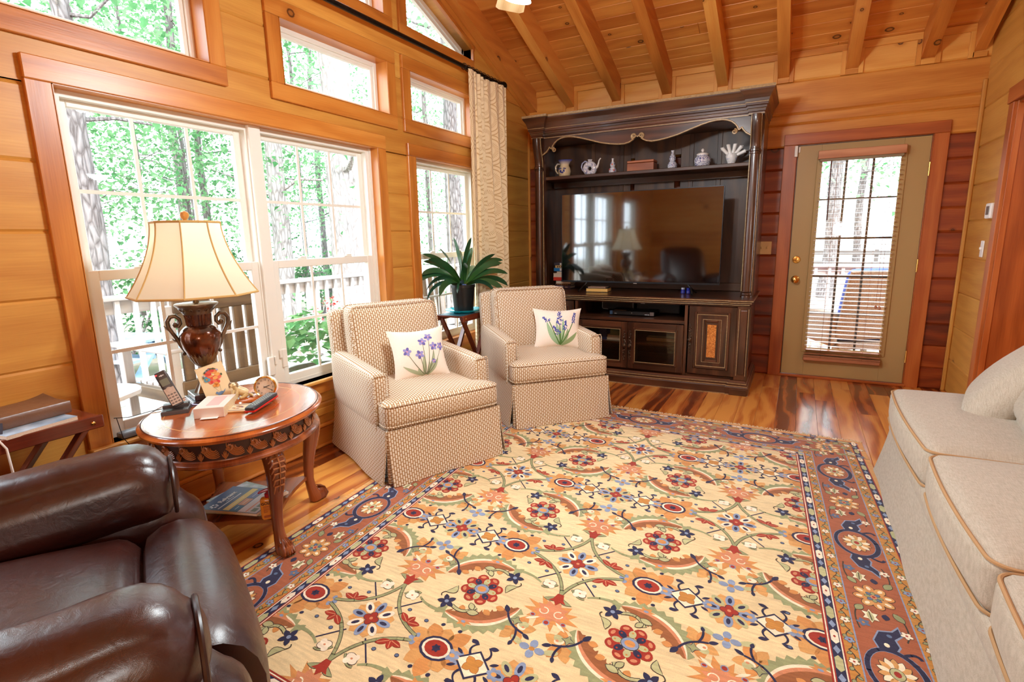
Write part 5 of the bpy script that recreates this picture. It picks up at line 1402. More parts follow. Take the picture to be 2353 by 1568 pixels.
for i in range(NR):
    s0 = i / NR; U = 1.0 / NR
    for k in range(5):
        r = 0.012 + 0.0075 * k; pts = []
        for t in range(12):
            a = R(172 + (150 - 6 * k) * t / 11)
            pts.append(onap(s0 + U * (0.56 + (r * 1.05 * math.cos(a)) / 0.094), 0.549 + 0.002 * k + r * 1.15 * math.sin(a), 0.003))
        mb.tube(pts, [0.0034 * (0.6 + 0.4 * math.sin(PI * t / 11)) for t in range(12)], 5, caps=False)
    pts = []
    for t in range(14):
        a = R(200 + 420 * t / 13); r = 0.014 * (1 - 0.7 * t / 13); pts.append(onap(s0 + U * (0.20 + r * math.cos(a) / 0.094), 0.546 + r * math.sin(a), 0.004))
    mb.tube(pts, 0.0036, 5, caps=False)
    for dx, h in ((-0.13, 0.022), (-0.06, 0.03), (0.0, 0.033), (0.06, 0.03), (0.13, 0.022)):
        mb.tube([onap(s0, 0.5, 0.002), onap(s0 + U * dx * 0.7, 0.5 + h * .6, 0.004), onap(s0 + U * dx, 0.5 + h, 0.003)], [0.0016, 0.0026, 0.001], 5, caps=False)
mb.build('carved_frieze', M_CARV, ap)
lg = [(0.252, 0.235), (-0.252, 0.235), (-0.252, -0.235), (0.252, -0.235)]
lg = [(0.262, 0.240), (-0.245, 0.232), (-0.238, -0.222), (0.268, -0.246)]
for lx, ly in lg:
    out = Vector((lx, ly, 0)).normalized(); side = Vector((-out.y, out.x, 0)); b0 = Vector((lx, ly, 0))
    pth = [(-0.055, 0.475, 0.036), (-0.028, 0.455, 0.040), (-0.012, 0.42, 0.040), (-0.012, 0.375, 0.036), (-0.022, 0.32, 0.031), (-0.036, 0.25, 0.0265), (-0.045, 0.18, 0.0225), (-0.046, 0.13, 0.021), (-0.04, 0.085, 0.022), (-0.03, 0.055, 0.026), (-0.022, 0.03, 0.03), (-0.02, 0.008, 0.028)]
    mb = MB()
    pr = [(math.copysign(abs(math.cos(a)) ** 0.75, math.cos(a)), math.copysign(abs(math.sin(a)) ** 0.75, math.sin(a))) for a in [2 * PI * k / 16 for k in range(16)]]
    mb.tube([b0 + out * o + Vector((0, 0, z)) for o, z, r in pth], [r for o, z, r in pth], prof=pr, up=out)
    l_ = mb.build('leg', M_TABD, tb)
    mb = MB()
    def onleg(t, w, h):     # point on the outer face of the leg
        i = min(len(pth) - 2, int(t)); f = t - i; o = pth[i][0] * (1 - f) + pth[i + 1][0] * f; z = pth[i][1] * (1 - f) + pth[i + 1][1] * f; r = pth[i][2] * (1 - f) + pth[i + 1][2] * f
        return b0 + out * (o + r * math.sqrt(max(0.05, 1 - 0.8 * w * w)) + h) + side * (w * r * 1.02) + Vector((0, 0, z))
    for k in range(7):
        for sd in (-1, 1):
            t0 = 0.6 + 0.55 * k; pts = [onleg(t0, 0.08 * sd, 0.004), onleg(t0 + 0.05, 0.55 * sd, 0.005), onleg(t0 + 0.55, 0.95 * sd * (1 - 0.05 * k), 0.003)]
            mb.tube(pts, [0.003, 0.0048, 0.002], 5)
    mb.tube([onleg(0.5 + 0.3 * k, 0, 0.004) for k in range(14)], [0.004 - 0.00018 * k for k in range(14)], 5)
    for w in (-0.8, -0.4, 0, 0.4, 0.8): mb.tube([onleg(0.15, w, 0.004), onleg(0.45, w, 0.008), onleg(0.9, w, 0.006)], [0.006, 0.008, 0.005], 6)
    mb.build('acanthus_carving', M_CARV, l_)
    mb = MB()
    c0 = b0 + out * 0.006 + Vector((0, 0, 0.034)); Mx = Matrix((out, Vector((0, 0, 1)), side)).transposed().to_4x4(); Mx.translation = c0 - side * 0.026
    mb.lathe([(0.02, 0), (0.03, 0.004), (0.032, 0.014), (0.0325, 0.038), (0.03, 0.048), (0.02, 0.052)], 20, M=Mx)
    for w in (-0.018, -0.009, 0, 0.009, 0.018):
        mb.tube([c0 + side * w * 0.5 + Vector((0, 0, 0.045)) - out * 0.012, c0 + side * w + Vector((0, 0, 0.03)) + out * 0.018, c0 + side * w * 1.2 + out * 0.034 - Vector((0, 0, 0.008)), c0 + side * w + out * 0.02 - Vector((0, 0, 0.03))], [0.002, 0.004, 0.0045, 0.003], 5)
    mb.build('scroll_foot', M_TABD, l_)
mb = MB(); poly = []
for i in range(4):
    a = Vector(lg[i]); b = Vector(lg[(i + 1) % 4]); a2 = a * 0.87; b2 = b * 0.87; m = (a + b) / 2 * 0.64
    for k in range(10):
        t = k / 10; poly.append(tuple(a2 * (1 - t) ** 2 + m * 2 * t * (1 - t) + b2 * t * t))
mb.prism(poly, 0.132, 0.150, bev=0.003); mb.build('lower_shelf', M_TABD, tb)

# ------------------------------------------------------------------ table lamp
LX, LY = 0.279, 1.436
lamp = thing('table_lamp', 'bronze urn table lamp with glowing cream bell shade on the oval table', 'lamp', (LX, LY, TZ))
def bronze(name, c1, c2, r=0.25):
    t = NT(name); co = t.n('TexCoord').outputs['Object']; nz = t.n('TexNoise', None, Vector=co, Scale=22.0, Detail=4.0).outputs[0]
    t.bsdf(Base_Color=t.ramp(nz, [(0.35, c2), (0.65, c1)]), Roughness=r, Metallic=0.55, Coat_Weight=0.4, Coat_Roughness=0.1); return t.m
M_URN = bronze('copper_brown_glaze', rgb(116, 62, 34), rgb(60, 28, 16), 0.22)
M_ORM = bronze('aged_bronze_ornament', rgb(118, 98, 76), rgb(84, 66, 50), 0.35)
M_BRG = bronze('antique_gold_leaf', rgb(132, 108, 70), rgb(92, 70, 44), 0.4)
Z = lambda z: z - TZ
mb = MB(); rl = R(-31 + 12)
mb.box((0, 0, 0.0075), (0.158, 0.158, 0.015), M=T(rz=rl), bev=0.002); mb.box((0, 0, 0.028), (0.136, 0.136, 0.026), M=T(rz=rl), bev=0.003); mb.build('plinth', plain('dark_bronze_plinth', rgb(66, 46, 46), 0.25, 0.3, coat=0.3), lamp)
mb = MB()
mb.lathe([(0.052, 0.041), (0.05, 0.046), (0.044, 0.058), (0.036, 0.075), (0.03, 0.095), (0.024, 0.105), (0.017, 0.11)], 40, mod=lambda a, r, z: 1 + 0.06 * math.cos(10 * a)); f = mb.build('pedestal_foot', M_BRG, lamp)
mb = MB(); mb.lathe([(0.017, 0.108), (0.021, 0.114), (0.014, 0.12), (0.012, 0.132), (0.02, 0.14), (0.013, 0.146), (0.018, 0.156), (0.024, 0.16)], 28); mb.build('stem', M_ORM, lamp)
mb = MB(); mb.lathe([(0.02, 0.155), (0.032, 0.165), (0.046, 0.182), (0.058, 0.205), (0.064, 0.222)], 48, mod=lambda a, r, z: 1 + 0.03 * math.cos(24 * a)); mb.build('leaf_cup', M_BRG, lamp)
mb = MB()
mb.lathe([(0.05, 0.195), (0.062, 0.215), (0.076, 0.25), (0.084, 0.285), (0.083, 0.305), (0.074, 0.325), (0.06, 0.34), (0.05, 0.346)], 64, mod=lambda a, r, z: 1 + 0.032 * (abs(math.cos(4 * a)) ** 0.5 - 0.6)); mb.build('urn_body', M_URN, lamp)
mb = MB(); mb.lathe([(0.047, 0.345), (0.049, 0.352), (0.05, 0.375), (0.055, 0.40)], 56, mod=lambda a, r, z: 1 + 0.025 * math.cos(28 * a)); mb.build('fluted_throat', M_URN, lamp)
mb = MB(); mb.lathe([(0.055, 0.398), (0.06, 0.405), (0.066, 0.418), (0.078, 0.432), (0.086, 0.438), (0.088, 0.444), (0.084, 0.447), (0.0, 0.449)], 48)
for i in range(14):
    a0 = 2 * PI * i / 14; pts = []
    for t in range(14):
        b = 2 * PI * t / 13 * 1.2; r_ = 0.0068 * (1 - 0.4 * t / 13); zz = 0.418 + r_ * math.sin(b); rr = 0.0665 + (zz - 0.418) * 0.75 + 0.0015; aa = a0 + r_ * math.cos(b) / rr
        pts.append((rr * math.cos(aa), rr * math.sin(aa), zz))
    mb.tube(pts, 0.0018, 5)
mb.build('rim', M_ORM, lamp)
for sg in (1, -1):
    hd = R(59.2) if sg > 0 else R(59.2 + 180)
    ex = Vector((math.cos(hd), math.sin(hd), 0))
    def hp_(x, z): return ex * x + Vector((0, 0, z))
    mb = MB()
    pts = [hp_(0.052, 0.215), hp_(0.066, 0.232), hp_(0.080, 0.262), hp_(0.092, 0.295), hp_(0.104, 0.32), hp_(0.116, 0.345), hp_(0.119, 0.372), hp_(0.107, 0.392), hp_(0.088, 0.395), hp_(0.072, 0.38), hp_(0.070, 0.36), hp_(0.080, 0.346), hp_(0.092, 0.35), hp_(0.094, 0.36)]
    mb.tube(pts, [0.005, 0.007, 0.008, 0.0085, 0.009, 0.0095, 0.0098, 0.0098, 0.0095, 0.009, 0.0085, 0.008, 0.008, 0.008], 10)
    for cx_, cz_, rr in ((0.090, 0.357, 0.011), (0.072, 0.222, 0.009)): mb.lathe([(0, -rr), (rr * .7, -rr * .7), (rr, 0), (rr * .7, rr * .7), (0, rr)], 14, M=Matrix.Translation(hp_(cx_, cz_)))
    mb.tube([hp_(0.112, 0.332), hp_(0.125, 0.34), hp_(0.134, 0.357)], [0.007, 0.005, 0.001], 6); mb.tube([hp_(0.086, 0.28), hp_(0.10, 0.284), hp_(0.110, 0.296)], [0.007, 0.005, 0.001], 6)
    mb.build('scroll_handle', M_ORM, lamp)
mb = MB(); mb.lathe([(0.012, 0.448), (0.013, 0.452), (0.011, 0.47), (0.011, 0.50), (0.016, 0.505), (0.016, 0.55), (0.012, 0.555)], 16); mb.lathe([(0.004, 0.78), (0.004, 0.806)], 8); mb.build('socket', M_BRG, lamp)
mb = MB(); mb.lathe([(0.012, 0.555), (0.016, 0.57), (0.028, 0.60), (0.03, 0.62), (0.024, 0.64), (0.012, 0.65), (0, 0.652)], 16); mb.build('bulb', emit('bulb_glow', (1, 0.82, 0.55, 1), 6.0), lamp)
# shade
sh = NT('shade_fabric')
df = sh.n('BsdfDiffuse', None, Color=rgb(246, 236, 212)); tl = sh.n('BsdfTranslucent', None, Color=rgb(252, 242, 220))
mx = sh.n('MixShader', None, i0=0.55, i1=df.outputs[0], i2=tl.outputs[0]); sh.t.links.new(mx.outputs[0], sh.out.inputs[0])
V0 = 50.2
mb = MB(); rows = []; ns = 12; sub = 6
for i in range(ns + 1):
    t = i / ns; z = 0.486 + (0.80 - 0.486) * t; r = 0.256 - (0.256 - 0.134) * (1 - (1 - t) ** 1.75)
    row = []
    for k in range(8):
        a, b = R(V0 + 45 * k), R(V0 + 45 * (k + 1))
        for j in range(sub):
            f = j / sub; row.append((r * (math.cos(a) * (1 - f) + math.cos(b) * f), r * (math.sin(a) * (1 - f) + math.sin(b) * f), z))
    rows.append(row)
mb.grid(rows, closed_v=True, smooth=True)
shade = mb.build('lamp_shade', sh.m, lamp, auto=20)
mb = MB()
for k in range(8):
    mb.tube([Vector(rows[i][k * sub]) * 1.002 for i in range(ns + 1)], 0.0032, 6)
for rr in (rows[0], rows[-1]): mb.tube([Vector((p[0] * 1.004, p[1] * 1.004, p[2])) for p in rr[::sub]], 0.005, 6, closed=True)
mb.build('seam_braid', plain('shade_braid', rgb(196, 160, 96), 0.8), shade)
mb = MB()
for k in range(3):
    a = R(V0 + 60 + 120 * k); mb.tube([(0, 0, 0.785), (0.132 * math.cos(a), 0.132 * math.sin(a), 0.797)], 0.0015, 5)
mb.build('harp_spider', M_BRASS, shade)
mb = MB(); mb.lathe([(0.006, 0.803), (0.012, 0.806), (0.008, 0.811), (0.015, 0.82), (0.0185, 0.83), (0.015, 0.842), (0.006, 0.848), (0, 0.849)], 20, mod=lambda a, r, z: 1 + 0.05 * math.cos(8 * a)); mb.build('finial', plain('amber_finial', rgb(200, 140, 70), 0.3, 0.2), lamp)

# ------------------------------------------------------------------ things on the table
Z0 = TZ + 0.0008
M_PHONE = plain('gunmetal_plastic', rgb(72, 66, 66), 0.35, 0.2); M_SILV = plain('champagne_silver', rgb(176, 158, 146), 0.35, 0.4)
ph = thing('cordless_phone', 'grey and silver cordless phone standing in its charging cradle', 'phone', (0.335, 1.255, Z0), R(62 - 8))
mb = MB()
mb.prism([(-0.05, -0.05), (0.05, -0.05), (0.055, 0.045), (-0.055, 0.045)], 0.0, 0.018, bev=0.006)
mb.prism([(-0.048, 0.0), (0.048, 0.0), (0.05, 0.04), (-0.05, 0.04)], 0.018, 0.032, bev=0.006)
cr = mb.build('cradle', M_PHONE, ph)
mb = MB(); mb.b2((-0.03, -0.045, 0.0182), (0.03, -0.01, 0.0195)); mb.build('cradle_button', M_BLACK, cr)
HM = T(0.012, 0.006, 0.024) @ Matrix.Rotation(R(-14), 4, 'X') @ Matrix.Rotation(R(-21), 4, 'Y')
mb = MB(); mb.M = HM; mb.rbox((0.047, 0.024, 0.165), 0.009, n=6, M=T(0, 0, 0.082)); hs_ = mb.build('handset', M_PHONE, ph)
mb = MB(); mb.M = HM; mb.b2((-0.020, -0.0132, 0.008), (0.020, -0.0115, 0.085), bev=0.001); mb.build('keypad_plate', M_SILV, hs_)
mb = MB(); mb.M = HM; mb.b2((-0.016, -0.0132, 0.098), (0.016, -0.0115, 0.128)); mb.build('display', plain('lcd_green_grey', rgb(108, 116, 104), 0.2), hs_)
mb = MB(); mb.M = HM
for r_ in range(4):
    for c_ in range(3): mb.box((-0.0125 + 0.0125 * c_, -0.0138, 0.018 + 0.0125 * r_), (0.0085, 0.0015, 0.0065), bev=0.0005)
mb.build('keys', plain('key_grey', rgb(120, 106, 98), 0.4), hs_)
mb = MB(); mb.M = HM; mb.lathe([(0.0115, 0), (0.011, 0.0018), (0, 0.002)], 20, M=frame((0, -0.0125, 0.078), (1, 0, 0), (0, 0, 1))); mb.build('nav_button', M_SILV, hs_)
mb = MB(); mb.M = HM; mb.b2((-0.0085, -0.0128, 0.142), (-0.003, -0.0115, 0.146)); mb.lathe([(0.004, 0), (0.0035, 0.0012), (0, 0.0014)], 10, M=frame((0.0, -0.0118, 0.144), (1, 0, 0), (0, 0, 1))); mb.b2((0.004, -0.0128, 0.142), (0.01, -0.0115, 0.146)); mb.build('logo', M_RTXT, hs_)
mb = MB(); mb.M = HM; mb.b2((-0.021, -0.0126, 0.15), (-0.013, -0.011, 0.155)); mb.build('indicator_light', emit('red_led', (1, 0.05, 0.05, 1), 2.5), hs_)
mb = MB(); mb.tube([(0.285, 1.30, Z0 + 0.006), (0.24, 1.20, Z0 + 0.004), (0.24, 1.12, Z0 + 0.003), (0.20, 1.08, Z0 + 0.0045), (0.13, 1.12, 0.585), (0.07, 1.16, 0.47), (0.055, 1.2, 0.40), (0.05, 1.19, 0.25), (0.045, 1.17, 0.16)], 0.0017, 6); o = mb.build('phone_cord', M_BLACK); tag(o, 'thin black phone cord running off the table edge to the wall', 'cord')
pb = book('paperback_book', 'thick pale paperback lying in front of the lamp with a white marker under it', 0.115, 0.19, 0.043, (0.49, 1.335, Z0), math.atan2(0.035, 0.114) + R(24) , plain('pink_white_cover', rgb(232, 222, 212), 0.5), M_PAGE, soft=True)
mb = MB(); mb.b2((-0.03, -0.118, 0.0022), (0.035, -0.096, 0.0032)); mb.build('bookmark', M_WHITE, pb)
mb = MB(); mb.mi = 0; mb.b2((-0.02, -0.06, 0.0428), (0.03, 0.075, 0.0434)); mb.build('cover_art', plain('cover_rose_swirl', rgb(222, 186, 180), 0.5), pb)
# greeting card
cd = thing('greeting_card', 'cream greeting card with flower balloon carrying a blue bird, leaning against the lamp', 'card', (0.405, 1.425, Z0), R(59.2 - 6))
cd.rotation_euler = (R(-15), R(-15), R(59.2 - 4))
mb = MB(); mb.b2((-0.056, 0.0, 0.012), (0.056, 0.0014, 0.182)); mb.b2((-0.056, 0.004, 0.012), (0.056, 0.0054, 0.182)); mb.b2((-0.056, 0.0, 0.180), (0.056, 0.0054, 0.182)); mb.build('card_sheet', plain('cream_card', rgb(240, 222, 178), 0.6), cd)
mb = MB()
def flat_front(poly, col, d):
    mb.color = col; mb.face([(p[0], -0.0004 - d, p[1]) for p in poly])
rs = random.Random(5)
cols = [rgb(222, 96, 74), rgb(232, 150, 84), rgb(214, 76, 70), rgb(230, 120, 96), rgb(238, 178, 104)]
for k in range(46):
    a, r_ = rs.uniform(0, 6.28), math.sqrt(rs.random()); x, z = 0.032 * r_ * math.cos(a), 0.125 + 0.034 * r_ * math.sin(a)
    if z < 0.115: x *= 0.72
    flat_front(ell(x, z, rs.uniform(0.006, 0.011), rs.uniform(0.006, 0.01), 0, 9), rs.choice(cols), 0.0001 + 0.00004 * k)
for x, z in ((0.004, 0.092), (-0.004, 0.086), (0.006, 0.083)): flat_front(ell(x, z, 0.009, 0.008, 0, 9), rgb(234, 160, 80), 0.002)
for x, z in ((-0.028, 0.128), (-0.02, 0.118), (-0.03, 0.118)): flat_front(ell(x, z, 0.008, 0.008, 0, 9), rgb(96, 160, 186), 0.0022)
flat_front(ell(-0.026, 0.121, 0.004, 0.004, 0, 8), rgb(200, 150, 60), 0.0024)
for k in range(12):
    a = rs.uniform(-0.4, 3.5); flat_front(ell(0.036 * math.cos(a), 0.126 + 0.036 * math.sin(a), 0.004, 0.006, a, 7), rs.choice([rgb(120, 130, 90), rgb(170, 170, 200), rgb(90, 100, 70)]), 0.0023)
for x0 in (-0.012, 0.014): flat_front([(x0, 0.082), (x0 + 0.001, 0.082), (0.006 + x0 * .3, 0.052), (0.005 + x0 * .3, 0.052)], rgb(150, 130, 90), 0.0015)
flat_front(ell(0.005, 0.044, 0.014, 0.008, 0.2, 12), rgb(110, 146, 186), 0.0016); flat_front([(0.014, 0.046), (0.03, 0.058), (0.022, 0.044)], rgb(110, 146, 186), 0.0017); flat_front(ell(-0.008, 0.05, 0.006, 0.006, 0, 9), rgb(110, 146, 186), 0.0018)
mb.build('balloon_picture', vcol('card_print', 0.6), cd)
# dog on oval base
M_DOGW = noisy('cream_glaze', rgb(226, 208, 160), rgb(196, 168, 108), 40, 0.35, bump=0.3, bscale=160)
ob = thing('wooden_trivet', 'oval dark wooden trivet with rounded edge under the dog figurine', 'trivet', (0.45, 1.485, Z0))
mb = MB(); mb.lathe([(0.082, 0), (0.088, 0.004), (0.086, 0.011), (0.078, 0.015), (0, 0.015)], 40, M=Matrix.Rotation(R(60), 4, 'Z') @ Matrix.Diagonal((1.15, 0.85, 1, 1))); mb.build('oval_board', M_TAB, ob)
dg = thing('dog_figurine', 'cream shaggy sheepdog figurine with grey ears sitting beside the greeting card', 'figurine', (0.45, 1.475, Z0 + 0.0155), R(59.2 - 18))
mb = MB()
mb.tube([(0.036, 0.005, 0.018), (0.022, 0.002, 0.022), (0.006, -0.002, 0.032), (-0.008, -0.006, 0.046), (-0.014, -0.008, 0.056)], [0.014, 0.021, 0.02, 0.016, 0.011], 12)
mb.tube([(-0.014, -0.009, 0.054), (-0.017, -0.011, 0.064), (-0.016, -0.012, 0.072)], [0.012, 0.0155, 0.009], 12)
mb.tube([(-0.02, -0.018, 0.063), (-0.027, -0.027, 0.060)], [0.0095, 0.0068], 10)
for xx in (-0.022, -0.006): mb.tube([(xx + 0.004, -0.014, 0.04), (xx, -0.022, 0.018), (xx - 0.002, -0.026, 0.004), (xx - 0.005, -0.034, 0.003)], [0.009, 0.0075, 0.0065, 0.0055], 8)
mb.tube([(0.03, -0.008, 0.014), (0.02, -0.02, 0.006), (0.008, -0.03, 0.004)], [0.013, 0.008, 0.005], 8)
mb.tube([(0.04, 0.012, 0.008), (0.052, 0.004, 0.006), (0.058, -0.008, 0.006)], [0.008, 0.007, 0.003], 8)
mb.build('dog_body', M_DOGW, dg)
for sx in (-1, 1):
    mb = MB(); cx_ = -0.0165 + sx * 0.0155; mb.tube([(cx_ - sx * 0.005, -0.011, 0.075), (cx_, -0.012, 0.064), (cx_ + sx * 0.001, -0.014, 0.05)], [0.005, 0.0065, 0.003], 8); mb.build('ear', plain('grey_glaze', rgb(150, 132, 104), 0.35), dg)
mb = MB(); mb.lathe([(0, -.003), (0.003, 0), (0, 0.003)], 8, M=T(-0.0285, -0.033, 0.0615)); mb.build('nose', M_BLACK, dg)
for xx, yy in ((-0.0265, -0.0205), (-0.0155, -0.0245)):
    mb = MB(); mb.lathe([(0, -.0018), (0.0018, 0), (0, 0.0018)], 8, M=T(xx, yy - 0.002, 0.068)); mb.build('eye', M_BLACK, dg)
# clock
ck = thing('desk_clock', 'round brass-rimmed desk clock with white case showing twenty past two', 'clock', (0.522, 1.558, Z0), R(59.2 - 26))
mb = MB(); CM = frame((0, 0, 0.052), (1, 0, 0), (0, 0.10, 1.0))
mb.lathe([(0.042, -0.045), (0.047, -0.038), (0.0475, -0.006), (0.046, 0.0)], 40, M=CM); mb.build('case', plain('white_enamel', rgb(234, 226, 212), 0.2, coat=0.4), ck)
mb = MB(); mb.lathe([(0.0475, -0.010), (0.0505, -0.004), (0.0505, 0.004), (0.046, 0.008), (0.0425, 0.004), (0.0425, 0.001)], 44, M=CM, caps=False); mb.build('bezel', M_BRASS, ck)
mb = MB(); mb.lathe([(0.0435, 0.0), (0.0, 0.0012)], 40, M=CM); dial = mb.build('dial', plain('dial_ivory', rgb(240, 230, 210), 0.5), ck)
for h in range(1, 13):
    a = R(90 - 30 * h); text_mesh('numeral', str(h), 0.0115, CM @ T(0.0335 * math.cos(a), 0.0335 * math.sin(a), 0.0018), M_BLACK, dial)
def hand(nm, ang, L, w):
    mb = MB(); a = R(90 - ang); M = CM @ Matrix.Translation((0, 0, 0.0026)) @ Matrix.Rotation(a, 4, 'Z'); mb.box((L / 2 - 0.004, 0, 0), (L + 0.008, w, 0.0006), M=M); mb.build(nm, M_BLACK, ck)
hand('hour_hand', 68, 0.022, 0.0028); hand('minute_hand', 116, 0.034, 0.002)
for sx in (-1, 1):
    mb = MB(); mb.tube([(sx * 0.02, 0.01, 0.012), (sx * 0.024, 0.012, 0.0)], 0.004, 8); mb.build('foot', M_BRASS, ck)
# tile coaster and remote
ct = thing('tile_coaster', 'square cream tile coaster with purple border lying under the remote', 'coaster', (0.553, 1.392, Z0), R(38))
mb = MB(); mb.b2((-0.054, -0.054, 0), (0.054, 0.054, 0.006), bev=0.001); mb.build('cork_back', plain('tan_edge', rgb(206, 166, 112), 0.6), ct)
mb = MB(); mb.color = rgb(236, 214, 180); mb.b2((-0.053, -0.053, 0.006), (0.053, 0.053, 0.0072))
mb.color = rgb(106, 76, 96)
for (a, b, c, d) in ((-.044, -.044, .044, -.038), (-.044, .038, .044, .044), (-.044, -.038, -.038, .038), (.038, -.038, .044, .038)): mb.b2((a, b, 0.0072), (c, d, 0.0076))
rs = random.Random(2)
for k in range(8): mb.color = rs.choice([rgb(150, 110, 120), rgb(190, 140, 90), rgb(120, 90, 130)]); mb.flat(ell(rs.uniform(-.02, .02), rs.uniform(-.02, .02), 0.008, 0.005, k, 7), 0.0077 + 0.0001 * k)
mb.build('tile_face', vcol('tile_print', 0.25, coat=0.3), ct)
rm = thing('remote_control', 'dark remote control with red underside resting across the tile coaster', 'remote', (0.625, 1.458, Z0), math.atan2(0.19, -0.075))
rm.rotation_euler = (0, R(-2.2), math.atan2(0.19, -0.085))
mb = MB(); mb.rbox((0.205, 0.046, 0.022), 0.010, n=8, M=T(0, 0, 0.0245)); rb_ = mb.build('body', plain('remote_grey', rgb(52, 50, 54), 0.35), rm)
mb = MB(); mb.rbox((0.207, 0.048, 0.012), 0.006, n=6, M=T(0, 0, 0.0155)); mb.build('red_shell', plain('remote_red', rgb(196, 30, 24), 0.3), rm)
mb = MB()
for i in range(11):
    for j in range(3): mb.box((-0.075 + 0.015 * i, -0.012 + 0.012 * j, 0.036), (0.010, 0.008, 0.003), bev=0.001)
mb.build('buttons', plain('remote_keys', rgb(150, 160, 158), 0.4), rm)
pn = thing('pen', 'silver and lavender pen lying between the phone and the lamp base', 'pen', (0.375, 1.345, Z0), R(20))
mb = MB(); mb.tube([(-0.06, 0, 0.006), (0.03, 0, 0.006)], 0.006, 10); mb.build('barrel', plain('lavender_metal', rgb(168, 160, 190), 0.25, 0.5), pn)
mb = MB(); mb.tube([(0.03, 0, 0.006), (0.06, 0, 0.006), (0.072, 0, 0.006)], [0.006, 0.0055, 0.002], 10); mb.build('cap', plain('dark_violet', rgb(70, 58, 96), 0.3, 0.3), pn)

# ------------------------------------------------------------------ lower shelf: magazines and lotion
ZL = 0.1504
ang = math.atan2(0.95, -0.30)
def mag(label, w, h, t, loc, rz, cover, edge, grp=None):
    m = thing('magazine', label, 'magazine', loc, rz, grp)
    mb = MB(); mb.b2((-w / 2, -h / 2, 0), (w / 2, h / 2, t - 0.0006)); mb.build('pages', edge, m)
    mb = MB(); mb.b2((-w / 2 - .0005, -h / 2 - .0005, t - 0.0006), (w / 2 + .0005, h / 2 + .0005, t)); c = mb.build('cover', cover, m)
    return m, c
GR = 'magazines stacked on the lower table shelf'
mag('brown-edged magazine at the bottom of the stack on the lower shelf', 0.21, 0.275, 0.012, (0.52, 1.395, ZL), ang + R(3), plain('mag_bottom', rgb(150, 130, 110), 0.4), M_PAGE, GR)
mag('magazine with a tree picture along its top edge, below the blue one', 0.21, 0.275, 0.010, (0.513, 1.415, ZL + 0.0124), ang - R(14), noisy('mag_tree_photo', rgb(120, 140, 120), rgb(206, 214, 222), 26, 0.3), M_PAGEW, GR)
m3, c3 = mag('top magazine with slate blue cover, white title and yellow band', 0.215, 0.275, 0.012, (0.548, 1.372, ZL + 0.0228), ang, plain('mag_slate_blue', rgb(62, 84, 118), 0.3), M_PAGEW, GR)
mb = MB(); zt = 0.0124
def qd(x0, x1, y0, y1, col, d=0.0): mb.color = col; mb.face([(x0, y0, zt + d), (x1, y0, zt + d), (x1, y1, zt + d), (x0, y1, zt + d)])
qd(-0.1, 0.1, 0.0, 0.03, rgb(236, 208, 120)); qd(-0.1, -0.055, -0.04, -0.004, rgb(52, 112, 160)); qd(-0.05, 0.01, -0.04, -0.004, rgb(222, 160, 128)); qd(0.015, 0.075, -0.04, -0.004, rgb(112, 124, 174))
qd(-0.105, 0.105, -0.135, -0.045, rgb(226, 226, 232)); qd(-0.1, 0.1, -0.085, -0.078, rgb(224, 160, 140), .0003)
for k in range(5): qd(-0.095 + 0.04 * k, -0.065 + 0.04 * k, -0.122, -0.098, rgb(130, 150, 140), .0003)
qd(-0.08, 0.02, 0.012, 0.017, rgb(246, 232, 190), .0003); qd(-0.04, 0.0, -0.024, -0.02, rgb(244, 214, 196), .0003); qd(-0.09, -0.062, -0.024, -0.02, rgb(200, 220, 236), .0003); qd(0.025, 0.06, -0.024, -0.02, rgb(200, 206, 232), .0003)
qd(-0.098, 0.05, 0.05, 0.056, rgb(230, 234, 240), .0003); qd(-0.03, 0.02, 0.064, 0.068, rgb(210, 220, 232), .0003)
mb.color = rgb(240, 240, 244)
for i, (hx, hy) in enumerate(((-0.085, 0.098), (-0.072, 0.098), (-0.0915, 0.087), (-0.0785, 0.087), (-0.0655, 0.087), (-0.085, 0.076), (-0.072, 0.076))):
    if i != 3: mb.flat(ell(hx, hy, 0.0056, 0.0056, 0.5, 6), zt + 0.0003)
mb.build('cover_print', vcol('magazine_print', 0.3), c3)
text_mesh('title', 'Relyzent', 0.03, T(0.005, 0.087, zt + 0.0003), M_WHITE, c3, bold=0.0005)
lb = thing('lotion_bottle', 'orange pump lotion bottle with red pump behind the front table leg', 'bottle', (0.742, 1.352, ZL), R(59.2 - 8))
M_ORG = plain('amber_lotion', rgb(226, 138, 36), 0.25, coat=0.3)
mb = MB(); mb.rbox((0.062, 0.034, 0.10), 0.012, (0.003, 0.002, 0.0), n=8, M=T(0, 0, 0.051)); mb.build('bottle_body', M_ORG, lb)
text_mesh('label_text', 'GOLD', 0.016, frame((-0.006, -0.0198, 0.079), (1, 0, 0), (0, 0, 1)), M_BLACK, lb, bold=0.0004)
mb = MB(); M_ = frame((0.021, -0.0196, 0.077), (1, 0, 0), (0, 0, 1)); mb.lathe([(0.0065, 0), (0, 0.0008)], 14, M=M_); mb.lathe([(0.0045, 0), (0, 0.0008)], 12, M=M_ @ T(0, 0.009, 0)); mb.build('emblem', plain('label_red', rgb(190, 40, 24), 0.4), lb)
mb = MB()
for k, (w, z) in enumerate(((0.040, 0.066), (0.034, 0.062), (0.036, 0.056), (0.03, 0.051), (0.02, 0.047), (0.018, 0.043), (0.016, 0.039))): mb.b2((-0.022, -0.0199, z), (-0.022 + w, -0.0185, z + 0.0016))
mb.b2((-0.022, -0.0199, 0.016), (0.024, -0.0185, 0.026)); mb.build('label_print', plain('label_brown', rgb(170, 84, 20), 0.5), lb)
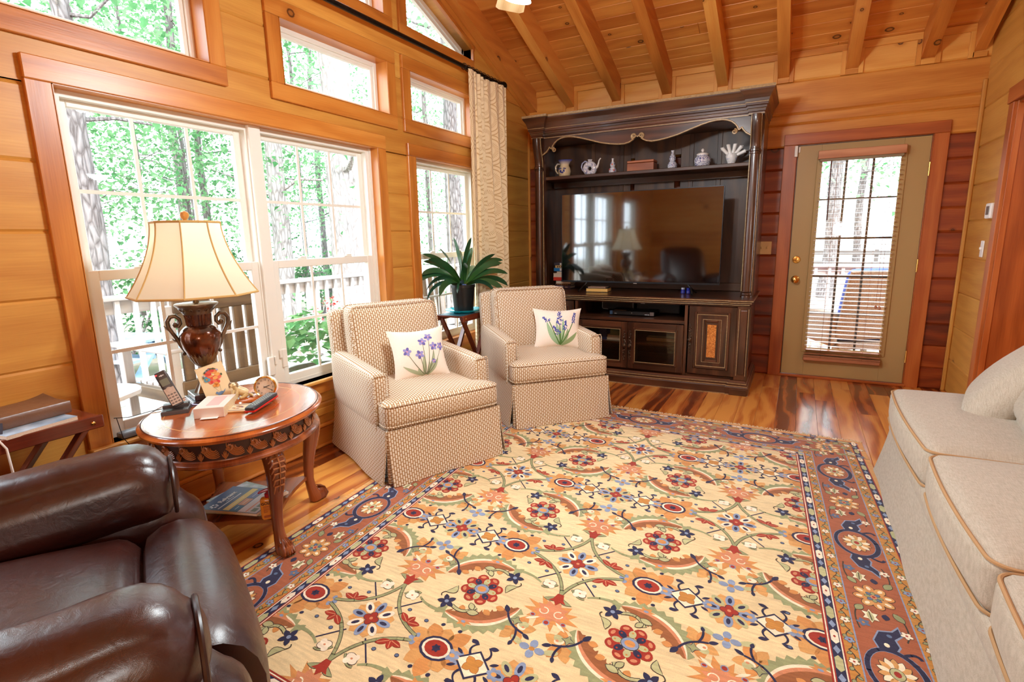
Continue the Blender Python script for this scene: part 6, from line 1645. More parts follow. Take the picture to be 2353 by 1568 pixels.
mb = MB(); mb.lathe([(0.013, 0.1), (0.0135, 0.116), (0.011, 0.118)], 18); mb.lathe([(0.005, 0.118), (0.005, 0.128)], 10); mb.tube([(0.012, 0, 0.131), (-0.004, 0, 0.132), (-0.03, -0.006, 0.129), (-0.036, -0.007, 0.125)], [0.0075, 0.0075, 0.005, 0.0035], 8); mb.build('pump', plain('pump_red', rgb(168, 20, 32), 0.3), lb)

# router on the sill
mb = MB(); mb.rbox((0.052, 0.19, 0.032), 0.012, n=6); o = mb.build('power_adapter', plain('grey_adapter', rgb(96, 98, 104), 0.4)); o.location = (0.0, 1.27, 0.4606); tag(o, 'long grey rounded adapter lying on the window sill left of the table', 'adapter')
# child safety latches on the mullion
for yy, zz, lb_ in ((2.015, 0.60, 'white sash latch block left of the mullion foot'), (2.108, 0.63, 'white sash latch block right of the mullion foot')):
    l_ = thing('sash_latch', lb_, 'latch', (-0.028, yy, zz), group='latch blocks by the mullion')
    mb = MB(); mb.b2((-0.012, -0.018, -0.06), (0.012, 0.018, 0.05), bev=0.004); mb.build('block', M_VINYL, l_)
    mb = MB(); mb.b2((0.0, 0.02 if yy < 2.06 else -0.034, 0.0), (0.014, 0.034 if yy < 2.06 else -0.02, 0.05), bev=0.003); mb.build('catch', M_VINYL, l_)
# ------------------------------------------------------------------ folding tray tables
M_CHERRY = wood('dark_cherry', rgb(128, 58, 34), rgb(96, 38, 22), rgb(62, 22, 14), rough=0.22, coat=0.3, vary=0.1, grain=0.6)
M_TEALPAD = plain('blue_green_runner', rgb(52, 96, 110), 0.3)
def tray_table(label, x1, y0, y1, z, knob_y, pad=None):
    t = thing('tray_table', label, 'table', ((0.045 + x1) / 2, (y0 + y1) / 2, 0), group='folding tray tables along the window wall')
    cx, cy = (0.045 + x1) / 2, (y0 + y1) / 2; hx, hy = (x1 - 0.045) / 2, (y1 - y0) / 2
    mb = MB(); mb.b2((-hx + 0.018, -hy, z - 0.016), (hx - 0.018, hy, z - 0.003), bev=0.002, grain=1); mb.build('tray_top', M_CHERRY, t)
    for sx in (-1, 1):
        mb = MB(); mb.b2((sx * hx - (0.02 if sx > 0 else 0), -hy - 0.006, z - 0.048), (sx * hx + (0 if sx > 0 else 0.02), hy + 0.006, z), bev=0.003, grain=1); mb.build('side_rail', M_CHERRY, t)
    for sx in (-1, 1):
        x = sx * (hx - 0.032)
        for k in (-1, 1):
            mb = MB(); xx = x + k * 0.010
            mb.bar((xx, k * (hy - 0.035), z - 0.02), (xx, -k * (hy - 0.03), 0.012), 0.019, 0.04, up=(1, 0, 0), bev=0.003); mb.build('leg', M_CHERRY, t)
        mb = MB(); mb.lathe([(0.008, -0.028), (0.008, 0.028)], 10, M=frame((x, 0, z / 2), (0, 1, 0), (0, 0, 1))); mb.build('pivot_bolt', M_BRASS, t)
    for k in (-1, 1):
        mb = MB(); mb.b2((-hx + 0.05, k * (hy - 0.05) - 0.012, 0.06), (hx - 0.05, k * (hy - 0.05) + 0.012, 0.085), bev=0.003, grain=0); mb.build('foot_rail', M_CHERRY, t)
    mb = MB(); mb.lathe([(0.0075, 0), (0.0075, 0.003), (0.004, 0.006), (0, 0.007)], 14, M=frame((hx, knob_y - cy, z - 0.024), (0, 1, 0), (0, 0, 1))); mb.build('brass_stud', M_BRASS, t)
    return t
tray_table('dark cherry folding tray table with books against the wall at far left', 0.325, 0.42, 0.985, 0.668, 0.955)
tp2 = tray_table('dark cherry folding tray table carrying the potted plant between the armchairs', 0.315, 3.555, 4.02, 0.692, 3.585)
mb = MB(); mb.b2((0.05, 3.57, 0.6895), (0.29, 4.0, 0.6915)); o = mb.build('table_mat', M_TEALPAD); tag(o, 'dark teal mat on the tray table under the glass plate', 'mat')
ZB = 0.6688
mgz, _c = mag('pale blue magazine under the brown leather book on the left tray table', 0.22, 0.30, 0.014, (0.165, 0.79, ZB - 0.0026), R(98), noisy('mag_blue_white', rgb(196, 214, 230), rgb(120, 150, 176), 18, 0.3), M_PAGEW)
lbk = thing('leather_book', 'thick brown leather-bound book with gilt pages and a dark ribbon on the left tray table', 'book', (0.155, 0.80, ZB + 0.0125), R(96))
M_BLE = leather('brown_book_leather', rgb(112, 74, 50), rgb(90, 58, 40))
mb = MB()
def bend(p, q):
    p.z += 0.012 * (p.y / 0.12) * 0.0 + 0.018 * max(0.0, q.y) ** 2 * 0.6 - 0.006 * (1 - q.x * q.x) * (0)
    return p
w, h, t_ = 0.25, 0.165, 0.046
for z0, z1 in ((0.0, 0.0025), (t_ - 0.0025, t_)):
    rows = []
    for i in range(9):
        v = -1 + i / 4; rows.append([(w / 2 * (-1 + 2 * j / 12), h / 2 * v, z1 + (0.014 * max(0, (-1 + 2 * j / 12)) ** 3 * max(0, v) if z0 > 0 else 0)) for j in range(13)])
    low = [[(p[0], p[1], p[2] - 0.0025) for p in r_] for r_ in rows]
    mb.grid(rows); mb.grid(low, flip=True)
    for a, b in ((rows[0], low[0]), (rows[-1], low[-1])): mb.grid([a, b])
    mb.grid([[r_[0] for r_ in rows], [r_[0] for r_ in low]]); mb.grid([[r_[-1] for r_ in rows], [r_[-1] for r_ in low]])
mb.tube([(-w / 2, -h / 2 - 0.0, t_ / 2), (w / 2, -h / 2 - 0.0, t_ / 2)], 1.0, prof=[(0.006 * math.cos(a) * 1.0, t_ / 2 * math.sin(a)) for a in [2 * PI * k / 14 for k in range(14)]], up=(0, 0, 1))
mb.build('cover', M_BLE, lbk)
mb = MB(); mb.b2((-w / 2 + 0.005, -h / 2 + 0.002, 0.0025), (w / 2 - 0.005, h / 2 - 0.006, t_ - 0.0027)); mb.build('pages', noisy('gilt_pages', rgb(222, 190, 116), rgb(198, 160, 88), 250, 0.45, 0.2), lbk)
mb = MB(); mb.tube([(-w / 2 + 0.03, -h / 2 - 0.012, 0.03), (-w / 2 + 0.02, -h / 2 - 0.03, 0.012), (-w / 2 + 0.012, -h / 2 - 0.04, -0.004)], 1.0, prof=[(-0.005, 0), (0, 0.0006), (0.005, 0), (0, -0.0006)]); mb.build('ribbon', plain('dark_ribbon', rgb(50, 54, 70), 0.6), lbk)
mb = MB(); mb.tube([(0.12, 0.58, ZB + 0.012), (0.24, 0.66, ZB + 0.014), (0.318, 0.68, ZB + 0.010), (0.333, 0.695, ZB - 0.03), (0.335, 0.70, 0.5), (0.34, 0.705, 0.3), (0.345, 0.73, 0.12), (0.35, 0.74, 0.01)], 0.0035, 8); o = mb.build('charging_cable', M_WHITE); tag(o, 'white charging cable hanging off the left tray table', 'cable')

# ------------------------------------------------------------------ potted clivia on a turquoise plate
PX, PY = 0.165, 3.79
M_TURQ = NT('turquoise_glass'); _tr = M_TURQ.n('BsdfTransparent', None, Color=rgb(110, 226, 232)); _gl = M_TURQ.n('BsdfPrincipled', None, **{}); _gl.inputs['Base Color'].default_value = rgb(30, 180, 196); _gl.inputs['Roughness'].default_value = 0.08
_mx = M_TURQ.n('MixShader', None, i0=0.6, i1=_tr.outputs[0], i2=_gl.outputs[0]); M_TURQ.t.links.new(_mx.outputs[0], M_TURQ.out.inputs[0]); M_TURQ = M_TURQ.m
mb = MB(); mb.lathe([(0.0, 0.004), (0.09, 0.004), (0.12, 0.009), (0.157, 0.022), (0.16, 0.024), (0.158, 0.0265), (0.12, 0.014), (0.09, 0.008), (0.0, 0.008)], 48); mb.lathe([(0.08, 0), (0.085, 0.004)], 40, caps=False); o = mb.build('glass_plate', M_TURQ); o.location = (PX, PY, 0.6917); tag(o, 'turquoise glass plate under the black plant pot', 'plate')
pt = thing('potted_plant', 'strap-leaved dark green clivia in a black plastic nursery pot', 'plant', (PX, PY, 0.7002))
mb = MB(); mb.lathe([(0.078, 0), (0.082, 0.004), (0.098, 0.20), (0.104, 0.202), (0.104, 0.226), (0.100, 0.228), (0.096, 0.21), (0.094, 0.20), (0.0, 0.198)], 40, caps=True); mb.build('pot', plain('black_nursery_pot', rgb(22, 22, 24), 0.28), pt)
mb = MB(); mb.lathe([(0.094, 0.199), (0.05, 0.206), (0.0, 0.21)], 24, mod=lambda a, r, z: 1 + .02 * math.sin(5 * a)); mb.build('soil', noisy('potting_bark', rgb(84, 54, 32), rgb(46, 30, 20), 90, 0.9, bump=0.6, bscale=90), pt)
M_LEAF = NT('clivia_leaf'); _uv = M_LEAF.n('UVMap').outputs[0]; _s = M_LEAF.n('SeparateXYZ', None, Vector=_uv); _w = M_LEAF.math('ABSOLUTE', M_LEAF.math('SUBTRACT', _s.outputs[1], 0.5))
_c = M_LEAF.ramp(_s.outputs[0], [(0.0, rgb(176, 170, 70)), (0.12, rgb(60, 104, 44)), (0.5, rgb(38, 84, 46)), (1.0, rgb(30, 72, 42))])
M_LEAF.bsdf(Base_Color=_c, Roughness=0.3, Specular_IOR_Level=0.6, Coat_Weight=0.2); M_LEAF = M_LEAF.m
rs = random.Random(12)
CR = Vector((0.859, -0.513, 0)); SD = Vector((0.513, 0.859, 0))    # towards the room, along the view's right
leaves = []   # (side, depth, rise, length, arch)
spec = [(-0.95, 0.1, 0.72, 0.44, 1.1), (-0.75, 0.2, 1.0, 0.44, 0.8), (-0.45, 0.2, 1.2, 0.43, 0.45), (-0.2, -0.2, 1.5, 0.42, 0.3), (0.28, 0.1, 1.4, 0.42, 0.35), (0.35, -0.3, 1.3, 0.40, 0.4), (0.6, 0.1, 1.05, 0.40, 0.6), (0.9, 0.1, 0.75, 0.42, 0.8), (0.95, -0.2, 0.6, 0.46, 0.8), (1.0, 0.15, 0.5, 0.44, 0.95),
        (-1.0, 0.0, 0.55, 0.46, 1.15), (-0.95, 0.3, 0.45, 0.44, 1.3), (-0.8, 0.5, 0.35, 0.40, 1.4), (-0.55, 0.8, 0.35, 0.34, 1.3), (-0.9, -0.3, 0.7, 0.42, 1.2), (-1.0, 0.05, 0.25, 0.42, 1.5), (0.95, 0.25, 0.3, 0.42, 1.1), (0.8, 0.5, 0.25, 0.40, 1.4), (0.5, 0.75, 0.3, 0.34, 1.4), (0.7, -0.6, 0.7, 0.40, 1.0), (-0.3, 0.3, 0.9, 0.24, 0.3), (0.15, 0.35, 1.2, 0.34, 0.5), (-0.7, -0.5, 1.0, 0.40, 0.8), (0.2, -0.7, 0.9, 0.38, 0.9), (-0.15, 0.6, 0.7, 0.30, 1.1), (0.98, 0.0, 0.9, 0.47, 0.95), (-0.6, -0.1, 1.15, 0.45, 0.75)]
for i, (sx, dp, rise, L, arch) in enumerate(spec):
    d = (SD * sx + CR * dp)
    # fan plane roughly facing the room; keep the leaves out of the window wall
    if d.x < -0.35: d.x = -0.35 + (d.x + 0.35) * 0.2
    hd = Vector((d.x, d.y, 0)).normalized(); wv = Vector((-hd.y, hd.x, 0))
    n = 14; cur = Vector((0, 0, 0.205)) + hd * 0.012; el = math.atan2(rise, 1.0 if abs(sx) > 0.3 else 0.35); pts = []
    for k in range(n + 1):
        pts.append(cur.copy()); t = k / n; a = el + 0.25 - arch * 1.35 * t ** 1.4
        cur = cur + (hd * math.cos(a) + Vector((0, 0, math.sin(a)))) * (L / n)
    mb = MB(); rows = []
    for k in range(n + 1):
        t = k / n; w = 0.023 * (0.62 + 0.6 * math.sin(PI * min(1, t * 0.92 + 0.05))) * (1 if t < 0.82 else math.sqrt(max(0.0, 1 - ((t - 0.82) / 0.18) ** 2)) * 0.98 + 0.02)
        tg = (pts[min(n, k + 1)] - pts[max(0, k - 1)]).normalized(); nn = wv.cross(tg) * -1
        row = []
        for j in range(5):
            v = -1 + j / 2; tw = 0.95 * (1 if i % 2 else -1) * min(1, 0.3 + t); row.append(pts[k] + (wv * math.cos(tw) + nn * math.sin(tw)) * (w * v))
        rows.append(row)
    mb.grid(rows, uvs=lambda a, b: (a / n, b / 4)); low = [[p + Vector((0, 0, -0.0009)) for p in r_] for r_ in rows]; mb.grid(low, uvs=lambda a, b: (a / n, b / 4), flip=True)
    mb.build('leaf', M_LEAF, pt)
mb = MB(); mb.b2((0.02, -0.055, 0.2), (0.06, -0.03, 0.232), bev=0.006); mb.build('plant_tag', plain('blue_white_tag', rgb(110, 126, 190), 0.5), pt)

# ------------------------------------------------------------------ curtain and rod
M_ROD = M_IRON
rod = thing('curtain_rod', 'long black iron curtain rod with ball finial across the upper wall', 'rod', (0.12, 3.0, 2.69))
mb = MB(); mb.tube([(0, -3.6, 0), (0, 1.60, 0)], 0.0165, 14); mb.build('pole', M_ROD, rod)
mb = MB(); mb.lathe([(0.016, 0), (0.022, 0.006), (0.022, 0.014), (0.014, 0.02), (0.026, 0.032), (0.037, 0.055), (0.034, 0.075), (0.02, 0.09), (0, 0.094)], 22, M=frame((0, 1.6, 0), (1, 0, 0), (0, 0, -1)) @ T()); mb.build('finial', M_ROD, rod)
for yy in (1.52, -0.9):
    mb = MB(); mb.tube([(-0.12, yy, -0.01), (-0.06, yy, -0.012), (0, yy, -0.017)], 0.008, 8); mb.lathe([(0.026, 0), (0.026, 0.005)], 16, M=frame((-0.105, yy, -0.01), (0, 1, 0), (0, 0, 1))); mb.build('bracket', M_ROD, rod)
cu = thing('curtain', 'cream curtain panel with tan branching leaf pattern hanging at the rod right end', 'curtain', (0.12, 4.30, 0))
M_CUR = NT('leaf_print_curtain'); _uv = M_CUR.n('UVMap').outputs[0]; _s = M_CUR.n('SeparateXYZ', None, Vector=_uv)
_u = M_CUR.math('MULTIPLY', _s.outputs[0], 1.0); _v = _s.outputs[1]
_cu = M_CUR.math('SUBTRACT', M_CUR.math('FRACT', M_CUR.math('DIVIDE', _u, 0.20)), 0.5)
_cv = M_CUR.math('SUBTRACT', M_CUR.math('FRACT', M_CUR.math('ADD', M_CUR.math('DIVIDE', _v, 0.26), M_CUR.math('MULTIPLY', M_CUR.math('FLOOR', M_CUR.math('DIVIDE', _u, 0.20)), 0.37))), 0.5)
_rr = M_CUR.math('SQRT', M_CUR.math('ADD', M_CUR.math('POWER', _cu, 2.0), M_CUR.math('POWER', M_CUR.math('MULTIPLY', _cv, 1.2), 2.0)))
_ar = M_CUR.math('ARCTAN2', _cv, _cu)
_ring = M_CUR.math('GREATER_THAN', M_CUR.math('SINE', M_CUR.math('MULTIPLY', _rr, 44.0)), 0.55)
_ray = M_CUR.math('MULTIPLY', M_CUR.math('GREATER_THAN', M_CUR.math('SINE', M_CUR.math('MULTIPLY', _ar, 34.0)), 0.35), M_CUR.math('LESS_THAN', M_CUR.math('ABSOLUTE', M_CUR.math('SUBTRACT', _rr, 0.27)), 0.075))
_pat = M_CUR.math('MAXIMUM', M_CUR.math('MULTIPLY', _ring, M_CUR.math('GREATER_THAN', _rr, 0.36)), _ray)
M_CUR.bsdf(Base_Color=M_CUR.mix(_pat, rgb(236, 218, 180), rgb(206, 176, 130)), Roughness=0.85, Sheen_Weight=0.2, Specular_IOR_Level=0.2); M_CUR = M_CUR.m
mb = MB(); n = 130; rows = []; zz = [2.665, 2.6, 2.5, 2.3, 2.0, 1.6, 1.2, 0.8, 0.4, 0.02]
Wf = 1.35
def cpt(s, z):
    t = (2.665 - z) / 2.645
    y = -0.325 + 0.65 * s + 0.02 * math.sin(s * 7 + t * 2)
    amp = 0.012 + 0.045 * min(1, t * 2.2)
    ph = 2 * PI * (7.2 * s + 0.25 * math.sin(5 * s))
    x = 0.03 + amp * (0.7 * math.sin(ph) + 0.3 * math.sin(2 * ph + 1)) + 0.015 * math.sin(9 * s + 3 * t)
    if s < 0.13: x = 0.05 + 0.012 * math.sin(s * 30)
    y += 0.012 * math.cos(ph) * (0.4 + t)
    return Vector((x, y + 0.05 * t * (s - 0.5), z))
for z in zz: rows.append([cpt(j / n, z) for j in range(n + 1)])
mb.grid(rows, uvs=lambda i, j: (Wf * j / n, zz[i])); mb.grid([[p + Vector((-0.003, 0, 0)) for p in r_] for r_ in rows], uvs=lambda i, j: (Wf * j / n, zz[i]), flip=True)
mb.build('curtain_fabric', M_CUR, cu)
for k in range(11):
    yy = -0.31 + 0.062 * k; mb = MB(); pts = [(0.0 + 0.024 * math.cos(a), yy + 0.004 * math.sin(2 * a), 2.69 + 0.024 * math.sin(a)) for a in [2 * PI * i / 18 for i in range(18)]]
    mb.tube(pts, 0.003, 6, closed=True); mb.tube([(0.004, yy, 2.666), (0.02, yy, 2.655)], 0.0022, 5); mb.build('curtain_ring', M_ROD, cu)

# ------------------------------------------------------------------ ceiling fan with light kit (mostly above the frame)
fan = thing('ceiling_fan', 'wooden-bladed ceiling fan with lit glass shades at the top edge of the photo', 'fan', (1.66, 2.07, 0))
FZ = 2.455
mb = MB(); mb.tube([(0, 0, FZ + 0.1), (0, 0, ZR - 0.2)], 0.013, 12); mb.lathe([(0.06, ZR - 0.34), (0.07, ZR - 0.3), (0.05, ZR - 0.22)], 24); mb.build('downrod', M_BRASS, fan)
mb = MB(); mb.lathe([(0.05, FZ - 0.07), (0.1, FZ - 0.05), (0.12, FZ), (0.11, FZ + 0.06), (0.05, FZ + 0.1)], 32); mb.build('motor_housing', M_BRASS, fan)
M_BLADE = wood('fan_blade_oak', rgb(226, 190, 140), rgb(200, 158, 106), rgb(160, 116, 70), rough=0.35, grain=1.6)
for k in range(5):
    a = R(124 + 72 * k); mb = MB(); M = Matrix.Translation((0, 0, FZ + 0.03)) @ Matrix.Rotation(a, 4, 'Z') @ Matrix.Rotation(R(10), 4, 'X')
    mb.prism([(0.19, -0.05), (0.78, -0.074), (0.805, -0.055), (0.81, 0.055), (0.79, 0.074), (0.19, 0.05)], -0.004, 0.004, M=M); mb.build('blade', M_BLADE, fan)
    mb = MB(); mb.box((0.15, 0, 0), (0.12, 0.03, 0.006), M=M, bev=0.002); mb.build('blade_arm', M_BRASS, fan)
M_GSH = NT('frosted_shade'); _e = M_GSH.n('Emission', None, Color=(1, 0.93, 0.82, 1), Strength=5.0); _t = M_GSH.n('BsdfTransparent'); _m = M_GSH.n('MixShader', None, i0=0.55, i1=_t.outputs[0], i2=_e.outputs[0]); M_GSH.t.links.new(_m.outputs[0], M_GSH.out.inputs[0]); M_GSH = M_GSH.m
for k in range(4):
    a = PI / 4 + k * PI / 2; ax = Vector((math.cos(a), math.sin(a), 0))
    mb = MB(); mb.tube([ax * 0.03 + Vector((0, 0, FZ - 0.06)), ax * 0.09 + Vector((0, 0, FZ - 0.07)), ax * 0.12 + Vector((0, 0, FZ - 0.09))], 0.009, 8); mb.build('light_arm', M_BRASS, fan)
    Mx = frame(ax * 0.12 + Vector((0, 0, FZ - 0.085)), Vector((-ax.y, ax.x, 0)), (ax * 0.8 + Vector((0, 0, 0.6))))
    mb = MB(); mb.lathe([(0.025, 0), (0.035, 0.02), (0.045, 0.05), (0.052, 0.085), (0.06, 0.105)], 20, M=Mx, caps=False); mb.build('glass_shade', M_GSH, fan)
# ------------------------------------------------------------------ hand-knotted rug, slightly out of square, drawn motif by motif in its own mesh
RC = dict(field=rgb(228, 204, 156), cream=rgb(238, 224, 192), rust=rgb(164, 92, 60), navy=rgb(40, 40, 70), red=rgb(158, 48, 32), blue=rgb(134, 150, 178), sage=rgb(150, 154, 110), sagel=rgb(182, 180, 132), orange=rgb(204, 140, 78), tan=rgb(210, 156, 92), pink=rgb(204, 134, 96), gold=rgb(192, 132, 60), white=rgb(240, 226, 200), brown=rgb(150, 92, 54), dk=rgb(60, 54, 46), steel=rgb(92, 110, 140))
RO = (1.69, 1.518)
def rug_xy(a, b): return (RO[0] + a - 0.06 * b, RO[1] - 0.0385 * a + b)
FA0, FA1, FB0, FB1 = -0.617, 1.150, -0.637, 1.943
RZ = 0.009
mb = MB()
rrand = random.Random(77)
CLIP = [None]
def clip_rect(poly, r):
    a0, a1, b0, b1 = r
    for ax, lim, sg in ((0, a0, 1), (0, a1, -1), (1, b0, 1), (1, b1, -1)):
        out = []; n = len(poly)
        for i in range(n):
            p, q = poly[i], poly[(i + 1) % n]
            ip, iq = (p[ax] - lim) * sg >= 0, (q[ax] - lim) * sg >= 0
            if ip: out.append(p)
            if ip != iq:
                t = (lim - p[ax]) / (q[ax] - p[ax]); out.append((p[0] + (q[0] - p[0]) * t, p[1] + (q[1] - p[1]) * t))
        poly = out
        if len(poly) < 3: return []
    return poly
def jitter(c, k=0.06):
    f = 1 + rrand.uniform(-k, k); return (c[0] * f, c[1] * f, c[2] * f, 1)
LAY = [0]
def rpoly(poly, col, lay, vary=0.06):
    if CLIP[0]: poly = clip_rect(poly, CLIP[0])
    if len(poly) < 3: return
    c = RC[col] if isinstance(col, str) else col
    mb.color = jitter(c, vary); LAY[0] += 1
    z = RZ + 0.00012 * lay + 0.0000001 * (LAY[0] % 900)
    mb.face([(*rug_xy(p[0], p[1]), z) for p in poly])
class F:
    """local motif frame"""
    def __init__(s, x, y, m=1, rot=0.0, sc=1.0, my=1): s.x, s.y, s.m, s.c, s.s, s.k, s.my = x, y, m, math.cos(rot), math.sin(rot), sc, my
    def p(s, q):
        a, b = q[0] * s.m * s.k, q[1] * s.my * s.k
        return (s.x + a * s.c - b * s.s, s.y + a * s.s + b * s.c)
    def poly(s, pts, col, lay): rpoly([s.p(q) for q in pts], col, lay)
    def ell(s, cx, cy, a, b, ang, col, lay, n=14, out=None, ow=0.004):
        if out: s.poly(ell(cx, cy, a + ow, b + ow, ang, n), out, lay - 1)
        s.poly(ell(cx, cy, a, b, ang, n), col, lay)
    def line(s, pts, w, col, lay, w1=None):
        n = len(pts); w1 = w if w1 is None else w1
        for i in range(n - 1):
            p, q = Vector(pts[i]), Vector(pts[i + 1]); d = (q - p)
            if d.length < 1e-6: continue
            nn = Vector((-d.y, d.x)).normalized(); wa = w + (w1 - w) * i / (n - 1); wb = w + (w1 - w) * (i + 1) / (n - 1); e = d.normalized() * wa * 0.4
            s.poly([p - nn * wa - e, q - nn * wb + e, q + nn * wb + e, p + nn * wa - e], col, lay)
    def curve(s, a, m, b, w, col, lay, n=8, w1=None, out=None, ow=0.0028):
        pts = [Vector(a).lerp(Vector(m), t).lerp(Vector(m).lerp(Vector(b), t), t) for t in [i / n for i in range(n + 1)]]
        if out: s.line(pts, w + ow, out, lay - 1, None if w1 is None else w1 + ow)
        s.line(pts, w, col, lay, w1)
    def leaf(s, a, b, w, col, lay, out=None, ow=0.003, vein=None, bend=0.0):
        a, b = Vector(a), Vector(b); d = b - a; nn = Vector((-d.y, d.x)) 
        def shape(k, e):
            L = []; R_ = []
            for i in range(7):
                t = i / 6; c = a.lerp(b, t * (1 + 2 * e) - e) + nn * bend * math.sin(PI * t); ww = (w + k) * math.sin(PI * min(1, max(0.0, t))) ** 0.8
                L.append(c + nn.normalized() * ww); R_.append(c - nn.normalized() * ww)
            return L + list(reversed(R_))
        if out: s.poly(shape(ow, ow / max(1e-4, d.length)), out, lay - 1)
        s.poly(shape(0, 0), col, lay)
        if vein: s.line([a.lerp(b, 0.1), a.lerp(b, 0.85)], 0.0016, vein, lay + 1)
    def star(s, cx, cy, r0, r1, n, col, lay, ph=0.0, out=None, ow=0.003, sy=1.0, ragged=0.0):
        pts = lambda k: [(cx + (r1 + k if i % 2 == 0 else r0 + k) * (1 + ragged * math.sin(i * 3.7 + cx * 50)) * math.cos(ph + PI * i / n), cy + sy * (r1 + k if i % 2 == 0 else r0 + k) * (1 + ragged * math.sin(i * 2.3)) * math.sin(ph + PI * i / n)) for i in range(2 * n)]
        if out: s.poly(pts(ow), out, lay - 1)
        s.poly(pts(0), col, lay)
def m_rosette(f):          # eight-lobed red and navy flower with its scrolling crescents
    for i in range(8):
        a = 2 * PI * i / 8 + PI / 8; c, s_ = math.cos(a), math.sin(a)
        f.ell(0.058 * c, 0.058 * s_, 0.026, 0.0235, a, 'red', 12)
        f.ell(0.068 * c, 0.068 * s_, 0.007, 0.012, a, 'pink', 13, 8)
    for i in range(8):
        a = 2 * PI * i / 8; f.ell(0.044 * math.cos(a), 0.044 * math.sin(a), 0.017, 0.0125, a, 'navy' if i % 2 else 'sagel', 14); 
        f.ell(0.05 * math.cos(a), 0.05 * math.sin(a), 0.004, 0.004, 0, 'red' if i % 2 else 'gold', 15, 6)
    f.ell(0, 0, 0.029, 0.026, 0, 'blue', 16, out='dk', ow=0.002); f.ell(0, 0, 0.018, 0.015, 0, 'orange', 17)
    for sg in (1, -1):
        g = F(f.x, f.y, f.m * sg, 0, f.k, f.my * sg)
        # crescent: saw-edged sage outside, cream, russet inside
        n = 22; A0, A1 = R(8), R(112)
        for (r0, r1, col, lay, saw) in ((0.158, 0.207, 'sage', 5, 0.016), (0.150, 0.186, 'cream', 6, 0.0), (0.138, 0.174, 'pink', 7, 0.0), (0.120, 0.160, 'brown', 8, 0.012)):
            for i in range(n):
                t0, t1 = i / n, (i + 1) / n; k0, k1 = math.sin(PI * (0.03 + 0.94 * t0)) ** 0.7, math.sin(PI * (0.03 + 0.94 * t1)) ** 0.7
                a0, a1 = A0 + (A1 - A0) * t0, A0 + (A1 - A0) * t1; mid = 0.178
                ra, rb = mid + (r1 - mid) * k0 + (saw if col == 'sage' and i % 2 else 0), mid + (r1 - mid) * k1 + (0 if i % 2 else (saw if col == 'sage' else 0))
                ia, ib = mid + (r0 - mid) * k0 - (saw if col == 'brown' and i % 2 else 0), mid + (r0 - mid) * k1
                g.poly([(ia * math.cos(a0), ia * math.sin(a0)), (ra * math.cos(a0), ra * math.sin(a0)), (rb * math.cos(a1), rb * math.sin(a1)), (ib * math.cos(a1), ib * math.sin(a1))], col, lay)
        for t in (25, 50, 75, 95):
            a = R(t); g.leaf((0.14 * math.cos(a), 0.14 * math.sin(a)), (0.108 * math.cos(a + .12), 0.108 * math.sin(a + .12)), 0.013, 'orange', 9)
        g.curve((0.178 * math.cos(A1), 0.178 * math.sin(A1)), (-0.14, 0.18), (-0.19, 0.145), 0.008, 'sage', 6, w1=0.004); g.leaf((-0.10, 0.185), (-0.07, 0.135), 0.014, 'sage', 6)
        g.star(0.02, 0.175, 0.018, 0.034, 6, 'orange', 6, sy=0.7); g.ell(0.02, 0.175, 0.009, 0.006, 0, 'blue', 7, 8)
        g.ell(0.215, 0.10, 0.018, 0.014, 0.5, 'cream', 5); g.ell(0.222, 0.10, 0.006, 0.005, 0, 'pink', 6, 7)
        # navy five-petal blossom and sage scroll
        bx, by = -0.088, 0.118
        for i in range(5):
            a = 2 * PI * i / 5 + 0.4; g.leaf((bx, by), (bx + 0.038 * math.cos(a), by + 0.038 * math.sin(a)), 0.0105, 'navy', 12)
        g.ell(bx, by, 0.0085, 0.0085, 0, 'blue', 13, 8)
        g.curve((bx + 0.03, by + 0.008), (0.0, 0.155), (0.028, 0.098), 0.0052, 'sagel', 11, out='dk')
        g.leaf((0.008, 0.130), (0.05, 0.118), 0.0125, 'sagel', 12, out='dk'); g.leaf((0.022, 0.112), (0.0, 0.085), 0.010, 'sagel', 12, out='dk')
        g.leaf((-0.118, 0.075), (-0.092, 0.026), 0.0125, 'sagel', 12, out='dk', bend=0.25); g.curve((-0.118, 0.075), (-0.135, 0.09), (-0.122, 0.10), 0.002, 'dk', 12)
def m_star8(f, alt):       # blue, white and navy eight-petal star with a red cross
    f.star(0, 0, 0.072, 0.088, 8, 'tan', 6, ph=PI / 8)
    for i in range(8):
        a = 2 * PI * i / 8; c, s_ = math.cos(a), math.sin(a); col = ('white' if i % 2 else 'blue') if alt else ('blue' if i % 2 == 0 else 'sagel')
        f.ell(0.056 * c, 0.056 * s_, 0.030, 0.016, a, col, 9); f.ell(0.056 * c, 0.056 * s_, 0.016, 0.0075, a, 'navy', 10, 9)
    for i in range(4):
        a = PI / 2 * i; f.ell(0.016 * math.cos(a), 0.016 * math.sin(a), 0.0145, 0.0125, a, 'red', 12, out='navy', ow=0.0022)
    f.ell(0, 0, 0.007, 0.007, 0, 'pink', 13, 7)
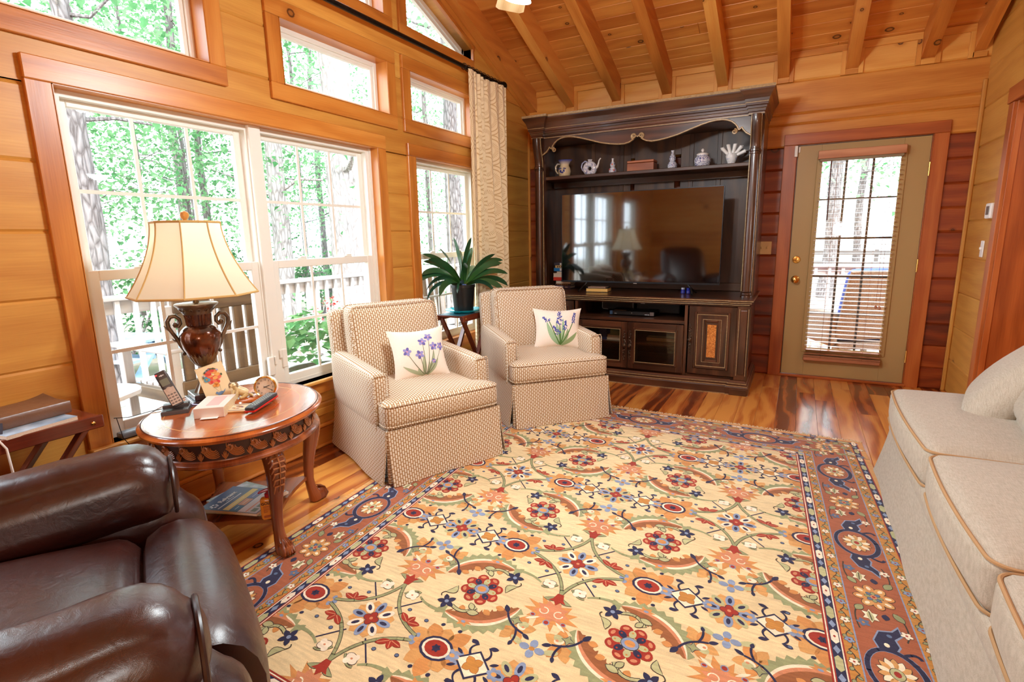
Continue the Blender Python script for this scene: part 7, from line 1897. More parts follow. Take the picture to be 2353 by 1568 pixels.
def m_pome(f):             # crimson pomegranate oval with tawny leaves behind
    for i in range(10):
        a = 2 * PI * i / 10 + 0.3; L = 0.118 + 0.02 * math.sin(i * 2.1)
        f.leaf((0.03 * math.cos(a), 0.03 * math.sin(a)), (L * math.cos(a), 0.92 * L * math.sin(a)), 0.030, 'orange' if i % 2 else 'tan', 5)
    f.ell(0, 0, 0.062, 0.050, 0, 'navy', 9); f.ell(0, 0, 0.052, 0.041, 0, 'white', 10); f.ell(0, 0, 0.043, 0.033, 0, 'red', 11)
    for i in range(6): f.leaf((0, 0), (0.017 * math.cos(PI / 3 * i), 0.017 * math.sin(PI / 3 * i)), 0.006, 'navy', 12)
    for sg in (-1, 1):
        for i in range(5):
            a = (PI if sg < 0 else 0) + R(-80 + 40 * i); f.ell(sg * 0.085 + 0.017 * math.cos(a), 0.017 * math.sin(a), 0.012, 0.009, a, 'blue', 8, 9)
        f.ell(sg * 0.083, 0, 0.010, 0.010, 0, 'tan', 9, 8)
    for sx in (-1, 1):
        for sy in (-1, 1): f.ell(sx * 0.035, sy * 0.098, 0.0085, 0.007, 0.6, 'navy', 9, 8); f.ell(sx * 0.10, sy * 0.085, 0.0065, 0.0055, 0, 'steel', 9, 7, out='navy', ow=0.0025)
def m_diamond(f):
    f.poly([(-0.068, 0), (0, -0.06), (0.068, 0), (0, 0.06)], 'navy', 8); f.poly([(-0.058, 0), (0, -0.051), (0.058, 0), (0, 0.051)], 'cream', 9)
    for i in range(4):
        a = PI / 4 + PI / 2 * i; f.leaf((0, 0), (0.037 * math.cos(a), 0.034 * math.sin(a)), 0.014, 'gold', 11, out='brown', ow=0.0018)
    for sx in (-1, 1):
        for sy in (-1, 1):
            f.curve((sx * 0.028, sy * 0.034), (sx * 0.05, sy * 0.06), (sx * 0.02, sy * 0.082), 0.0045, 'navy', 8, w1=0.0025); f.leaf((sx * 0.02, sy * 0.082), (sx * 0.052, sy * 0.09), 0.0085, 'navy', 9)
            f.leaf((sx * 0.05, sy * 0.022), (sx * 0.078, sy * 0.038), 0.006, 'navy', 8)
    for sg in (-1, 1):
        for i in range(6):
            a = PI / 3 * i; f.ell(sg * 0.078 + 0.015 * math.cos(a), 0.015 * math.sin(a), 0.011, 0.009, a, 'blue', 9, 9)
        f.ell(sg * 0.078, 0, 0.010, 0.008, 0, 'tan', 10, 8)
def m_sprig(f):            # navy branching sprig over a tawny leaf spray
    for i in range(6):
        a = R(20 + 55 * i); f.leaf((0, 0), (0.072 * math.cos(a), 0.072 * math.sin(a)), 0.021, 'orange' if i % 2 else 'tan', 4)
    f.ell(0.02, 0.025, 0.018, 0.015, 0.4, 'sagel', 5)
    f.curve((-0.055, 0.05), (-0.03, 0.0), (0.03, -0.012), 0.0042, 'navy', 9); f.curve((0.0, 0.0), (0.015, -0.03), (0.012, -0.055), 0.004, 'navy', 9)
    f.leaf((-0.055, 0.05), (-0.078, 0.085), 0.010, 'navy', 10); f.leaf((0.03, -0.012), (0.062, -0.028), 0.008, 'navy', 10); f.leaf((0.012, -0.055), (0.006, -0.08), 0.007, 'navy', 10)
    f.star(-0.012, 0.03, 0.010, 0.022, 4, 'sage', 10, out='navy', ow=0.0022); f.ell(-0.09, 0.06, 0.010, 0.008, 0, 'pink', 8, 8)
def m_cross4(f):           # pale blue four-petal flower
    for i in range(4):
        a = PI / 2 * i; f.ell(0.027 * math.cos(a), 0.022 * math.sin(a), 0.018, 0.014, a, 'blue', 8, 10)
    f.ell(0, 0, 0.010, 0.009, 0, 'gold', 9, 8)
    for sx in (-1, 1): f.ell(sx * 0.062, 0.012, 0.026, 0.012, sx * 0.4, 'sagel', 5); 
def m_palmette(f):         # ragged salmon palmette opening away from the vine (towards +y)
    f.star(0, 0.02, 0.062, 0.112, 11, 'orange', 5, ph=0.2, sy=0.72, ragged=0.12); f.star(0, 0.01, 0.045, 0.068, 9, 'pink', 6, ph=0.1, sy=0.85)
    for sx in (-1, 1):
        pts = [(sx * (0.028 + 0.016 * math.cos(t)), 0.014 + 0.016 * math.sin(t)) for t in [i * 0.5 for i in range(11)]]
        f.line(pts, 0.0022, 'cream', 8); f.ell(sx * 0.058, 0.05, 0.0075, 0.006, 0, 'red', 9, 7, out='blue', ow=0.003); f.leaf((sx * 0.03, 0.05), (sx * 0.075, 0.08), 0.006, 'cream', 7)
    f.ell(0, 0.066, 0.009, 0.009, 0, 'red', 9, 8, out='blue', ow=0.004)
def m_tulip(f):            # red tulip calyx with sage collar, pointing to +y
    for sx in (-1, 1): f.leaf((0, -0.004), (sx * 0.055, 0.024), 0.010, 'sage', 9, out='dk', ow=0.002, bend=0.15 * sx)
    f.poly([(-0.012, -0.018), (0.012, -0.018), (0.02, 0.012), (0.034, 0.028), (0.012, 0.026), (0, 0.046), (-0.012, 0.026), (-0.034, 0.028), (-0.02, 0.012)], 'red', 11)
def m_vine(f):
    for sx in (-1, 1):
        for sy in (-1, 1):
            g = F(f.x, f.y, sx, 0, f.k, sy)
            g.curve((0.0, 0.205), (0.035, 0.055), (0.19, 0.012), 0.0052, 'sage', 9, n=12, out='dk', ow=0.0022)
            for a, L in ((2.5, 0.055), (0.2, 0.05), (1.2, 0.038)): g.leaf((0.128, 0.045), (0.128 + L * math.cos(a), 0.045 + L * math.sin(a)), 0.0125, 'red', 11, vein='pink')
            g.line([(0.045, 0.08), (0.115, 0.155)], 0.0028, 'navy', 8); 
            g.ell(0.062, 0.165, 0.026, 0.017, 0.5, 'white', 10, out='dk', ow=0.0022); g.ell(0.05, 0.178, 0.012, 0.012, 0, 'white', 11); g.ell(0.075, 0.156, 0.011, 0.013, 0, 'white', 11); g.ell(0.062, 0.165, 0.005, 0.004, 0, 'pink', 12, 6)
            g.curve((0.03, 0.16), (0.06, 0.20), (0.085, 0.19), 0.003, 'sage', 9, out='dk', ow=0.0016)
            g.ell(0.10, 0.10, 0.007, 0.006, 0, 'steel', 9, 7, out='navy', ow=0.0022)
# base and field
RP = dict(edge=0.385)
def band(o0, o1, col, lay):
    """closed rectangular band between two offsets outside the field"""
    for (a0, a1, b0, b1) in ((FA0 - o1, FA0 - o0, FB0 - o1, FB1 + o1), (FA1 + o0, FA1 + o1, FB0 - o1, FB1 + o1), (FA0 - o0, FA1 + o0, FB0 - o1, FB0 - o0), (FA0 - o0, FA1 + o0, FB1 + o0, FB1 + o1)):
        n = 40 if (b1 - b0) > (a1 - a0) else 1; k = 1 if n == 40 else 40
        for i in range(n):
            for j in range(k):
                rpoly([(a0 + (a1 - a0) * j / k, b0 + (b1 - b0) * i / n), (a0 + (a1 - a0) * (j + 1) / k, b0 + (b1 - b0) * i / n), (a0 + (a1 - a0) * (j + 1) / k, b0 + (b1 - b0) * (i + 1) / n), (a0 + (a1 - a0) * j / k, b0 + (b1 - b0) * (i + 1) / n)], col, lay, 0.02)
E0 = RP['edge']
corn = [(FA0 - E0, FB0 - E0), (FA1 + E0, FB0 - E0), (FA1 + E0, FB1 + E0), (FA0 - E0, FB1 + E0)]
mb.color = RC['tan']; cw_ = [rug_xy(*c) for c in corn]
mb.face([(p[0], p[1], 0.0022) for p in reversed(cw_)]); mb.face([(p[0], p[1], RZ - 0.0004) for p in cw_])
for i in range(4): p, q = cw_[i], cw_[(i + 1) % 4]; mb.face([(p[0], p[1], 0.0022), (q[0], q[1], 0.0022), (q[0], q[1], RZ - 0.0004), (p[0], p[1], RZ - 0.0004)])
for i in range(48):       # abrash: the field wool drifts from gold to cream across the rug
    b0 = FB0 + (FB1 - FB0) * i / 48; b1 = FB0 + (FB1 - FB0) * (i + 1) / 48
    rpoly([(FA0, b0), (FA1, b0), (FA1, b1), (FA0, b1)], tuple(RC['field'][k] * (0.98 + 0.05 * math.sin(i * 0.9)) * (1 + 0.0 * k) for k in range(3)), 1, 0.03)
for o0, o1, c in ((0.0, 0.006, 'red'), (0.006, 0.010, 'white'), (0.010, 0.014, 'red'), (0.014, 0.042, 'navy'), (0.042, 0.046, 'white'), (0.046, 0.051, 'red'), (0.051, 0.088, 'gold'), (0.088, 0.0925, 'blue'), (0.0925, 0.268, 'rust'), (0.268, 0.2725, 'blue'), (0.2725, 0.318, 'gold'), (0.318, 0.322, 'red'), (0.322, 0.352, 'navy'), (0.352, 0.357, 'red'), (0.357, 0.385, 'tan')): band(o0, o1, c, 1)
# field lattice
CLIP[0] = (FA0, FA1, FB0, FB1)
UA, UB = 0.5714, 0.637
for i in range(-2, 4):
    for j in range(-2, 5):
        ax, by = i * UA, j * UB; m = 1 if (i + j) % 2 == 0 else -1
        m_rosette(F(ax, by, -1 if m > 0 else 1))
        m_pome(F(ax, by + UB / 2))
        cx_, cy_ = ax + UA / 2, by + UB / 2
        vine = (i + j) % 2 == 0
        m_star8(F(cx_, cy_), vine)
        if vine:
            m_vine(F(cx_, cy_))
            for sy in (1, -1): m_tulip(F(cx_, cy_ + sy * 0.222, 1, 0, 1, sy)); m_palmette(F(cx_, cy_ + sy * 0.295, 1, 0, 1, sy))
        else:
            for sx in (1, -1): m_diamond(F(cx_ + sx * 0.144, cy_))
            for sy in (1, -1):
                m_cross4(F(cx_, cy_ + sy * 0.148))
                for sx in (1, -1): m_sprig(F(cx_ + sx * 0.085, cy_ + sy * 0.205, -sx, 0, 1, sy))
# borders
CLIP[0] = None
def guard(o, s0, s1, side, gold):
    pass
def along(side, s, o):
    """point at distance s along a side and offset o outside the field; returns position and rotation"""
    if side == 'R': return (FA1 + o, s, -PI / 2)
    if side == 'L': return (FA0 - o, s, PI / 2)
    if side == 'T': return (s, FB1 + o, 0.0)
    return (s, FB0 - o, PI)
for side in 'RLTB':
    lo, hi = (FB0, FB1) if side in 'RL' else (FA0, FA1)
    for off, ext in ((0.028, 0.028), (0.337, 0.337)):      # navy guards with lozenges
        s = lo - ext; k = 0
        while s < hi + ext:
            x, y, r = along(side, s + 0.03, off); f = F(x, y, 1, r)
            c = ('white', 'blue', 'sagel', 'blue')[k % 4]
            if c == 'blue': f.poly([(-0.02, 0), (0, -0.0105), (0.02, 0), (0, 0.0105)], c, 3)
            else:
                f.poly([(-0.036, 0), (-0.022, -0.0115), (0.022, -0.0115), (0.036, 0), (0.022, 0.0115), (-0.022, 0.0115)], c, 3)
                if c == 'white': f.ell(0, 0, 0.006, 0.004, 0, 'red', 4, 6)
            s += 0.062; k += 1
    for off, ext, ph in ((0.070, 0.05, 0.0), (0.296, 0.29, 0.05)):      # gold meander borders
        s = lo - ext; k = 0
        while s < hi + ext:
            x, y, r = along(side, s + 0.05, off); f = F(x, y, 1, r, 1, 1 if k % 2 else -1)
            f.curve((-0.05, -0.008), (-0.025, 0.016), (0.0, 0.0), 0.0018, 'dk', 3, n=5); f.curve((0.0, 0.0), (0.025, -0.016), (0.05, 0.008), 0.0018, 'dk', 3, n=5)
            f.leaf((-0.022, 0.008), (-0.006, 0.014), 0.0055, 'sage', 5, out='dk', ow=0.002); f.leaf((0.026, -0.006), (0.042, -0.014), 0.0055, 'sage', 5, out='dk', ow=0.002); f.leaf((-0.04, 0.0), (-0.03, -0.014), 0.005, 'sage', 5, out='dk', ow=0.002)
            c = 'white' if k % 2 else 'blue'
            for i in range(5):
                a = 2 * PI * i / 5; f.ell(0.0085 * math.cos(a), 0.0085 * math.sin(a), 0.0068, 0.0058, a, c, 5, 8, out='dk', ow=0.0018)
            f.ell(0, 0, 0.004, 0.004, 0, 'red', 6, 6); s += 0.1; k += 1
    # main border
    base = 0.265 if side in 'RL' else 0.20
    P = 0.755
    for k in range(-3, 4):
        s = base + P * k
        if lo - 0.22 < s < hi + 0.22:
            x, y, r = along(side, s, 0.18); f = F(x, y, 1, r)
            # navy strapwork cartouche around a rosette
            pts = [(0.105 * math.cos(a) * 0.98, 0.075 * math.sin(a)) for a in [R(t) for t in range(-15, 196, 12)]]
            f.line(pts, 0.0105, 'blue', 3); f.line(pts, 0.0085, 'navy', 4)
            f.line([(p[0], -p[1]) for p in pts], 0.0085, 'blue', 3); f.line([(p[0], -p[1]) for p in pts], 0.0068, 'navy', 4)
            for sx in (-1, 1):
                f.poly([(sx * 0.09, -0.03), (sx * 0.135, -0.042), (sx * 0.19, -0.02), (sx * 0.205, 0.02), (sx * 0.24, 0.045), (sx * 0.19, 0.05), (sx * 0.16, 0.028), (sx * 0.13, 0.035), (sx * 0.10, 0.02)], 'blue', 3)
                f.poly([(sx * 0.093, -0.026), (sx * 0.135, -0.037), (sx * 0.185, -0.017), (sx * 0.20, 0.023), (sx * 0.228, 0.043), (sx * 0.192, 0.045), (sx * 0.163, 0.022), (sx * 0.13, 0.029), (sx * 0.103, 0.016)], 'navy', 5)
                f.ell(sx * 0.125, -0.005, 0.010, 0.008, 0, 'cream', 7, 9); f.ell(sx * 0.175, 0.01, 0.008, 0.008, 0, 'steel', 7, 8)
                f.curve((sx * 0.09, 0.03), (sx * 0.13, 0.07), (sx * 0.10, 0.08), 0.0055, 'navy', 5)
            for i in range(14):
                a = 2 * PI * i / 14; f.leaf((0.018 * math.cos(a), 0.015 * math.sin(a)), (0.066 * math.cos(a), 0.052 * math.sin(a)), 0.0105, 'tan' if i % 2 else 'cream', 8, out='dk', ow=0.0024)
            f.ell(0, 0, 0.024, 0.019, 0, 'sagel', 10, out='dk', ow=0.002); f.ell(0, 0, 0.013, 0.010, 0, 'red', 11, 9)
        s2 = s + P / 2
        if lo - 0.22 < s2 < hi + 0.22:
            x, y, r = along(side, s2, 0.18); f = F(x, y, 1, r)
            for i in range(8):
                a = 2 * PI * i / 8 + 0.2; f.ell(0.046 * math.cos(a), 0.042 * math.sin(a), 0.024, 0.017, a, 'tan' if i % 2 else 'orange', 7, 10, out='dk', ow=0.0022); f.ell(0.05 * math.cos(a), 0.046 * math.sin(a), 0.011, 0.007, a, 'cream', 8, 8)
            for i in range(8):
                a = 2 * PI * i / 8; f.ell(0.021 * math.cos(a), 0.019 * math.sin(a), 0.0095, 0.007, a, 'steel' if i % 2 else 'sage', 9, 8, out='dk', ow=0.0016)
            f.ell(0, 0, 0.012, 0.011, 0, 'pink', 11, 9); f.ell(0, 0, 0.006, 0.006, 0, 'red', 12, 7)
            for sx in (-1, 1):
                f.star(sx * 0.118, -0.028, 0.02, 0.036, 6, 'cream', 7, sy=0.75, out='dk', ow=0.0024); f.leaf((sx * 0.09, -0.03), (sx * 0.15, -0.026), 0.010, 'sagel', 8, vein='dk')
                for i in range(5):
                    a = 2 * PI * i / 5 + sx; f.leaf((sx * 0.165, -0.055), (sx * 0.165 + 0.022 * math.cos(a), -0.055 + 0.022 * math.sin(a)), 0.007, 'steel', 7)
                f.ell(sx * 0.165, -0.055, 0.005, 0.005, 0, 'gold', 8, 6)
                f.leaf((sx * 0.07, 0.045), (sx * 0.11, 0.07), 0.013, 'sage', 7, out='dk', ow=0.0022); f.leaf((sx * 0.065, -0.045), (sx * 0.10, -0.068), 0.012, 'sage', 7, out='dk', ow=0.0022); f.leaf((sx * 0.088, 0.02), (sx * 0.122, 0.015), 0.012, 'navy', 7)
                f.curve((sx * 0.07, 0.055), (sx * 0.14, 0.085), (sx * 0.21, 0.058), 0.0024, 'dk', 4, n=8); f.curve((sx * 0.07, -0.055), (sx * 0.12, -0.085), (sx * 0.2, -0.07), 0.0024, 'dk', 4, n=8)
                for i in range(5):
                    a = 2 * PI * i / 5; f.ell(sx * 0.175 + 0.010 * math.cos(a), 0.062 + 0.010 * math.sin(a), 0.008, 0.006, a, 'white', 6, 8, out='dk', ow=0.0018)
                f.ell(sx * 0.175, 0.062, 0.0045, 0.0045, 0, 'red', 7, 6)
mb.color = (1, 1, 1, 1)
M_RUG = NT('knotted_wool'); _c = M_RUG.n('Attribute', {'attribute_name': 'col'}).outputs['Color']
_co = M_RUG.n('TexCoord').outputs['Object']; _mp = M_RUG.n('Mapping', None, Vector=_co); _mp.inputs['Scale'].default_value = (14, 90, 10)
_st = M_RUG.n('TexNoise', None, Vector=_mp, Scale=1.0, Detail=4.0).outputs[0]; _kn = M_RUG.n('TexNoise', None, Vector=_co, Scale=480.0, Detail=2.0).outputs[0]
_v = M_RUG.n('MapRange', None, Value=_st, i1=0.3, i2=0.7, i3=0.86, i4=1.12).outputs[0]
_k2 = M_RUG.n('MapRange', None, Value=_kn, i1=0.3, i2=0.7, i3=0.9, i4=1.08).outputs[0]
_h = M_RUG.n('HueSaturation', None, Value=M_RUG.math('MULTIPLY', _v, _k2), Color=_c)
M_RUG.bsdf(Base_Color=_h.outputs[0], Roughness=0.95, Sheen_Weight=0.25, Specular_IOR_Level=0.1, Normal=M_RUG.bump(_kn, 0.35, 0.003)); M_RUG = M_RUG.m
rug = thing('rug', 'large cream and rust oriental rug with navy and red floral lattice on the plank floor', 'rug', (RO[0] + 0.25, RO[1] + 0.6, 0))
o = mb.build('rug_pile', M_RUG, rug, auto=0); o.location = (-(RO[0] + 0.25), -(RO[1] + 0.6), 0)
# fringes along both short ends
for bb, sg, nm in ((FB1 + E0, 1, 'fringe'), (FB0 - E0, -1, 'fringe')):
    mb = MB(); rs = random.Random(8); n = 420
    p0, p1 = rug_xy(FA0 - E0, bb), rug_xy(FA1 + E0, bb)
    for i in range(n):
        t = i / n; x, y = p0[0] + (p1[0] - p0[0]) * t, p0[1] + (p1[1] - p0[1]) * t; L = rs.uniform(0.03, 0.055); dx = rs.uniform(-0.012, 0.012); w = 0.0035
        mb.face([(x - w, y, 0.007), (x + w, y, 0.007), (x + dx + w * .7, y + sg * L * .6, 0.0065), (x + dx - w * .7, y + sg * L * .6, 0.0065)]); mb.face([(x + dx - w * .7, y + sg * L * .6, 0.0065), (x + dx + w * .7, y + sg * L * .6, 0.0065), (x + dx * 1.8 + w * .4, y + sg * L, 0.003), (x + dx * 1.8 - w * .4, y + sg * L, 0.003)])
    o = mb.build(nm, noisy('cotton_fringe', rgb(226, 206, 168), rgb(200, 172, 128), 60, 0.9), rug); o.location = (-(RO[0] + 0.25), -(RO[1] + 0.6), 0)
# ------------------------------------------------------------------ outside: decks, railings, garden seats, wood of tall trees
M_DECK = wood('weathered_deck', rgb(186, 182, 176), rgb(170, 164, 156), rgb(142, 134, 126), rough=0.7, vary=0.2)
M_RAIL = wood('pale_grey_railing', rgb(186, 182, 180), rgb(172, 166, 163), rgb(144, 134, 130), rough=0.7, vary=0.12)
M_OAK = wood('garden_oak', rgb(112, 90, 64), rgb(90, 70, 48), rgb(62, 48, 34), rough=0.65, vary=0.2)
GZ = -0.95
mb = MB(); mb.face([(-60, -40, GZ), (30, -40, GZ), (30, 70, GZ), (-60, 70, GZ)])
M_GRD = NT('forest_floor'); _c = M_GRD.n('TexCoord').outputs['Object']; _n = M_GRD.n('TexNoise', None, Vector=_c, Scale=0.35, Detail=6.0).outputs[0]; _m = M_GRD.n('TexNoise', None, Vector=_c, Scale=9.0, Detail=4.0).outputs[0]
M_GRD.bsdf(Base_Color=M_GRD.mix(M_GRD.math('MULTIPLY', _m, 0.7), M_GRD.ramp(_n, [(0.35, rgb(160, 152, 142)), (0.55, rgb(134, 126, 112)), (0.68, rgb(112, 136, 88))]), rgb(92, 76, 60)), Roughness=0.95); M_GRD = M_GRD.m
g = mb.build('ground', M_GRD); struct(g, 'pale leaf-strewn ground outside the house', 'ground')
mb = MB(); x = -2.75; rk = random.Random(6)
while x < -0.17:
    mb.box((x + 0.07, 3.0, -0.135), (0.137, 14.0, 0.03), grain=1, rnd=rk.random(), bev=0.002); x += 0.142
mb.b2((-2.75, -4, -0.35), (-2.70, 10, -0.15), grain=1)
o = mb.build('floor_deck', M_DECK); struct(o, 'bleached deck boards outside the big windows', 'deck')
mb = MB(); y = YB + 0.17
while y < 8.2:
    mb.box((4.5, y + 0.07, -0.135), (14.0, 0.137, 0.03), grain=0, rnd=rk.random(), bev=0.002); y += 0.142
o = mb.build('floor_deck_rear', M_DECK); struct(o, 'bleached deck boards outside the glazed door', 'deck')
def railing(label, a, b, z0, ht, cap=True):
    a, b = Vector(a), Vector(b); L = (b - a).length; rt_ = thing('deck_railing', label, 'railing', (a.x, a.y, z0), math.atan2((b - a).y, (b - a).x))
    mb = MB(); mb.b2((0, -0.02, ht - 0.14), (L, 0.02, ht - 0.02), grain=0, bev=0.004); mb.b2((-0.05, -0.075, ht - 0.02), (L + 0.05, 0.075, ht + 0.02), grain=0, bev=0.006); mb.build('top_rail', M_RAIL, rt_)
    mb = MB(); mb.b2((0, -0.02, 0.06), (L, 0.02, 0.15), grain=0, bev=0.004); mb.build('bottom_rail', M_RAIL, rt_)
    n = int(L / 0.148)
    me = None
    for i in range(min(n, 90)):
        if me is None:
            mb = MB(); mb.b2((-0.019, -0.06, 0.04), (0.019, -0.02, ht - 0.02), grain=2, bev=0.003); ob_ = mb.build('baluster', M_RAIL, rt_); me = ob_; ob_.location = (0.074, 0, 0)
        else:
            ob_ = me.copy(); COL.objects.link(ob_); ob_.parent = rt_; ob_.location = (0.074 + 0.148 * i, 0, 0)
    for i in range(int(L / 2.4) + 1):
        mb = MB(); mb.b2((2.4 * i - 0.045, 0.02, 0), (2.4 * i + 0.045, 0.11, ht - 0.02), grain=2, bev=0.004); mb.build('post', M_RAIL, rt_)
railing('white deck railing seen through the big twin windows', (-2.6, -2.5, 0), (-2.6, 9.0, 0), -0.12, 0.97)
railing('sunlit white deck railing seen through the door glass', (-1.5, 7.9, 0), (8.0, 7.9, 0), -0.12, 1.0)
# glider bench, back towards the window, arms pointing to the yard
bn = thing('garden_bench', 'weathered slatted wooden bench on the deck behind the table lamp', 'bench', (-0.95, 2.25, -0.12))
def part(name, fn, m, par):
    mb = MB(); fn(mb); return mb.build(name, m, par)
part('back_top_rail', lambda m: m.b2((0.16, -0.34, 1.0), (0.20, 0.36, 1.09), grain=1, bev=0.006), M_OAK, bn)
part('back_bottom_rail', lambda m: m.b2((0.16, -0.34, 0.47), (0.20, 0.36, 0.56), grain=1, bev=0.006), M_OAK, bn)
for i in range(7): part('back_slat', lambda m: m.b2((0.165, -0.31 + 0.095 * i, 0.56), (0.19, -0.245 + 0.095 * i, 1.0), grain=2, bev=0.003), M_OAK, bn)
for i in range(7): part('seat_slat', lambda m: m.b2((-0.36 + 0.072 * i, -0.34, 0.50), (-0.30 + 0.072 * i, 0.36, 0.52), grain=1, bev=0.003), M_RAIL, bn)
for yy in (-0.36, 0.36):
    part('bench_arm', lambda m: m.b2((-0.48, yy - 0.055, 0.75), (0.2, yy + 0.055, 0.78), grain=0, bev=0.01), M_RAIL, bn)
    for xx in (-0.40, 0.16): part('leg', lambda m: m.b2((xx - 0.03, yy - 0.03, 0), (xx + 0.03, yy + 0.03, 0.76 if xx < 0 else 1.05), grain=2, bev=0.004), M_RAIL, bn)
    part('side_rail', lambda m: m.b2((-0.4, yy - 0.02, 0.10), (0.16, yy + 0.02, 0.16), grain=0, bev=0.004), M_OAK, bn); part('seat_rail', lambda m: m.b2((-0.4, yy - 0.02, 0.42), (0.16, yy + 0.02, 0.50), grain=0, bev=0.004), M_OAK, bn)
part('apron', lambda m: m.b2((0.17, -0.34, 0.30), (0.20, 0.36, 0.40), grain=1, bev=0.004), M_OAK, bn)
part('stretcher', lambda m: m.b2((0.17, -0.34, 0.10), (0.20, 0.36, 0.18), grain=1, bev=0.004), M_OAK, bn)
rt2 = thing('deck_table', 'small round weathered deck table at the lower left of the window', 'table', (-1.06, 1.55, -0.12))
mb = MB()
for i in range(6):
    xa = -0.24 + 0.08 * i; c0, c1 = math.sqrt(max(0, 0.0576 - (xa + 0.002) ** 2)), math.sqrt(max(0, 0.0576 - (xa + 0.078) ** 2))
    mb.prism([(xa + 0.002, -c0 - 0.002), (xa + 0.078, -c1 - 0.002), (xa + 0.078, c1 + 0.002), (xa + 0.002, c0 + 0.002)], 0.52, 0.545, gx=False)
mb.build('table_top', M_RAIL, rt2)
part('top_batten', lambda m: m.b2((-0.2, -0.03, 0.48), (0.2, 0.03, 0.52), grain=0), M_OAK, rt2)
for a in (45, 135, 225, 315):
    part('leg', lambda m: m.bar((0.05 * math.cos(R(a)), 0.05 * math.sin(R(a)), 0.5), (0.17 * math.cos(R(a)), 0.17 * math.sin(R(a)), 0.0), 0.035, 0.035), M_OAK, rt2)
# planter
M_LF1 = NT('bright_leaf'); 
def leafmat(name, c1, c2, tr=0.5):
    t = NT(name); at = t.n('Attribute', {'attribute_name': 'rnd'}).outputs['Fac']; c = t.mix(at, *[tuple(q * 0.85 for q in k[:3]) + (1,) for k in (c1, c2)])
    d = t.n('BsdfDiffuse', None, Color=c); l = t.n('BsdfTranslucent', None, Color=c); m = t.n('MixShader', None, i0=tr, i1=d.outputs[0], i2=l.outputs[0]); t.t.links.new(m.outputs[0], t.out.inputs[0]); return t.m
bpy.data.materials.remove(M_LF1.m)
M_LFP = leafmat('planter_leaf', rgb(72, 130, 76), rgb(134, 178, 118), 0.35)
M_LFT = leafmat('canopy_leaf', rgb(78, 134, 84), rgb(150, 188, 140), 0.5)
M_LFU = leafmat('understory_leaf', rgb(46, 96, 58), rgb(112, 158, 108), 0.45)
pl_ = thing('planter', 'half-barrel planter of large green leaves and red blossoms on the deck', 'planter', (-0.85, 3.12, -0.12))
mb = MB(); mb.lathe([(0.26, 0), (0.28, 0.02), (0.33, 0.34), (0.34, 0.36), (0.31, 0.36), (0.30, 0.32), (0, 0.31)], 28); mb.build('tub', noisy('grey_oak_tub', rgb(160, 158, 152), rgb(130, 126, 120), 14, 0.8), pl_)
mb = MB(); mb.lathe([(0.30, 0.318), (0, 0.33)], 20); mb.build('soil', plain('dark_soil', rgb(50, 42, 36), 0.95), pl_)
def leafcard(mb, c, d, n, L, w, rnd):
    """one folded, pointed leaf"""
    d = d.normalized(); s = d.cross(n).normalized(); n2 = s.cross(d)
    a, t_ = c, c + d * L - n2 * L * 0.15; m1, m2 = c + d * L * 0.4 + s * w + n2 * w * .25, c + d * L * 0.4 - s * w + n2 * w * .25; k = c + d * L * 0.45
    mb.face([a, m1, t_, k], rnd=rnd); mb.face([a, k, t_, m2], rnd=rnd)
rs = random.Random(31)
mb = MB()
for i in range(420):
    a = rs.uniform(0, 6.28); el = rs.uniform(0.0, 1.35); r_ = 0.42 * rs.uniform(0.55, 1.0)
    c = Vector((r_ * math.cos(a) * math.cos(el), r_ * math.sin(a) * math.cos(el) * 1.25, 0.40 + r_ * 1.15 * math.sin(el)))
    d = Vector((math.cos(a), math.sin(a), rs.uniform(-0.7, 0.5))); leafcard(mb, c, d, Vector((rs.uniform(-.3, .3), rs.uniform(-.3, .3), 1)), rs.uniform(0.07, 0.13), rs.uniform(0.03, 0.05), rs.random())
mb.build('foliage', M_LFP, pl_)
for i in range(7):
    a = rs.uniform(0, 6.28); mb = MB(); c = Vector((0.3 * math.cos(a), 0.42 * math.sin(a), rs.uniform(0.62, 0.92)))
    for k in range(14): q = c + Vector((rs.uniform(-.025, .025), rs.uniform(-.025, .025), rs.uniform(0, .09))); leafcard(mb, q, Vector((rs.uniform(-1, 1), rs.uniform(-1, 1), rs.uniform(-.3, 1))), Vector((0, 0, 1)), 0.03, 0.011, 0.5)
    mb.build('blossom', plain('scarlet_blossom', rgb(224, 64, 60), 0.6) if i == 0 else bpy.data.materials['scarlet_blossom'], pl_)
# rocking chair outside the narrow window
rk_ = thing('rocking_chair', 'pale wooden rocking chair on the deck behind the potted plant', 'chair', (-1.0, 4.85, -0.12), R(200))
for sx in (-1, 1):
    part('rocker', lambda m: m.tube([(sx * 0.26, -0.42 + 0.14 * k, 0.03 + 0.012 * (k - 3) ** 2) for k in range(7)], 0.018, 6), M_RAIL, rk_)
    part('back_post', lambda m: m.bar((sx * 0.26, 0.22, 0.05), (sx * 0.26, 0.40, 1.15), 0.04, 0.03), M_RAIL, rk_); part('leg', lambda m: m.bar((sx * 0.26, -0.24, 0.05), (sx * 0.26, -0.22, 0.62), 0.04, 0.04), M_RAIL, rk_)
    part('chair_arm', lambda m: m.b2((sx * 0.29 - 0.05, -0.30, 0.62), (sx * 0.29 + 0.05, 0.28, 0.645), grain=1), M_RAIL, rk_)
for i in range(7): part('back_slat', lambda m: m.bar((-0.21 + 0.07 * i, 0.24, 0.42), (-0.21 + 0.07 * i, 0.385, 1.08), 0.045, 0.012), M_OAK, rk_)
for i in range(6): part('seat_slat', lambda m: m.b2((-0.27, -0.28 + 0.085 * i, 0.40), (0.27, -0.21 + 0.085 * i, 0.42), grain=0), M_RAIL, rk_)
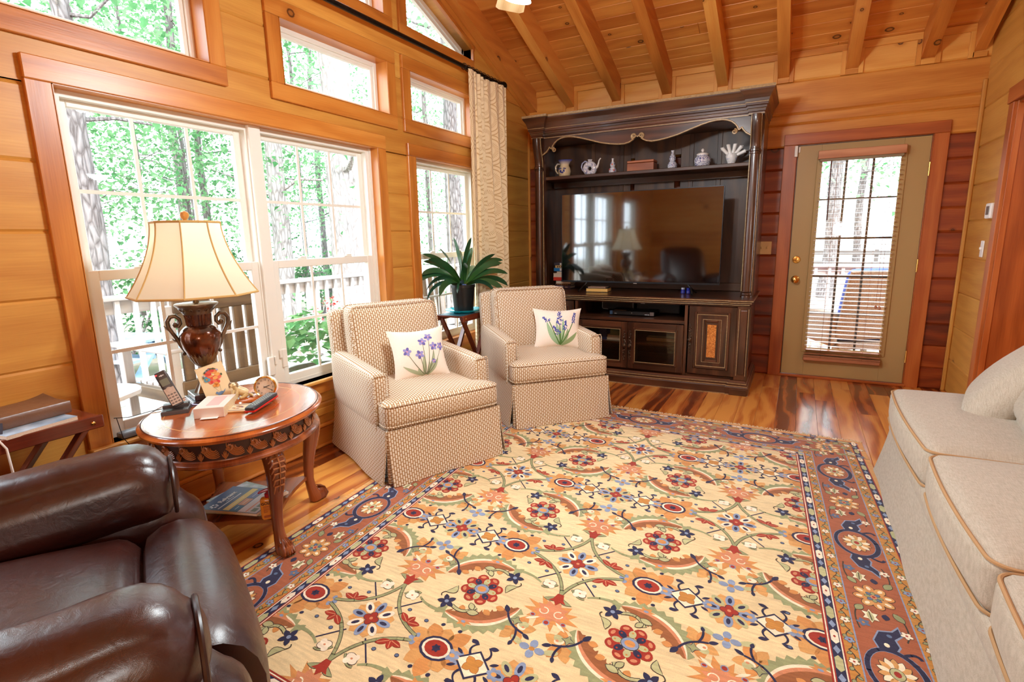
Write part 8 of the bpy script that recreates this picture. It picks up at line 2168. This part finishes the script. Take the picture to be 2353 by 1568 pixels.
part('crest_rail', lambda m: m.b2((-0.28, 0.36, 1.06), (0.28, 0.40, 1.16), grain=0, bev=0.01), M_RAIL, rk_)
# blue painted garden trestle on the ground
bt = thing('picnic_table', 'faded blue picnic table on the ground beyond the railing', 'table', (-7.3, 4.75, GZ), R(20))
M_BLU = noisy('faded_blue_paint', rgb(110, 144, 176), rgb(140, 166, 190), 8, 0.7)
part('table_top', lambda m: m.b2((-0.7, -0.35, 0.70), (0.7, 0.35, 0.74)), M_BLU, bt)
for sx in (-1, 1):
    for sy in (-1, 1): part('leg', lambda m: m.bar((sx * 0.5, -sy * 0.15, 0.70), (sx * 0.5, sy * 0.5, 0.0), 0.05, 0.12, up=(1, 0, 0)), M_BLU, bt)
    part('seat_plank', lambda m: m.b2((-0.7, sx * 0.55 - 0.13, 0.42), (0.7, sx * 0.55 + 0.13, 0.46)), M_BLU, bt)
part('cross_beam', lambda m: m.b2((-0.5, -0.03, 0.36), (0.5, 0.03, 0.42)), M_BLU, bt)
# dark paddock fences far off
M_DKF = plain('dark_fence_boards', rgb(88, 80, 76), 0.8)
def far_fence(label, p, q, z):
    p, q = Vector(p), Vector(q); L = (q - p).length; f = thing('paddock_fence', label, 'fence', (p.x, p.y, z), math.atan2((q - p).y, (q - p).x))
    for i in range(int(L / 2.4) + 1): part('post', lambda m: m.b2((2.4 * i - 0.06, -0.06, 0), (2.4 * i + 0.06, 0.06, 1.3)), M_DKF, f)
    for k in range(3): part('fence_rail', lambda m: m.b2((0, -0.08, 0.35 + 0.38 * k), (L, -0.05, 0.5 + 0.38 * k), grain=0), M_DKF, f)
far_fence('dark board fence among the trees beyond the big window', (-13, 8, 0), (-9.5, 24, 0), GZ + 0.35)
far_fence('dark board fence far beyond the glazed door', (-2, 24, 0), (9, 22, 0), GZ + 0.3)
# blue cushioned patio chair outside the door
pc = thing('patio_chair', 'wicker patio chair with royal blue cushions seen through the door blind', 'chair', (3.22, 6.85, -0.12), R(205))
M_BLC = noisy('royal_blue_canvas', rgb(62, 88, 176), rgb(44, 64, 146), 8, 0.8); M_WIC = noisy('brown_wicker', rgb(150, 128, 104), rgb(96, 78, 62), 120, 0.7, bump=0.5, bscale=160)
mb = MB(); mb.rbox((0.62, 0.62, 0.13), 0.05, (0, 0.01, 0.02), n=8, M=T(0, 0, 0.36)); mb.build('seat_cushion', M_BLC, pc)
mb = MB(); mb.rbox((0.58, 0.15, 0.66), 0.06, (0.01, 0.03, 0.01), n=10, M=T(0, 0.32, 0.72, rx=R(-14))); mb.build('back_cushion', M_BLC, pc)
mb = MB(); mb.b2((-0.33, -0.34, 0.22), (0.33, 0.40, 0.29), bev=0.01); mb.build('seat_frame', M_WIC, pc)
for sx in (-1, 1):
    mb = MB(); mb.rbox((0.10, 0.72, 0.36), 0.045, n=8, M=T(sx * 0.36, 0.0, 0.42)); mb.build('arm_panel', M_WIC, pc)
    for yy in (-0.3, 0.36): mb = MB(); mb.b2((sx * 0.34 - 0.025, yy - 0.025, 0), (sx * 0.34 + 0.025, yy + 0.025, 0.25)); mb.build('leg', M_WIC, pc)
mb = MB(); mb.rbox((0.70, 0.06, 0.74), 0.03, n=8, M=T(0, 0.43, 0.68, rx=R(-14))); mb.build('back_frame', M_WIC, pc)
# trees
def bark(name, c1, c2):
    t = NT(name); co = t.n('TexCoord').outputs['Object']; mp = t.n('Mapping', None, Vector=co); mp.inputs['Scale'].default_value = (9, 9, 2.2)
    vo = t.n('TexVoronoi', {'feature': 'DISTANCE_TO_EDGE'}, Vector=mp, Scale=1.6).outputs[0]; nz = t.n('TexNoise', None, Vector=mp, Scale=2.0, Detail=5.0).outputs[0]
    f = t.math('ADD', t.math('MULTIPLY', vo, 1.2), t.math('MULTIPLY', nz, 0.5)); c1, c2 = [tuple(q * 0.9 for q in k[:3]) + (1,) for k in (c1, c2)]
    t.bsdf(Base_Color=t.ramp(f, [(0.2, c2), (0.55, c1)]), Roughness=0.95, Normal=t.bump(f, 0.8, 0.05)); return t.m
M_BARK = bark('grey_bark', rgb(128, 120, 118), rgb(72, 64, 62)); M_BARKP = bark('pale_bark', rgb(176, 168, 163), rgb(122, 112, 108))
def trunk_mesh(r0, h, seed, lean=(0, 0), mat=None, branches=5, par=None):
    rs = random.Random(seed); mb = MB(); n = 12
    pts = [Vector((lean[0] * (k / n) ** 1.2 * h + 0.04 * math.sin(k * 1.3 + seed), lean[1] * (k / n) * h + 0.04 * math.cos(k * 1.7 + seed), h * k / n)) for k in range(n + 1)]
    mb.tube(pts, [r0 * (1.35 if k == 0 else 1.0 - 0.5 * k / n) for k in range(n + 1)], 12); mb.build('trunk', mat, par)
    tips = []
    for b in range(branches):
        k = rs.randint(4, n - 1); a = rs.uniform(0, 6.28); L = rs.uniform(1.2, 2.6); p = pts[k]; mb = MB()
        q = [p + Vector((math.cos(a) * L * t, math.sin(a) * L * t, L * 0.35 * t + 0.15 * math.sin(6 * t + b))) for t in (0, 0.3, 0.6, 1.0)]
        mb.tube(q, [r0 * 0.22, r0 * 0.16, r0 * 0.1, r0 * 0.04], 6); mb.build('branch', mat, par); tips.append(q[-1]); tips.append(q[2])
    return pts, tips
def leaf_cloud(par, centers, n, spread, size, mat, seed):
    rs = random.Random(seed); mb = MB()
    for i in range(n):
        c = rs.choice(centers); v = Vector((rs.gauss(0, 1), rs.gauss(0, 1), rs.gauss(0, 0.55))) * spread
        d = Vector((rs.uniform(-1, 1), rs.uniform(-1, 1), rs.uniform(-0.8, 0.3))); nn = Vector((rs.uniform(-.6, .6), rs.uniform(-.6, .6), 1)); s = size * rs.uniform(0.6, 1.3)
        leafcard(mb, c + v, d, nn, s, s * 0.36, rs.random())
    mb.build('foliage', mat, par, auto=0)
def tree(label, x, y, r, h, seed, mat, n=0, spread=1.0, size=0.16, lean=(0, 0), group=None, lo=2.5):
    t = thing('tree', label, 'tree', (x, y, GZ), 0, group)
    pts, tips = trunk_mesh(r, h, seed, lean, mat, 5 if n else 3, t)
    if n:
        rs = random.Random(seed + 1); cs = tips + [pts[k] + Vector((rs.uniform(-1.6, 1.6), rs.uniform(-1.6, 1.6), rs.uniform(-.5, .8))) for k in range(3, 13) for _ in range(2) if pts[k].z > lo]
        leaf_cloud(t, cs, n, spread, size, M_LFT, seed + 2)
    return t
tree('large furrowed tree trunk in the left pane of the big window', -7, 4.37, 0.17, 9.5, 1, M_BARK, 900, 0.8, lean=(0, 0.012), lo=6)
tree('slender pale trunk left of the thick one in the right pane', -8, 8.66, 0.23, 10, 2, M_BARKP, 900, 0.8, lo=6)
tree('thickest pale trunk rising past the middle transom window', -6.5, 9.22, 0.44, 11, 3, M_BARKP, 500, 0.7, lean=(0, 0.004), lo=8)
tree('trunk seen behind the narrow window and right transom', -7, 14.35, 0.30, 10, 4, M_BARK, 900, 0.9, lo=6)
for i, (x, y, r) in enumerate(((-10, 6.8, 0.05), (-10, 7.8, 0.06), (-9, 7.3, 0.06), (-11, 5.2, 0.10), (-12, 9.5, 0.12), (-12.5, 12.5, 0.14), (-10.5, 11.5, 0.08), (-13, 3.2, 0.14), (-11, 2.2, 0.09), (-9.5, 16.5, 0.14), (-12, 18.5, 0.16), (-14, 15.5, 0.14), (-14.5, 7.0, 0.16), (-15.5, 11.0, 0.18), (-15, 21, 0.16), (-8.5, 20, 0.12))):
    tree('slim background tree with pale green leaves beyond the deck', x, y, r, 8 + (i % 3), 20 + i, M_BARK, 2900, 1.15, 0.125, group='trees in the wood beyond the deck', lo=0.9 if i % 2 else 2.2)
for i, (x, y) in enumerate(((0.5, 20), (2.2, 26), (3.6, 21.5), (4.8, 27), (6.2, 23), (1.4, 31), (3.0, 34), (7.5, 30))):
    tree('distant sunlit tree beyond the glazed door', x, y, 0.16 + 0.04 * (i % 3), 11, 60 + i, M_BARK, 700, 1.2, 0.22, group='trees beyond the glazed door', lo=4.5)
for i, (x, y, s) in enumerate(((-9, 5.6, 1.0), (-10, 7.6, 1.1), (-9.5, 11.0, 1.0), (-11, 9.6, 1.2), (-8.5, 2.4, 1.0), (-10.5, 13.6, 1.2), (-9.5, 18.0, 1.3), (-12, 4.4, 1.3))):
    b = thing('shrub', 'low dark green shrub in the understory beyond the railing', 'shrub', (x, y, GZ), 0, 'understory shrubs beyond the railing')
    rs = random.Random(90 + i); cs = [Vector((rs.uniform(-.9, .9) * s, rs.uniform(-1.1, 1.1) * s, rs.uniform(0.4, 1.7) * s)) for _ in range(12)]
    leaf_cloud(b, cs, 1300, 0.36 * s, 0.115, M_LFU, 130 + i)
    mb = MB()
    for c in cs[:5]: mb.tube([(0, 0, 0), c * 0.5 + Vector((0.05, 0, 0)), c], [0.03, 0.02, 0.008], 5)
    mb.build('stems', M_BARK, b)
# ------------------------------------------------------------------ light
wd = bpy.data.worlds.new('World'); SC.world = wd; wd.use_nodes = True
nt = wd.node_tree; nt.nodes.clear()
bg = nt.nodes.new('ShaderNodeBackground'); bg.inputs[0].default_value = (0.78, 0.90, 1.0, 1); bg.inputs[1].default_value = 10.0
ow = nt.nodes.new('ShaderNodeOutputWorld'); nt.links.new(bg.outputs[0], ow.inputs[0])
def point(name, loc, power, col, r=0.06):
    l = bpy.data.lights.new(name, 'POINT'); l.energy = power; l.color = col; l.shadow_soft_size = r
    o = bpy.data.objects.new(name, l); COL.objects.link(o); o.location = loc; return o
WARM = (0.86, 0.96, 1.0)
for i in range(4):
    a = PI / 4 + i * PI / 2
    point('fan_bulb_light', (1.69 + 0.16 * math.cos(a), 2.07 + 0.16 * math.sin(a), 2.31), 50, (0.86, 0.96, 1.0), 0.05)
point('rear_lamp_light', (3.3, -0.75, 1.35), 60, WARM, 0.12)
point('lamp_bulb_light', (0.279, 1.436, 1.22), 9, (1.0, 0.88, 0.7), 0.03)
point('hall_light', (4.7, 3.6, 2.2), 25, WARM, 0.12)
sun = bpy.data.lights.new('sun', 'SUN'); sun.energy = 6.0; sun.angle = R(3); sun.color = (1, 0.96, 0.88)
so = bpy.data.objects.new('sun', sun); COL.objects.link(so); so.rotation_euler = (R(38), R(22), 0)
SC.view_settings.view_transform = 'Standard'; SC.view_settings.look = 'None'; SC.view_settings.gamma = 1.0; SC.view_settings.use_curve_mapping = False
SC.view_settings.exposure = 0.0
SC.cycles.max_bounces = 8; SC.cycles.diffuse_bounces = 6; SC.cycles.glossy_bounces = 4; SC.cycles.transmission_bounces = 6; SC.cycles.transparent_max_bounces = 12
SC.cycles.sample_clamp_indirect = 6.0
SC.cycles.caustics_reflective = False; SC.cycles.caustics_refractive = False
